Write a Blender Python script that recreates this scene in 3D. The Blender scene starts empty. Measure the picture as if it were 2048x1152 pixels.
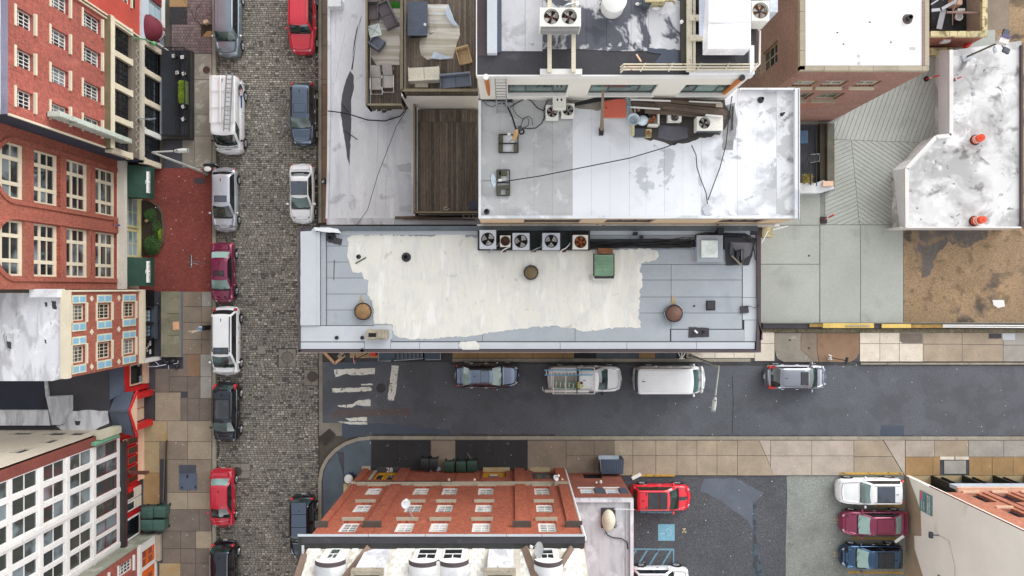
import bpy, math, random
from mathutils import Vector, Matrix, noise
random.seed(11)
# survey of the place: camera height and photogrammetry scale (photo pixel at a known height -> metres)
H = 52.0; F = 1365.3333; K = H / F
SC = bpy.context.scene
COL = SC.collection
# ---------------------------------------------------------------- camera, sky, sun, exposure
cd = bpy.data.cameras.new('camera'); cam = bpy.data.objects.new('camera', cd); COL.objects.link(cam)
cam.location = (0, 0, H); cam.rotation_euler = (0, 0, 0)
cd.sensor_width = 36; cd.lens = 24; cd.clip_end = 500; cd.clip_start = .5
SC.camera = cam
wd = bpy.data.worlds.new('World'); SC.world = wd; wd.use_nodes = True
wn = wd.node_tree.nodes; wl = wd.node_tree.links
sk = wn.new('ShaderNodeTexSky'); sk.sky_type = 'NISHITA'; sk.sun_disc = False
SUN_EL, SUN_AZ = math.radians(26), math.radians(40)
sk.sun_elevation = SUN_EL; sk.sun_rotation = SUN_AZ; sk.air_density = 1.0; sk.dust_density = 1.0; sk.ozone_density = 1.0
hs = wn.new('ShaderNodeHueSaturation'); hs.inputs['Saturation'].default_value = .05; hs.inputs['Value'].default_value = 1.0
wl.new(sk.outputs[0], hs.inputs['Color']); wl.new(hs.outputs[0], wn['Background'].inputs[0])
wn['Background'].inputs[1].default_value = .15
sd = bpy.data.lights.new('sun', 'SUN'); sun = bpy.data.objects.new('sun', sd); COL.objects.link(sun)
sd.energy = 0.5; sd.angle = math.radians(60); sd.color = (1, .985, .96)
sun.rotation_euler = (math.pi/2 - SUN_EL, 0, math.pi - SUN_AZ)
SC.view_settings.view_transform = 'Standard'; SC.view_settings.look = 'None'
SC.view_settings.exposure = 1.32; SC.view_settings.gamma = 1.0
SC.view_settings.use_curve_mapping = False
SC.cycles.max_bounces = 5; SC.cycles.diffuse_bounces = 3; SC.cycles.glossy_bounces = 2

def P(px, py, z=0.0):
    s = (H - z) / F
    return ((px - 1024) * s, (576 - py) * s, z)
def lin(c):
    c /= 255.0
    return c / 12.92 if c <= .04045 else ((c + .055) / 1.055) ** 2.4
def C(r, g, b, k=1.0): return (lin(r) * k, lin(g) * k, lin(b) * k, 1)

# ---------------------------------------------------------------- materials
def nt(name):
    m = bpy.data.materials.new(name); m.use_nodes = True
    return m, m.node_tree.nodes, m.node_tree.links, m.node_tree.nodes['Principled BSDF']
def noise_n(N, L, vec, scale, detail=4, rough=.6, dist=0):
    n = N.new('ShaderNodeTexNoise'); n.inputs['Scale'].default_value = scale; n.inputs['Detail'].default_value = detail
    n.inputs['Roughness'].default_value = rough; n.inputs['Distortion'].default_value = dist
    L.new(vec, n.inputs['Vector']); return n.outputs['Fac']
def rng(N, L, fac, a, b, c, d, smooth=False):
    n = N.new('ShaderNodeMapRange'); L.new(fac, n.inputs['Value'])
    for i, v in zip(('From Min', 'From Max', 'To Min', 'To Max'), (a, b, c, d)): n.inputs[i].default_value = v
    if smooth: n.interpolation_type = 'SMOOTHSTEP'
    return n.outputs[0]
def mixc(N, L, fac, a, b, mode='MIX'):
    n = N.new('ShaderNodeMix'); n.data_type = 'RGBA'; n.blend_type = mode
    if isinstance(fac, (int, float)): n.inputs['Factor'].default_value = fac
    else: L.new(fac, n.inputs['Factor'])
    for s, v in ((n.inputs[6], a), (n.inputs[7], b)):
        if isinstance(v, tuple): s.default_value = v
        else: L.new(v, s)
    return n.outputs[2]
def M(name, base, rough=.8, metal=0.0, var=.2, vs=.8, fine=.15, fs=14, rnd=0.0, isl=0.0, patches=(), bump=0.0, bs=30,
      stretch=None, spec=.5, coat=0.0, speck=None, brick=None, lo=None):
    """base colour, broad and fine variation, per-object / per-island value change, stain patches [(colour, scale, threshold, softness, strength)]"""
    m, N, L, B = nt(name)
    g = N.new('ShaderNodeNewGeometry'); pos = g.outputs['Position']
    if stretch:
        mp = N.new('ShaderNodeMapping'); mp.inputs['Scale'].default_value = stretch; L.new(pos, mp.inputs[0]); spos = mp.outputs[0]
    else: spos = pos
    col = base
    if brick:
        axis, c2, mortar, bw, bh, ms = brick
        sx = N.new('ShaderNodeSeparateXYZ'); L.new(pos, sx.inputs[0]); cx = N.new('ShaderNodeCombineXYZ')
        L.new(sx.outputs[0 if axis == 'x' or axis == 'f' else 1], cx.inputs[0]); L.new(sx.outputs[1 if axis == 'f' else 2], cx.inputs[1])
        bt = N.new('ShaderNodeTexBrick'); L.new(cx.outputs[0], bt.inputs['Vector']); bt.inputs['Scale'].default_value = 1
        bt.inputs['Brick Width'].default_value = bw; bt.inputs['Row Height'].default_value = bh; bt.inputs['Mortar Size'].default_value = ms
        bt.inputs['Color1'].default_value = base; bt.inputs['Color2'].default_value = c2; bt.inputs['Mortar'].default_value = mortar
        bt.inputs['Mortar Smooth'].default_value = .3
        col = bt.outputs['Color']
    f1 = rng(N, L, noise_n(N, L, spos, vs), .3, .7, 1 - var, 1 + var)
    f2 = rng(N, L, noise_n(N, L, spos, fs, 3), .3, .7, 1 - fine, 1 + fine)
    mu = N.new('ShaderNodeMath'); mu.operation = 'MULTIPLY'; L.new(f1, mu.inputs[0]); L.new(f2, mu.inputs[1]); v = mu.outputs[0]
    if rnd:
        oi = N.new('ShaderNodeObjectInfo'); r = rng(N, L, oi.outputs['Random'], 0, 1, 1 - rnd, 1 + rnd)
        m2 = N.new('ShaderNodeMath'); m2.operation = 'MULTIPLY'; L.new(v, m2.inputs[0]); L.new(r, m2.inputs[1]); v = m2.outputs[0]
    if isl:
        r = rng(N, L, g.outputs['Random Per Island'], 0, 1, 1 - isl, 1 + isl)
        m2 = N.new('ShaderNodeMath'); m2.operation = 'MULTIPLY'; L.new(v, m2.inputs[0]); L.new(r, m2.inputs[1]); v = m2.outputs[0]
    vm = N.new('ShaderNodeVectorMath'); vm.operation = 'SCALE'
    if isinstance(col, tuple):
        vm.inputs[0].default_value = col[:3]
    else: L.new(col, vm.inputs[0])
    L.new(v, vm.inputs['Scale']); col = vm.outputs[0]
    for i, pt in enumerate(patches):
        pc, ps, th, so, st = pt[:5]
        o = N.new('ShaderNodeMapping'); o.inputs['Location'].default_value = (i * 17.3 + 3.1, i * 9.7, i * 4.4); L.new(spos if len(pt) > 5 else pos, o.inputs[0])
        nn = noise_n(N, L, o.outputs[0], ps, 5, .6, .4)
        f = rng(N, L, nn, th, th + so, 0, st, True)
        col = mixc(N, L, f, col, pc)
    if speck:
        sc_, ss, th = speck
        vo = N.new('ShaderNodeTexVoronoi'); vo.inputs['Scale'].default_value = ss; L.new(pos, vo.inputs['Vector'])
        f = rng(N, L, vo.outputs['Distance'], th * .6, th, 1, 0)
        col = mixc(N, L, f, col, sc_)
    L.new(col, B.inputs['Base Color'])
    B.inputs['Roughness'].default_value = rough; B.inputs['Metallic'].default_value = metal
    B.inputs['Specular IOR Level'].default_value = spec; B.inputs['Coat Weight'].default_value = coat; B.inputs['Coat Roughness'].default_value = .06
    if bump:
        b = N.new('ShaderNodeBump'); b.inputs['Strength'].default_value = bump; b.inputs['Distance'].default_value = .01
        L.new(noise_n(N, L, spos, bs, 3), b.inputs['Height']); L.new(b.outputs[0], B.inputs['Normal'])
    return m
def paint(name, c, metal=.0, rough=.28, coat=1.0):
    return M(name, c, rough, metal, .03, 1.5, .03, 30, coat=coat, patches=[(tuple(v * .7 + .02 for v in c[:3]) + (1,), 3, .62, .1, .25)])
def glassm(name, dark, light, rnd=True, th=.55):
    m, N, L, B = nt(name)
    g = N.new('ShaderNodeNewGeometry'); oi = N.new('ShaderNodeObjectInfo')
    n1 = noise_n(N, L, g.outputs['Position'], .8, 2, .5, .3)
    a = N.new('ShaderNodeMath'); a.operation = 'ADD'; L.new(n1, a.inputs[0])
    if rnd: L.new(rng(N, L, oi.outputs['Random'], 0, 1, -.25, .25), a.inputs[1])
    else: a.inputs[1].default_value = 0
    f = rng(N, L, a.outputs[0], th - .08, th + .22, 0, 1, True)
    L.new(mixc(N, L, f, dark, light), B.inputs['Base Color'])
    B.inputs['Roughness'].default_value = .06; B.inputs['IOR'].default_value = 1.75; B.inputs['Specular IOR Level'].default_value = .6
    return m

WHITE = C(225, 225, 222)
m_asphalt = M('asphalt', C(68, 71, 76, 1.75), .85, var=.12, vs=.25, fine=.28, fs=11, bump=.5, bs=60, speck=(C(150, 150, 150), 5.5, .06),
              patches=[(C(76, 79, 86), .3, .5, .2, .7), (C(116, 120, 126), .5, .6, .15, .3), (C(60, 62, 68), 1.3, .66, .08, .5), (C(76, 79, 83), .5, .5, .1, .5, 1)])
m_lot = M('lot_asphalt', C(62, 64, 68, 1.75), .9, var=.12, vs=.4, fine=.4, fs=9, bump=.5, bs=50, speck=(C(140, 140, 135), 4.5, .09),
          patches=[(C(70, 74, 80), .5, .55, .15, .6), (C(112, 134, 142), .4, .66, .1, .35)])
m_lotgrey = M('worn_asphalt', C(118, 122, 118, 1.35), .92, var=.15, vs=.5, fine=.3, fs=12, speck=(C(60, 62, 62), 6, .12),
              patches=[(C(84, 88, 86), .8, .58, .15, .5)])
m_wet = M('wet_asphalt', C(66, 76, 90), .35, var=.12, fine=.1)
m_cobbase = M('cobble_joint', C(84, 82, 76), .95, var=.2, fine=.3)
def cobmat():
    m = M('cobblestone', C(142, 138, 130), .75, var=.2, vs=.22, fine=.15, fs=10, bump=.4, bs=25, patches=[(C(128, 116, 94), .22, .62, .12, .4)])
    N, L = m.node_tree.nodes, m.node_tree.links; B = N['Principled BSDF']
    g = N.new('ShaderNodeNewGeometry'); cr = N.new('ShaderNodeValToRGB'); L.new(g.outputs['Random Per Island'], cr.inputs[0])
    e = cr.color_ramp.elements; e[0].position = 0; e[0].color = (.34, .34, .36, 1); e[1].position = 1; e[1].color = (1.75, 1.72, 1.64, 1)
    for p, v in ((.06, .42), (.14, .8), (.55, 1.0), (.88, 1.18), (.95, 1.6)):
        k = e.new(p); k.color = (v, v, v * .98, 1)
    src = B.inputs['Base Color'].links[0].from_socket
    L.new(mixc(N, L, 1.0, src, cr.outputs[0], 'MULTIPLY'), B.inputs['Base Color'])
    return m
m_cobble = cobmat()
def slabm(name, c, *extra, **kw):
    c = tuple(x * 1.25 for x in c[:3]) + (1,)
    a = dict(var=.14, vs=.9, fine=.16, fs=18, rnd=.045, patches=[(tuple(x * .55 for x in c[:3]) + (1,), 1.1, .6, .2, .45)] + list(extra))
    a.update(kw); return M(name, c, .9, **a)
SL = {
 'br': slabm('slab_brown', C(120, 108, 95)), 'dk': slabm('slab_dark_brown', C(106, 97, 89)), 'tn': slabm('slab_tan', C(142, 130, 113)),
 'pk': slabm('slab_pinkish', C(152, 142, 132)), 'gy': slabm('slab_grey', C(140, 137, 130)), 'bk': slabm('slab_black', C(42, 42, 44), (C(108, 100, 90), 1.6, .63, .05, .7)),
 'or': slabm('slab_ochre', C(142, 114, 78)), 'bl': slabm('slab_blue_wet', C(76, 86, 94)), 'lt': slabm('slab_light', C(190, 182, 168)),
 'rb': slabm('slab_red_brown', C(122, 98, 78)), 'mo': slabm('slab_mottled', C(128, 122, 112), (C(176, 172, 162), 1.0, .56, .08, .7)),
 'yl': slabm('slab_yellow_stain', C(150, 134, 104), (C(166, 130, 82), .9, .5, .2, .7)),
}
m_kerb = M('kerb_stone', C(150, 144, 130), .9, var=.15, vs=1.5, fine=.25, rnd=.12, patches=[(C(120, 92, 60), 1.5, .62, .1, .5)])
m_redpl = M('red_brick_paving', C(108, 52, 44, 1.70), .88, var=.14, vs=.4, fine=.2, fs=9, brick=('f', C(118, 54, 48), C(104, 56, 50), .2, .1, .008), speck=(C(190, 160, 150), 2.2, .035))
m_brpv = M('mauve_brick_paving', C(118, 102, 100, 1.30), .88, var=.12, vs=.5, fine=.15, brick=('f', C(104, 90, 90), C(78, 68, 68), .22, .22, .02))
m_conc = M('courtyard_concrete', C(150, 154, 148, 1.28), .88, var=.10, vs=.25, fine=.06, fs=6, rnd=.04, patches=[(C(120, 124, 118), .35, .56, .2, .5), (C(168, 168, 160), .5, .6, .15, .5)])
m_concd = M('damp_concrete', C(96, 100, 96), .85, var=.15, vs=.3, fine=.08, patches=[(C(70, 74, 72), .3, .5, .2, .5)])
m_dirt = M('dirt', C(140, 118, 92, 1.1), .95, var=.2, vs=.3, fine=.3, fs=8, bump=.6, bs=15, patches=[(C(66, 62, 60), .28, .53, .12, .9), (C(92, 74, 56), 1.2, .55, .1, .6), (C(168, 140, 106), .9, .58, .1, .6), (C(70, 66, 40), .8, .66, .06, .5)])
m_soil = M('soil', C(58, 48, 38), .95, var=.3, fine=.4, bump=.8)
def brickm(name, ax, c1, c2, mo, **kw):
    a = dict(var=.16, vs=.35, fine=.24, fs=9, brick=(ax, c2, mo, .22, .078, .017)); a.update(kw)
    return M(name, c1, .9, **a)
BR1 = (C(166, 80, 66), C(128, 56, 48), C(156, 98, 86))
m_bE = brickm('red_brick_e', 'y', *BR1, stretch=(1, 1, .4), patches=[(C(190, 118, 104), .6, .58, .15, .5, 1), (C(110, 52, 44), .8, .62, .1, .5, 1)])
m_bE2 = brickm('orange_brick_e', 'y', C(158, 80, 62), C(122, 56, 44), C(156, 100, 84), stretch=(1, 1, .4), patches=[(C(186, 116, 96), .7, .58, .15, .5, 1), (C(106, 52, 42), .9, .62, .12, .5, 1)])
m_bN = brickm('orange_brick_n', 'x', C(164, 80, 54), C(124, 54, 38), C(156, 94, 72), stretch=(1, 1, .4), patches=[(C(184, 116, 90), .8, .6, .12, .5, 1), (C(104, 48, 34), .8, .6, .12, .5, 1)])
m_bN2 = brickm('salmon_brick_n', 'x', C(170, 104, 80), C(146, 78, 58), C(176, 122, 100), patches=[(C(120, 70, 54), .8, .6, .1, .5), (C(196, 150, 130), .9, .62, .1, .5)])
m_bJ = brickm('dull_brick_n', 'x', C(140, 70, 52), C(120, 60, 46), C(150, 96, 80))
m_bW = brickm('brown_brick_w', 'y', C(138, 100, 90), C(92, 64, 58), C(176, 150, 140), patches=[(C(150, 106, 92), .4, .58, .15, .6), (C(78, 54, 50), .4, .62, .15, .6)])
m_bS = brickm('brown_brick_s', 'x', C(146, 98, 86), C(104, 64, 56), C(176, 146, 136), patches=[(C(164, 104, 84), .3, .56, .15, .6), (C(72, 50, 46), .4, .6, .1, .5)])
m_blueren = M('blue_black_render', C(54, 60, 76), .9, var=.2, fine=.1, patches=[(C(74, 80, 98), .6, .56, .2, .6)])
m_tanren = M('peeling_tan_render', C(188, 178, 162), .9, var=.08, fine=.05, stretch=(1, 1, .3), patches=[(C(120, 108, 92), 1.2, .62, .08, .5), (C(90, 80, 70), 2.0, .68, .05, .5)])
m_beige = M('cream_render', C(238, 235, 224), .9, var=.05, vs=.4, fine=.03, patches=[(C(190, 182, 164), .5, .62, .15, .4)])
m_beigelow = M('brown_render', C(160, 142, 120), .92, var=.1, fine=.06, patches=[(C(140, 120, 96), .8, .56, .2, .5)])
m_cream = M('cream_paint', C(206, 196, 174), .75, var=.08, fine=.06, patches=[(C(150, 136, 112), 2.2, .66, .1, .4)])
m_white = M('white_paint', C(218, 217, 214), .6, var=.05, fine=.04, patches=[(C(150, 146, 138), 2.5, .68, .08, .4)])
m_whitepeel = M('peeling_white_paint', C(216, 214, 212), .7, var=.06, fine=.05, patches=[(C(90, 60, 56), 6, .66, .03, .7)])
m_blueshut = M('light_blue_paint', C(128, 172, 196), .6, var=.06, fine=.05)
m_redp = M('red_paint', C(196, 30, 34), .45, var=.06, fine=.04)
m_maroonp = M('maroon_paint', C(112, 32, 44), .6)
m_orangep = M('orange_paint', C(216, 98, 30), .6)
m_peach = M('peach_paint', C(222, 186, 160), .7, var=.05)
m_yellow = M('yellow_paint', C(206, 152, 26), .55, var=.08)
m_dkgrey = M('dark_slate_metal', C(70, 76, 86), .6, var=.15, fine=.1)
m_black = M('black_metal', C(26, 27, 30), .5, var=.2)
m_steel = M('galvanised_steel', C(150, 155, 160), .45, .5, var=.12)
m_creamst = M('cream_painted_steel', C(200, 192, 172), .6, var=.1, fine=.12, patches=[(C(140, 84, 50), 3.5, .60, .08, .8)])
m_rust = M('rusted_metal', C(146, 78, 42), .85, var=.3, fine=.3, fs=20)
m_rustdk = M('dark_rust', C(96, 54, 44), .85, var=.3)
m_gr = M('grey_membrane', C(158, 164, 171), .75, var=.06, vs=.6, fine=.04, fs=10, rnd=.035, patches=[(C(138, 145, 156), .7, .56, .2, .5)])
m_grl = M('light_grey_membrane', C(182, 187, 193), .75, var=.05, vs=.6, fine=.03, rnd=.02, patches=[(C(166, 172, 182), .6, .58, .2, .4)])
m_grd = M('membrane_joint', C(70, 70, 76), .9)
m_coat = M('white_roof_coating', C(214, 212, 203), .8, var=.045, vs=.8, fine=.03, fs=9, stretch=(1.6, .35, 1), patches=[(C(196, 195, 192), .7, .5, .2, .6), (C(160, 156, 148), 1.4, .62, .1, .5), (C(198, 199, 199), 2, .52, .12, .6, 1), (C(228, 227, 222), 1.1, .56, .08, .6, 1)])
m_tar = M('dark_tar', C(58, 57, 62), .8, var=.15, fine=.12, patches=[(C(84, 84, 90), .9, .6, .1, .4)])
m_tarbr = M('brown_black_tar', C(76, 66, 70), .85, var=.1)
m_wroof = M('silver_white_roof', C(212, 214, 217), .7, var=.05, vs=.5, fine=.04, patches=[(C(180, 184, 190), .45, .52, .1, .7), (C(128, 128, 128), .9, .62, .1, .7), (C(232, 234, 240), .6, .58, .1, .7)])
m_wroofE = M('wrinkled_white_roof', C(216, 218, 222), .65, var=.06, vs=.5, fine=.06, stretch=(1, .2, 1), bump=.3, bs=4, patches=[(C(192, 196, 206), .5, .48, .15, .8, 1), (C(164, 168, 178), .9, .58, .12, .7), (C(236, 238, 244), .6, .56, .1, .8, 1)])
m_wroofF = M('patched_tar_roof', C(78, 80, 90), .7, var=.12, fine=.08, patches=[(C(196, 196, 200), .42, .46, .05, .95), (C(212, 212, 214), .8, .58, .06, .8), (C(62, 64, 76), .7, .6, .05, .8)])
m_wroofF2 = M('pale_worn_roof', C(186, 186, 190), .75, var=.08, fine=.07, patches=[(C(150, 150, 152), .6, .55, .12, .7), (C(110, 108, 106), 1.2, .66, .06, .6)])
m_wroofG = M('clean_white_roof', C(228, 228, 230), .7, var=.02, fine=.015, patches=[(C(214, 214, 210), .35, .6, .2, .4)], speck=(C(90, 84, 80), 1.3, .035))
m_wroofH = M('stained_white_slab', C(214, 215, 216), .85, var=.05, vs=.5, fine=.04, patches=[(C(168, 168, 168), .4, .42, .2, .9), (C(236, 236, 238), .55, .55, .12, .85), (C(112, 110, 108), .55, .55, .14, .9), (C(60, 58, 54), 1.3, .63, .09, .8)])
m_wroofL = M('patchy_white_roof', C(206, 207, 212), .8, var=.06, vs=.8, fine=.06, stretch=(1.8, .5, 1), patches=[(C(168, 168, 172), .8, .47, .14, .8, 1), (C(226, 227, 230), .9, .55, .1, .8), (C(110, 108, 108), 1.2, .61, .1, .7, 1)])
m_wroofJ = M('streaked_white_roof', C(190, 192, 196), .8, var=.06, fine=.06, stretch=(1.5, .35, 1), patches=[(C(156, 158, 164), .9, .48, .14, .7, 1), (C(214, 216, 220), .8, .56, .1, .7), (C(60, 60, 62), 1.3, .62, .06, .8, 1)])
m_stone = M('limestone_coping', C(164, 154, 136), .9, var=.1, fine=.1, rnd=.06, patches=[(C(120, 110, 92), 1.2, .6, .1, .5)])
m_mossst = M('mossy_stone', C(196, 184, 142), .9, var=.2, fine=.2, rnd=.1, patches=[(C(104, 94, 62), 1.4, .52, .08, .8)])
m_plank = M('weathered_plank', C(108, 97, 87), .9, var=.2, vs=1.2, fine=.4, fs=6, rnd=.36, stretch=(6, .5, 3), bump=.3, bs=10, patches=[(C(140, 124, 100), 1.0, .62, .06, .5, 1)])
m_rail = M('weathered_rail_wood', C(128, 118, 98), .9, var=.12, vs=1.5, fine=.15, rnd=.12)
m_pile = M('old_lumber', C(98, 84, 74), .9, var=.2, fine=.25, rnd=.25)
m_raildk = M('mossy_baluster_wood', C(82, 76, 60), .9, var=.15, rnd=.15)
m_glass = glassm('window_glass', C(34, 38, 40), C(120, 130, 136))
m_glassdk = glassm('dark_window_glass', C(22, 25, 30), C(48, 54, 60), th=.58)
m_curt = glassm('curtained_glass', C(120, 124, 126), C(196, 198, 198), th=.45)
m_glassgn = glassm('green_window_glass', C(52, 74, 70), C(100, 130, 120), th=.52)
m_glassl5 = glassm('reflective_glass', C(58, 62, 60), C(122, 134, 140), th=.56)
m_glasslt = glassm('pale_blue_glass', C(120, 142, 156), C(168, 188, 200), th=.45)
m_cglass = glassm('car_glass', C(18, 38, 36), C(72, 100, 100), th=.55)
m_cglassd = glassm('dark_car_glass', C(14, 18, 22), C(40, 48, 54), th=.6)
m_cglassl = glassm('pale_car_glass', C(110, 140, 136), C(150, 182, 176), th=.42)
m_sunr = glassm('sunroof_glass', C(30, 36, 44), C(66, 78, 94), th=.5)
m_tyre = M('rubber', C(24, 24, 26), .9)
m_rim = M('alloy_rim', C(176, 180, 186), .35, .7)
m_chrome = M('chrome', C(210, 212, 216), .2, .9)
m_plastic = M('black_plastic', C(22, 23, 26), .55)
m_tail = M('taillight_red', C(190, 20, 28), .25, coat=1)
m_head = M('headlight_lens', C(196, 202, 206), .15, .2, coat=1)
m_plate = M('number_plate', C(214, 214, 208), .5)
m_seam = M('panel_gap', C(18, 18, 20), .9)
m_chgreen = M('dark_green_canvas', C(26, 62, 50), .75, var=.2, vs=2.2, fine=.08, patches=[(C(58, 108, 62), .9, .62, .15, .7)])
m_marooncv = M('maroon_canvas', C(98, 24, 42), .8, var=.15, fine=.06)
m_bingreen = M('dark_green_plastic', C(34, 60, 48), .55, var=.1)
m_binteal = M('teal_green_plastic', C(62, 92, 84), .55, var=.15, patches=[(C(110, 136, 128), 3, .6, .1, .5)])
m_binblack = M('black_bin_plastic', C(30, 32, 36), .5)
m_acw = M('white_appliance_metal', C(222, 220, 212), .5, var=.04, patches=[(C(178, 172, 160), 2, .66, .1, .4)])
m_acg = M('grey_appliance_metal', C(190, 194, 204), .5, var=.05)
m_fanin = M('fan_well', C(24, 24, 27), .9)
m_faninr = M('rusty_fan_well', C(72, 36, 28), .9, var=.3)
m_faninor = M('orange_rust_well', C(170, 96, 44), .9, var=.3)
m_blade = M('fan_blade', C(180, 178, 172), .5)
m_cable = M('black_cable', C(28, 28, 32), .7)
m_cushion = M('cream_cushion', C(212, 206, 192), .9, var=.05)
m_gyfab = M('grey_cloth', C(104, 108, 122), .9, var=.12, fine=.15)
m_wick = M('grey_wicker', C(104, 96, 100), .9, var=.15, fine=.3, fs=30)
m_slate = M('dark_blue_slate', C(72, 80, 96), .8, var=.15, fine=.12)
m_hex = M('white_coated_slate', C(204, 202, 196), .85, var=.06, rnd=.10, fine=.06, patches=[(C(190, 160, 130), 1.2, .66, .08, .5), (C(110, 112, 106), .6, .66, .1, .6)])
m_leaf = M('green_leaf', C(58, 92, 40), .7, var=.3, isl=.5, vs=2)
m_leafy = M('yellow_green_leaf', C(120, 146, 26), .7, var=.2, isl=.4)
m_turf = M('artificial_turf', C(40, 110, 24), .9, var=.2, fine=.4)
m_trunk = M('bare_bark', C(64, 52, 50), .9)
m_coneo = M('orange_plastic', C(226, 84, 48), .6, var=.08)
m_conered = M('orange_red_plastic', C(222, 44, 34), .6)
m_conew = M('white_reflective_band', C(230, 226, 220), .5)
m_roadw = M('white_road_paint', C(218, 218, 208), .85, var=.06, fine=.08, patches=[(C(80, 80, 84), 3.2, .60, .02, .95), (C(150, 150, 146), 5, .58, .06, .6)])
m_roadb = M('blue_road_paint', C(112, 154, 174), .85, var=.08, patches=[(C(66, 70, 76), 4, .62, .03, .9)])
m_roadbl = M('pale_blue_road_paint', C(168, 206, 220), .85)
m_roady = M('yellow_road_paint', C(190, 152, 70), .85, var=.15, patches=[(C(80, 76, 66), 4, .58, .06, .8)])
m_iron = M('cast_iron', C(84, 78, 74), .7, .3, var=.2, fine=.2)
m_stripe = None
# ---------------------------------------------------------------- mesh tools
class MB:
    def __init__(s): s.v = []; s.f = []
    def add(s, vs, fs):
        o = len(s.v); s.v += [tuple(v) for v in vs]; s.f += [tuple(i + o for i in f) for f in fs]; return s
    def box(s, x0, x1, y0, y1, z0, z1):
        if x0 > x1: x0, x1 = x1, x0
        if y0 > y1: y0, y1 = y1, y0
        if z0 > z1: z0, z1 = z1, z0
        return s.add([(x0,y0,z0),(x1,y0,z0),(x1,y1,z0),(x0,y1,z0),(x0,y0,z1),(x1,y0,z1),(x1,y1,z1),(x0,y1,z1)],
                     [(3,2,1,0),(4,5,6,7),(0,1,5,4),(1,2,6,5),(2,3,7,6),(3,0,4,7)])
    def pbox(s, px0, px1, py0, py1, z0, z1, zr=None):
        a = P(px0, py0, z1 if zr is None else zr); b = P(px1, py1, z1 if zr is None else zr)
        return s.box(a[0], b[0], a[1], b[1], z0, z1)
    def prism(s, pts, z0, z1):
        n = len(pts); ar = sum(pts[i][0]*pts[(i+1)%n][1] - pts[(i+1)%n][0]*pts[i][1] for i in range(n))
        if ar < 0: pts = pts[::-1]
        return s.add([(p[0],p[1],z0) for p in pts] + [(p[0],p[1],z1) for p in pts],
                     [tuple(range(n-1,-1,-1)), tuple(range(n,2*n))] + [(i,(i+1)%n,n+(i+1)%n,n+i) for i in range(n)])
    def pprism(s, pts, z0, z1, zr=None):
        q = [P(a, b, z1 if zr is None else zr)[:2] for a, b in pts]; return s.prism(q, z0, z1)
    def obox(s, c, ax, ay, az):
        c, ax, ay, az = map(Vector, (c, ax, ay, az))
        vs = [c + ax*i + ay*j + az*k for k in (-1,1) for i, j in ((-1,-1),(1,-1),(1,1),(-1,1))]
        return s.add(vs, [(3,2,1,0),(4,5,6,7),(0,1,5,4),(1,2,6,5),(2,3,7,6),(3,0,4,7)])
    def rbox(s, x, y, z0, z1, hx, hy, a):
        c, q = math.cos(a), math.sin(a)
        return s.obox((x, y, (z0+z1)/2), (c*hx, q*hx, 0), (-q*hy, c*hy, 0), (0, 0, (z1-z0)/2))
    def bar(s, a, b, w, h=None):
        a, b = Vector(a), Vector(b); d = b - a; h = w if h is None else h
        up = Vector((0,0,1)) if abs(d.normalized().z) < .95 else Vector((1,0,0))
        x = d.cross(up).normalized(); z = x.cross(d).normalized()
        return s.obox((a+b)/2, d/2, x*w/2, z*h/2)
    def tube(s, pts, r, n=6, cap=True):
        pts = [Vector(p) for p in pts]; rings = []; o = len(s.v)
        for i, p in enumerate(pts):
            d = (pts[min(i+1,len(pts)-1)] - pts[max(i-1,0)]).normalized()
            up = Vector((0,0,1)) if abs(d.z) < .9 else Vector((1,0,0))
            x = d.cross(up).normalized(); y = x.cross(d)
            rr = r[i] if isinstance(r, (list, tuple)) else r
            s.v += [tuple(p + (x*math.cos(2*math.pi*k/n) + y*math.sin(2*math.pi*k/n))*rr) for k in range(n)]
        for i in range(len(pts)-1):
            for k in range(n):
                s.f.append((o+i*n+k, o+i*n+(k+1)%n, o+(i+1)*n+(k+1)%n, o+(i+1)*n+k))
        if cap:
            s.f.append(tuple(o+k for k in range(n-1,-1,-1))); s.f.append(tuple(o+(len(pts)-1)*n+k for k in range(n)))
        return s
    def cyl(s, x, y, z0, z1, r, n=20, r2=None):
        r2 = r if r2 is None else r2; o = len(s.v)
        for z, q in ((z0, r), (z1, r2)): s.v += [(x+q*math.cos(2*math.pi*k/n), y+q*math.sin(2*math.pi*k/n), z) for k in range(n)]
        s.f += [(o+k, o+(k+1)%n, o+n+(k+1)%n, o+n+k) for k in range(n)] + [tuple(o+k for k in range(n-1,-1,-1)), tuple(o+n+k for k in range(n))]
        return s
    def lathe(s, x, y, prof, n=20):
        o = len(s.v)
        for r, z in prof: s.v += [(x+r*math.cos(2*math.pi*k/n), y+r*math.sin(2*math.pi*k/n), z) for k in range(n)]
        for i in range(len(prof)-1):
            s.f += [(o+i*n+k, o+i*n+(k+1)%n, o+(i+1)*n+(k+1)%n, o+(i+1)*n+k) for k in range(n)]
        return s
    def ell(s, c, rx, ry, rz, nu=12, nv=7, ax=None):
        o = len(s.v); c = Vector(c); X, Y, Z = (Vector((1,0,0)), Vector((0,1,0)), Vector((0,0,1))) if ax is None else ax
        for j in range(nv+1):
            t = math.pi*j/nv - math.pi/2
            for k in range(nu):
                a = 2*math.pi*k/nu; q = math.cos(t)
                s.v.append(tuple(c + X*rx*q*math.cos(a) + Y*ry*q*math.sin(a) + Z*rz*math.sin(t)))
        for j in range(nv):
            for k in range(nu): s.f.append((o+j*nu+k, o+j*nu+(k+1)%nu, o+(j+1)*nu+(k+1)%nu, o+(j+1)*nu+k))
        return s
    def quad(s, a, b, c, d): return s.add([a,b,c,d], [(0,1,2,3)])
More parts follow.
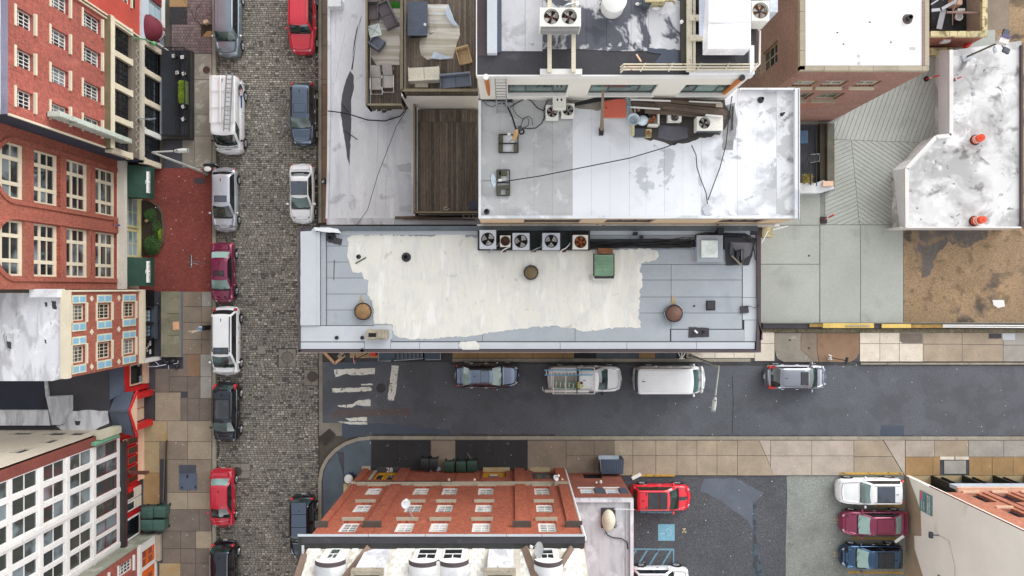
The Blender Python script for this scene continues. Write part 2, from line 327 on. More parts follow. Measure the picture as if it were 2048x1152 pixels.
    def grid(s, fn, nu, nv):
        o = len(s.v)
        for j in range(nv+1):
            for i in range(nu+1): s.v.append(tuple(fn(i/nu, j/nv)))
        for j in range(nv):
            for i in range(nu): s.f.append((o+j*(nu+1)+i, o+j*(nu+1)+i+1, o+(j+1)*(nu+1)+i+1, o+(j+1)*(nu+1)+i))
        return s
ORG = {}
def root(name, label, cat, loc=(0,0,0), group=None, kind=None):
    o = bpy.data.objects.new(name, None); COL.objects.link(o); o.location = loc; ORG[o] = Vector(loc)
    o.empty_display_size = .3
    if label: o['label'] = label
    if cat: o['category'] = cat
    if group: o['group'] = group
    if kind: o['kind'] = kind
    return o
def mk(name, mb, mat, parent=None, smooth=False, bevel=0, org=None, kind=None, label=None):
    off = ORG[parent] if parent is not None else Vector(org or (0,0,0))
    me = bpy.data.meshes.new(name); ox, oy, oz = off
    me.from_pydata([(x-ox, y-oy, z-oz) for x, y, z in mb.v], [], mb.f); me.update()
    if mat: me.materials.append(mat)
    if smooth: me.polygons.foreach_set('use_smooth', [True]*len(me.polygons))
    o = bpy.data.objects.new(name, me); COL.objects.link(o)
    if parent is not None: o.parent = parent
    else: o.location = off
    ORG[o] = off
    if bevel:
        b = o.modifiers.new('bevel', 'BEVEL'); b.width = bevel; b.segments = 2; b.limit_method = 'ANGLE'
    if kind: o['kind'] = kind
    if label: o['label'] = label
    return o
def thing(name, mb, mat, label, cat, group=None, smooth=False, bevel=0, kind=None):
    xs = [v[0] for v in mb.v]; ys = [v[1] for v in mb.v]; z = min(v[2] for v in mb.v)
    o = mk(name, mb, mat, None, smooth, bevel, ((min(xs)+max(xs))/2, (min(ys)+max(ys))/2, z), kind)
    if label: o['label'] = label
    if cat: o['category'] = cat
    if group: o['group'] = group
    return o
def struct(name, mb, mat, parent=None): return mk(name, mb, mat, parent, kind=None if parent else 'structure')
def dup(o, loc=None, rotz=None, label=None, parent=None):
    c = o.copy(); COL.objects.link(c)
    if parent is not None: c.parent = parent
    for ch in [k for k in o.children]: dup(ch, parent=c)
    if loc is not None: c.location = loc
    if rotz is not None: c.rotation_euler = (0, 0, rotz)
    if label: c['label'] = label
    return c
def inst(name, src, parent, loc, rotz=0, mat=None):
    """another piece of the same kind: shares the mesh of src"""
    o = bpy.data.objects.new(name, src.data); COL.objects.link(o); o.parent = parent
    o.location = Vector(loc) - (ORG[parent] if parent in ORG else Vector()); o.rotation_euler = (0, 0, rotz); ORG[o] = Vector(loc)
    return o
# ---- vertical wall frames: kind E/W/N/S says which way the wall faces, u runs along it, d outwards
def fm(fr, u, d, z):
    k, c = fr
    return (c+d, u, z) if k == 'E' else (c-d, u, z) if k == 'W' else (u, c+d, z) if k == 'N' else (u, c-d, z)
def fbox(mb, fr, u0, u1, d0, d1, z0, z1):
    a = fm(fr, u0, d0, z0); b = fm(fr, u1, d1, z1); return mb.box(a[0], b[0], a[1], b[1], z0, z1)
def wall(mb, fr, u0, u1, z0, z1, holes, dep=.2, thick=.35):
    u0, u1 = min(u0, u1), max(u0, u1)
    us = sorted(set([u0, u1] + [min(max(h[i], u0), u1) for h in holes for i in (0, 1)])); zs = sorted(set([z0, z1] + [min(max(h[i], z0), z1) for h in holes for i in (2, 3)]))
    for i in range(len(us)-1):
        for j in range(len(zs)-1):
            cu, cz = (us[i]+us[i+1])/2, (zs[j]+zs[j+1])/2
            if any(h[0] < cu < h[1] and h[2] < cz < h[3] for h in holes): continue
            mb.quad(fm(fr,us[i],0,zs[j]), fm(fr,us[i+1],0,zs[j]), fm(fr,us[i+1],0,zs[j+1]), fm(fr,us[i],0,zs[j+1]))
    for a, b, c, d in holes:
        for q in (((a,0,c),(b,0,c),(b,-dep,c),(a,-dep,c)), ((a,0,d),(b,0,d),(b,-dep,d),(a,-dep,d)), ((a,0,c),(a,0,d),(a,-dep,d),(a,-dep,c)), ((b,0,c),(b,0,d),(b,-dep,d),(b,-dep,c))):
            mb.quad(*[fm(fr,*p) for p in q])
        e = -dep-.06
        mb.quad(fm(fr,a,e,c), fm(fr,b,e,c), fm(fr,b,e,d), fm(fr,a,e,d))
    return mb
def window(fr, rt, u0, u1, z0, z1, nc=2, nr=2, dep=.2, fw=.07, mw=.03, fmat=None, gmat=None, sill=None, lintel=None, parts=False, us=None, zs=None, sh=.1, name='window'):
    u0, u1 = min(u0,u1), max(u0,u1); fmat = fmat or m_white; gmat = gmat or m_glass; a, b = -dep, -dep+.06
    mb = MB(); fbox(mb, fr, u0, u1, a, b, z0, z0+fw); fbox(mb, fr, u0, u1, a, b, z1-fw, z1)
    fbox(mb, fr, u0, u0+fw, a, b, z0+fw, z1-fw); fbox(mb, fr, u1-fw, u1, a, b, z0+fw, z1-fw)
    iu0, iu1, iz0, iz1 = u0+fw, u1-fw, z0+fw, z1-fw
    US = us or [iu0 + (iu1-iu0)*i/nc for i in range(nc+1)]; ZS = zs or [iz0 + (iz1-iz0)*i/nr for i in range(nr+1)]
    for x in US[1:-1]: fbox(mb, fr, x-mw/2, x+mw/2, a, b-.008, iz0, iz1)
    for z in ZS[1:-1]: fbox(mb, fr, iu0, iu1, a, b-.012, z-mw/2, z+mw/2)
    w = mk(name, mb, fmat, rt)
    if parts:
        for i in range(len(US)-1):
            for j in range(len(ZS)-1): mk('pane', fbox(MB(), fr, US[i], US[i+1], a+.005, a+.02, ZS[j], ZS[j+1]), gmat, w)
    else: mk('pane', fbox(MB(), fr, iu0, iu1, a+.005, a+.02, iz0, iz1), gmat, w)
    if sill: mk('sill', fbox(MB(), fr, u0-.12, u1+.12, 0.002, .02+sh, z0-.14, z0-.005), sill, w)
    if lintel: mk('lintel', fbox(MB(), fr, u0-.1, u1+.1, 0.002, .05, z1+.005, z1+.16), lintel, w)
    return w
def LZ(d0, x): return H * (1 - d0 / (1024 - x))       # height of a point seen on an east-facing wall
def GY(py): return (576 - py) * K
def GX(px): return (px - 1024) * K
def ragged(pts, amp=3, step=8, seed=1):
    r = random.Random(seed); out = []
    for i in range(len(pts)):
        a, b = pts[i], pts[(i+1) % len(pts)]; d = math.hypot(b[0]-a[0], b[1]-a[1]); n = max(1, int(d/step))
        for k in range(n):
            t = k/n; j = 0 if k == 0 else 1
            out.append((a[0]+(b[0]-a[0])*t + j*r.uniform(-amp, amp), a[1]+(b[1]-a[1])*t + j*r.uniform(-amp, amp)))
    return out
def text(txt, mat, loc, size, rot=0, parent=None, name='lettering', rotm=None):
    cu = bpy.data.curves.new(name, 'FONT'); cu.body = txt; cu.size = size; cu.align_x = 'CENTER'; cu.align_y = 'CENTER'; cu.extrude = .003
    t_ = bpy.data.objects.new(name, cu); COL.objects.link(t_); bpy.context.view_layer.update(); me = bpy.data.meshes.new_from_object(t_); bpy.data.objects.remove(t_)
    me.materials.clear(); me.materials.append(mat); o = bpy.data.objects.new(name, me); COL.objects.link(o)
    off = ORG[parent] if parent is not None else Vector()
    if parent is not None: o.parent = parent
    if rotm is not None: o.matrix_local = Matrix.Translation(Vector(loc)-off) @ rotm.to_4x4()
    else: o.location = Vector(loc)-off; o.rotation_euler = (0, 0, rot)
    return o
# ================================================================ the ground
struct('ground', MB().box(-160, 160, -160, 160, -.6, -.12), M('ground_soil', C(90, 84, 76), .95))
# ---- cobbled street
cob = struct('cobbled_street', MB().pbox(430, 637, -160, 1320, -.1, -.03, 0), m_cobbase)
mb = MB(); r = random.Random(5); y = GY(-60)
clear = [(556, 592, 697, 735), (607, 637, 738, 772), (461, 500, 926, 958), (434, 452, 476, 494), (514, 532, 691, 709)]
row = 0
while y > GY(1215):
    h = r.uniform(.145, .175); x = GX(433) - r.uniform(0, .2)
    while x < GX(636):
        w = r.uniform(.2, .32)
        cx, cy = 1024+(x+w/2)/K, 576-(y-h/2)/K
        if not any(a < cx < b and c < cy < d for a, c, b, d in [(q[0], q[2], q[1], q[3]) for q in clear]) and x+w < GX(638):
            j = lambda: r.uniform(-.012, .012); z = r.uniform(-.012, .006); g = .012
            a, b, c, d = x+g+j(), x+w-g+j(), y-h+g+j(), y-g+j(); i = .03
            mb.add([(a,c,-.04),(b,c,-.04),(b,d,-.04),(a,d,-.04),(a+i,c+i*.7,z),(b-i,c+i*.7,z+j()*.5),(b-i,d-i*.7,z),(a+i,d-i*.7,z+j()*.5)],
                   [(4,5,6,7),(0,1,5,4),(1,2,6,5),(2,3,7,6),(3,0,4,7)])
        x += w
    y -= h
mk('cobblestones', mb, m_cobble, cob, kind='stuff')
m_manconc = M('manhole_surround', C(132, 128, 118), .9)
def manhole(px, py, rr, label, sq=None, z=0.0, mat=m_iron):
    c = P(px, py, z); rt = root('manhole_cover', label, 'manhole cover', c)
    if sq:
        for i in (0, 1):
            for j in (0, 1):
                x0, x1 = sq[0]+(sq[1]-sq[0])*i/2+.6, sq[0]+(sq[1]-sq[0])*(i+1)/2-.6; y0, y1 = sq[2]+(sq[3]-sq[2])*j/2+.6, sq[2]+(sq[3]-sq[2])*(j+1)/2-.6
                mk('surround_block', MB().pbox(x0, x1, y0, y1, z-.06, z+.004), m_manconc, rt)
    mk('lid', MB().cyl(c[0], c[1], z-.02, z+.014, rr*K, 28), mat, rt)
    mk('rim', MB().lathe(c[0], c[1], [(rr*K, z), (rr*K, z+.02), (rr*K+.05, z+.02), (rr*K+.05, z-.01)], 28), m_iron, rt)
    b = MB()
    for i in range(-3, 4):
        for j in range(-3, 4):
            if i*i+j*j < 10: b.box(c[0]+i*rr*K/4-.02, c[0]+i*rr*K/4+.02, c[1]+j*rr*K/4-.02, c[1]+j*rr*K/4+.02, z+.014, z+.022)
    mk('tread_studs', b, m_iron, rt)
manhole(575, 715, 10.5, 'round manhole cover in a square of pale concrete among the cobbles', (557, 592, 698, 734), -.005, M('buff_iron', C(120, 116, 108), .8))
manhole(625, 753, 9.5, 'round manhole cover in pale concrete beside the concrete strip at the crossing', (608, 636, 739, 771), -.005)
manhole(475, 943, 8, 'manhole cover in the cobbles beside the red sedan', (461, 500, 927, 957), -.005)
manhole(762, 776, 8.5, 'dark manhole cover in the asphalt between the crosswalk bars and the stop line', None, .006, m_tar)
manhole(413, 140, 6, 'small brown manhole cover in the pavement north of the white ladder van', None, .135, m_rustdk)
for (px, py) in ((443, 485), (523, 700)):
    thing('valve_cover', MB().pbox(px-8, px+8, py-8, py+8, -.04, .006).cyl(*P(px, py)[:2], 0, .016, .14), m_manconc, 'concrete valve cover in the cobbles %s' % ('just ahead of the burgundy parked sedan' if px < 500 else 'west of the round manhole'), 'valve cover')
struct('street_edge_strip', MB().pbox(638, 645, 700, 872, -.1, .004, 0).pbox(645, 684, 846, 872, -.1, .004, 0), m_manconc)
# ---- side street
struct('side_street', MB().pprism([(645, 724), (2260, 724), (2260, 874), (684, 874), (684, 846), (645, 846)], -.1, .0, 0), m_asphalt)
struct('asphalt_crack', MB().pprism([(1464, 752), (1464.8, 752), (1467, 800), (1465, 868), (1464, 868), (1466, 800)], .0, .004, 0), m_seam)
struct('asphalt_patch', MB().pprism([(662, 822), (700, 818), (820, 817), (822, 830), (690, 834), (664, 838)], 0, .004, 0), M('brown_asphalt_patch', C(96, 88, 86), .9, fine=.2))
struct('asphalt_patch', MB().pprism([(1762, 851), (1808, 851), (1808, 872), (1760, 872)], 0, .004, 0), m_wet)
struct('asphalt_patch', MB().pprism([(684, 848), (760, 846), (900, 860), (900, 868), (740, 868), (690, 878), (684, 872)], 0, .004, 0), m_wet)
struct('asphalt_patch', MB().pprism([(655, 727), (757, 720), (757, 732), (668, 738)], 0, .004, 0), m_wet)
def mark(pts, mat=None, seed=1, name='road_marking', amp=.8):
    o = struct(name, MB().pprism(ragged(pts, amp, 6, seed), .004, .009, 0), mat or m_roadw); return o
mark([(668, 739), (750, 736), (750, 748), (726, 750), (700, 750), (694, 747), (684, 750), (671, 754)], None, 1)
mark([(664, 777), (740, 774), (744, 778), (742, 782), (666, 785)], None, 2)
mark([(722, 768), (744, 767), (746, 770), (722, 771)], None, 3, amp=.5)
mark([(674, 811), (706, 808), (718, 800), (741, 799), (741, 812), (726, 812), (712, 810), (704, 815), (680, 814)], None, 4)
mark([(690, 836), (734, 834), (734, 842), (700, 843)], None, 5)
mark([(676, 843), (734, 844), (735, 849), (700, 849)], None, 6, amp=.5)
mark([(783, 731), (798, 732), (792, 782), (788, 801), (775, 800), (779, 770)], None, 7)
m_grime = M('gutter_grime', C(62, 62, 62), .7, var=.3, fine=.4, fs=8)
for i, (x0, x1, y, h) in enumerate(((900, 1380, 726.5, 3), (1400, 2060, 728, 3), (745, 1110, 870.5, 4), (1130, 1700, 872, 2.5), (1720, 2060, 873, 3))):
    q = ragged([(x0, y-h*.5), (x1, y-h*.5), (x1, y+h), (x0, y+h)], 1.2, 9, i+40); struct('gutter_grime', MB().pprism(q, 0, .003+i*.0006, 0), m_grime)
for i, (x0, x1) in enumerate(((434, 439), (631, 637))): struct('gutter_grime', MB().pprism(ragged([(x0, -40), (x1, -40), (x1, 1190 if i == 0 else 690), (x0, 1190 if i == 0 else 690)], 1.3, 10, i+60), -.03, -.002, 0), m_grime)
# ---- pavements: (x0, x1, y0, y1, kind) in survey pixels at ground level
def paving(name, base, slabs, z=.13, bm=None, gap=.45):
    b = MB()
    for q in base: b.pbox(*q, -.1, z-.03, 0)
    rt = struct(name, b, bm or m_grd)
    for s in slabs:
        x0, x1, y0, y1, k = s; dz = random.uniform(-.004, .004)
        mk('paving_slab', MB().pbox(x0+gap, x1-gap, y0+gap, y1-gap, z-.03, z+dz, 0), SL[k], rt)
    return rt
W = []
def rowcol(x0, x1, ys, k):
    for i in range(len(ys)-1): W.append((x0, x1, ys[i], ys[i+1], k[i % len(k)]))
for i, (a, b) in enumerate(((108, 160), (160, 229), (229, 273), (273, 336))): W.append((390, 425, a, b, 'mo'))
for a, b, k in ((275, 336, 'mo'),): W.append((366, 390, a, b, k))
W += [(361, 405, 583, 613, 'br'), (361, 405, 613, 645, 'br'), (361, 405, 645, 679, 'br'), (361, 405, 679, 708, 'br'), (405, 425, 583, 613, 'gy'), (405, 425, 613, 645, 'br'),
      (405, 425, 645, 679, 'br'), (405, 425, 679, 708, 'br'), (368, 402, 708, 753, 'rb'), (402, 425, 708, 753, 'gy'), (312, 340, 731, 784, 'dk'), (340, 377, 708, 753, 'dk'), (340, 377, 753, 783, 'dk'),
      (377, 402, 753, 796, 'dk'), (402, 425, 753, 796, 'gy'), (363, 377, 795, 841, 'dk'), (377, 400, 796, 841, 'dk'), (400, 425, 796, 841, 'dk'), (312, 363, 784, 841, 'tn'),
      (288, 336, 841, 882, 'yl'), (336, 377, 841, 882, 'tn'), (377, 425, 841, 882, 'tn'), (288, 321, 882, 945, 'yl'), (321, 377, 882, 918, 'br'), (377, 425, 882, 918, 'tn'), (288, 321, 945, 1008, 'or'),
      (336, 377, 918, 984, 'br'), (377, 425, 918, 984, 'br'), (336, 377, 984, 1018, 'tn'), (377, 425, 984, 1018, 'tn'), (330, 400, 1018, 1061, 'dk'), (400, 425, 1018, 1061, 'dk'), (327, 363, 1061, 1096, 'dk'),
      (363, 393, 1061, 1096, 'dk'), (393, 425, 1061, 1096, 'tn'), (327, 363, 1096, 1125, 'dk'), (363, 393, 1096, 1125, 'dk'), (393, 425, 1096, 1125, 'dk'), (320, 363, 1125, 1190, 'yl'), (363, 393, 1125, 1190, 'dk'), (393, 425, 1125, 1190, 'dk')]
paving('west_pavement', [(280, 425, 583, 1300), (330, 425, 108, 337)], W)
struct('brick_pavement', MB().pbox(345, 425, -200, 107, -.1, .13, 0), m_brpv)
struct('door_mat_paving', MB().pbox(341, 376, 16, 50, .13, .136, 0), SL['bk'])
struct('paving_inlay', MB().pbox(341, 376, 0, 15, .13, .138, 0), SL['or'])
struct('red_brick_plaza', MB().pbox(280, 425, 337, 583, -.1, .13, 0), m_redpl)
struct('plaza_patch', MB().pprism([(389, 357), (400, 356), (414, 358), (412, 368), (390, 368)], .13, .135, 0), m_tarbr)
E = []
for i, (a, b) in enumerate(((-40, 30), (30, 92), (92, 160), (160, 170), (170, 230), (230, 296), (296, 372), (372, 410), (410, 446))):
    E.append((645, 682, a, b, 'rb' if a >= 170 else 'br'))
paving('east_pavement', [(645, 690, -200, 446)], E)
Nn = []
for a, b, k in ((905, 955, 'or'), (955, 1014, 'or'), (1014, 1066, 'or'), (1066, 1126, 'or'), (1126, 1148, 'or'), (1148, 1192, 'bk'), (1192, 1235, 'bl'), (1235, 1277, 'bl'), (1277, 1310, 'or'), (1310, 1352, 'bl'), (1352, 1372, 'bk'),
                (1372, 1429, 'lt'), (1429, 1467, 'lt'), (1467, 1508, 'lt')):
    Nn.append((a, b, 690, 716, k))
Nn += [(700, 740, 690, 716, 'yl'), (740, 757, 690, 716, 'yl'), (1508, 1548, 664, 687, 'lt'), (1508, 1548, 687, 722, 'lt')]
for a, b, k in ((1718, 1758, 'lt'), (1758, 1797, 'lt'), (1797, 1844, 'lt')): Nn += [(a, b, 665, 687, k), (a, b, 687, 723, k)]
Nn += [(1844, 1922, 665, 688, 'tn'), (1844, 1922, 688, 723, 'tn'), (1922, 2004, 665, 689, 'tn'), (1922, 2004, 689, 723, 'tn'), (2004, 2060, 665, 690, 'gy'), (2004, 2060, 690, 723, 'gy'), (2060, 2140, 665, 723, 'gy')]
npv = paving('north_pavement', [(690, 2260, 664, 723)], Nn)
pts = [(1548, 666), (1718, 666), (1718, 705), (1712, 716), (1700, 724), (1566, 724), (1552, 716), (1548, 700)]
for (q, k) in (([(1548.5, 666), (1600, 666), (1600, 700), (1628, 723.5), (1566, 723.5), (1553, 716), (1548.5, 700)], 'mo'), ([(1600.8, 666), (1632, 666), (1632, 700), (1636, 723.5), (1629, 723.5), (1600.8, 700)], 'br'), ([(1632.8, 666), (1717, 666), (1717, 705), (1711, 716), (1700, 723.5), (1637, 723.5), (1632.8, 700)], 'rb')):
    mk('paving_slab', MB().pprism(q, .1, .134, 0), SL[k], npv)
mk('paving_slab', MB().pprism([(1798, 666), (1843, 666), (1843, 686), (1803, 686), (1798, 682)], .13, .138, 0), SL['dk'], npv)
# south pavement with the rounded corner
corner = [(640, 1210), (640, 962)] + [(640+102*(1-math.cos(t)), 962-90*math.sin(t)) for t in [math.pi/2*i/10 for i in range(1, 11)]]
S = []
q = [(x, y) for x, y in corner]
sp = struct('south_pavement', MB().pprism(q + [(2260, 872), (2260, 950), (1265, 950), (1265, 960), (720, 960), (720, 1210)], -.1, .1, 0), m_grd)
inner = [(647, 1210), (647, 962)] + [(647+96*(1-math.cos(t)), 962-83*math.sin(t)) for t in [math.pi/2*i/10 for i in range(1, 11)]]
mk('paving_slab', MB().pprism(inner[:2] + [(x, y) for x, y in inner[2:7]] + [(688, 950), (688, 1210)], .1, .13, 0), SL['bl'], sp)
mk('paving_slab', MB().pprism([inner[6]] + inner[7:] + [(743, 950), (689, 950), (689, inner[6][1])], .1, .133, 0), SL['bl'], sp)
for a, b, k in ((744, 795, 'bk'), (795, 862, 'bk'), (862, 911, 'br'), (911, 949, 'bk'), (949, 986, 'bk'), (986, 1055, 'bk'), (1055, 1132, 'br')): S += [(a, b, 880, 950, k)]
xs = [1132, 1188, 1228, 1265, 1311, 1353, 1393, 1433, 1474]
for i in range(8):
    k = 'tn' if i > 1 else 'br'; S += [(xs[i], xs[i+1], 880, 910, k), (xs[i], xs[i+1], 910, 950, k)]
for a, b, k in ((1540, 1622, 'pk'), (1622, 1706, 'pk')): S += [(a, b, 880, 911, k), (a, b, 911, 950, k)]
S += [(1809, 1867, 880, 913, 'pk'), (1867, 1935, 880, 913, 'tn'), (1935, 2005, 880, 913, 'gy'), (2005, 2060, 880, 913, 'gy'), (2060, 2150, 880, 950, 'tn'),
      (1809, 1864, 913, 950, 'or'), (1864, 1878, 913, 950, 'or'), (1936, 1982, 913, 950, 'or'), (1982, 2024, 913, 950, 'or'), (2024, 2060, 913, 950, 'or'), (1886, 1930, 920, 947, 'gy'), (1878, 1907, 912, 919, 'lt'), (1908, 1936, 912, 919, 'lt')]
for s in S: mk('paving_slab', MB().pbox(s[0]+.4, s[1]-.4, s[2]+.4, s[3]-.4, .1, .13+random.uniform(-.004, .004), 0), SL[s[4]], sp)
for q, k in (([(1474.5, 880), (1516, 880), (1530, 910), (1474.5, 910)], 'tn'), ([(1474.5, 911), (1530, 911), (1548, 950), (1474.5, 950)], 'tn'), ([(1517, 880), (1539.5, 880), (1539.5, 910), (1531, 910)], 'pk'), ([(1531, 911), (1539.5, 911), (1539.5, 930)], 'pk'),
             ([(1706.5, 880), (1764, 880), (1784, 912), (1706.5, 912)], 'tn'), ([(1706.5, 913), (1784, 913), (1806, 950), (1706.5, 950)], 'tn'), ([(1766, 880), (1808, 880), (1808, 950)], 'pk')):
    mk('paving_slab', MB().pprism(q, .1, .131, 0), SL[k], sp)
# ---- kerbs, stone by stone
def kerb(name, pts, w, z=.14, step=60):
    rt = root(name, None, None, P(pts[0][0], pts[0][1], 0)); rt['kind'] = 'structure'; r = random.Random(3)
    for i in range(len(pts)-1):
        a, b = Vector(P(*pts[i])), Vector(P(*pts[i+1])); L_ = (b-a).length; n = max(1, round(L_/(step*K)))
        d = (b-a).normalized(); cuts = [0] + [(j + r.uniform(-.2, .2))/n for j in range(1, n)] + [1]
        for j in range(n):
            p, q = a + (b-a)*cuts[j] + d*.008, a + (b-a)*cuts[j+1] - d*.008
            mk('kerb_stone', MB().obox(((p+q)/2).xy.to_3d() + Vector((0, 0, (z-.06)/2)), (q-p)/2, Vector((-d.y, d.x, 0))*w/2, (0, 0, (z+.06)/2)), m_kerb, rt)
kerb('west_kerb', [(429.5, -60), (429.5, 1200)], .26)
kerb('east_kerb', [(641, -60), (641, 446)], .24)
kerb('north_kerb', [(905, 720), (1500, 720)], .24, .136); kerb('north_kerb', [(1720, 727), (2260, 727)], .14, .12)
kerb('south_kerb', [(640.5, 1210), (640.5, 962)] + [(640.5+102*(1-math.cos(t)), 962-87*math.sin(t)) for t in [math.pi/2*i/6 for i in range(1, 7)]] + [(2260, 876)], .26)
# ---- courtyard, dirt lot, car park
m_gv = M('groove_grey', C(132, 134, 131), .9)
cy = struct('courtyard', MB().pbox(1420, 1806.5, 20, 647, -.1, .005, 0).pbox(1806.6, 1875, 20, 454, -.1, .004, 0), m_gv)
for q in ((1440, 1636, 20, 240), (1440, 1638, 451, 528), (1440, 1638, 529, 646), (1640, 1720, 450, 646), (1721, 1806, 450, 646), (1440, 1600, 240, 450), (1600, 1640, 386, 450)):
    mk('concrete_slab', MB().pbox(q[0]+.3, q[1]-.3, q[2]+.3, q[3]-.3, 0, .03, 0), m_conc, cy)
def clip(poly, a, b):      # keep the part of poly left of a->b
    out = []
    for i in range(len(poly)):
        p, q = poly[i], poly[(i+1) % len(poly)]
        sp_ = (b[0]-a[0])*(p[1]-a[1]) - (b[1]-a[1])*(p[0]-a[0]); sq = (b[0]-a[0])*(q[1]-a[1]) - (b[1]-a[1])*(q[0]-a[0])
        if sp_ >= 0: out.append(p)
        if sp_*sq < 0:
            t = sp_/(sp_-sq); out.append((p[0]+(q[0]-p[0])*t, p[1]+(q[1]-p[1])*t))
    return out
def scored(region, dirv, pitch, mat, off=0):
    """a concrete panel scored with parallel grooves: one strip per pour line"""
    dx, dy = dirv; n = math.hypot(dx, dy); dx /= n; dy /= n; nx, ny = -dy, dx
    vals = [p[0]*nx+p[1]*ny for p in region]; t = math.floor(min(vals)/pitch)*pitch + off
    while t < max(vals):
        poly = region
        for s, tt in ((1, t+.45), (-1, t+pitch-.45)):
            a = (nx*tt, ny*tt); b = (a[0]+dx*s, a[1]+dy*s)
            poly = clip(poly, a, b)
            if len(poly) < 3: break
        if len(poly) >= 3: mk('scored_strip', MB().pprism(poly, 0, .03, 0), mat, cy)
        t += pitch
scored([(1668, 245), (1876, 100), (1876, 286), (1702, 280), (1668, 278)], (5, -14), 8.6, m_conc)
scored([(1668, 279), (1702, 281), (1718, 449), (1650, 449), (1650, 387), (1668, 380)], (9, -4), 7.6, m_conc)
scored([(1703, 281), (1874, 287), (1846, 289), (1806, 330), (1806, 449), (1719, 449)], (9, 6), 7.6, m_conc)
struct('dirt_lot', MB().pbox(1807, 2260, 455, 647, -.1, .02, 0).pbox(1876, 2260, -80, 454.9, -.1, .02, 0), m_dirt)
struct('burnt_ground', MB().pprism(ragged([(1818, 456), (1975, 457), (1972, 478), (1930, 496), (1900, 484), (1880, 500), (1862, 540), (1842, 556), (1836, 520), (1826, 480)], 5, 8, 6), .02, .026, 0), M('burnt_dirt', C(98, 92, 88), .95, var=.2, fine=.3, patches=[(C(140, 118, 92), .9, .48, .15, .85)]))
struct('dirt_lot_concrete', MB().pbox(1870, 1990, -80, 110, .02, .024, 0), m_conc)
struct('dirt_lot_path', MB().pbox(1975, 2018, -80, 60, .024, .03, 0), SL['br'])
struct('car_park', MB().pbox(1225, 1573, 951, 1320, -.1, .03, 0), m_lot)
struct('car_park_worn_half', MB().pprism([(1573, 951), (1850, 951), (1850, 1320), (1573, 1320), (1571, 1100), (1574, 990)], -.1, .034, 0), m_lotgrey)
struct('puddle', MB().pprism(ragged([(1408, 958), (1470, 956), (1500, 972), (1528, 985), (1505, 1010), (1506, 1060), (1494, 1040), (1455, 1012), (1440, 1000), (1400, 982)], 1.5, 12, 4), .03, .034, 0), M('damp_lot', C(92, 100, 112), .6, var=.1, patches=[(C(84, 88, 94), .6, .5, .2, .7)]))
def lotline(q, mat, amp=.4, z=.04): struct('parking_line', MB().pprism(ragged(q, amp, 8, 3), z, z+.005, 0), mat)
lotline([(1281, 1022), (1349, 1023), (1349, 1027), (1281, 1025)], m_roadb)
lotline([(1240, 1096), (1348, 1097), (1348, 1100), (1240, 1099)], m_roadb)
lotline([(1345, 1100), (1348, 1100), (1349, 1140), (1346, 1140)], m_roadb)
for x in (1270, 1292, 1315, 1340):
    lotline([(x, 1100), (x+4, 1100), (x-18, 1136), (x-22, 1136)], m_roadb, .2)
lotline([(1506, 1004), (1512, 1004), (1511, 1070), (1526, 1150), (1506, 1150)], M('faded_blue_paint', C(76, 92, 104), .9, patches=[(C(62, 64, 68), 2, .5, .05, .9)]), 1)
for x0, x1, y in ((1748, 1807, 1009), (1703, 1798, 1074), (1695, 1807, 1142)): lotline([(x0, y), (x1, y+1), (x1, y+5), (x0, y+4)], m_roady)
sq = struct('accessible_bay_marking', MB().pprism(ragged([(1316, 1048), (1349, 1048), (1349, 1081), (1316, 1081)], .3, 8, 2), .04, .046, 0), M('blue_bay_paint', C(124, 176, 198), .85, var=.06, patches=[(C(80, 100, 112), 4, .64, .04, .7)]))
b = MB(); c = P(1337, 1066); z = .053
arc = [(c[0]+.2*math.cos(t), c[1]+.2*math.sin(t)) for t in [math.radians(-170+i*19) for i in range(13)]]
for i in range(len(arc)-1): b.bar((*arc[i], z), (*arc[i+1], z), .055, .006)
pts = [P(1323, 1067, z), P(1330, 1067, z), P(1332, 1060, z), P(1341, 1055, z), P(1342, 1052, z)]
for i in range(len(pts)-1): b.bar(pts[i], pts[i+1], .05, .006)
b.bar(P(1330, 1062, z), P(1333, 1070, z), .06, .006); b.bar(P(1340, 1060, z), P(1345, 1061, z), .04, .006); b.cyl(P(1322, 1067)[0], P(1322, 1067)[1], z-.003, z+.003, .07, 12)
mk('wheelchair_symbol', b, m_roadbl, sq)
lp = struct('bay_number_patch', MB().pbox(1360, 1372, 1055, 1070, .04, .043, 0), m_lot)
my = M('cream_stencil_paint', C(206, 190, 150), .8)
text('24', my, P(1369, 1061.5, .05), .42, math.pi/2, lp, 'bay_number')
for n, yy in (('22', 976), ('21', 1042), ('20', 1108)): text(n, my, P(1671.5, yy, .045), .46, -math.pi/2, None, 'bay_number')['kind'] = 'structure'
# ================================================================ west side of the cobbled street (walls face east)
def px_win(d0, x0, x1, y0, y1): return (GY(y1), GY(y0), LZ(d0, x1), LZ(d0, x0))   # ground y range, height range
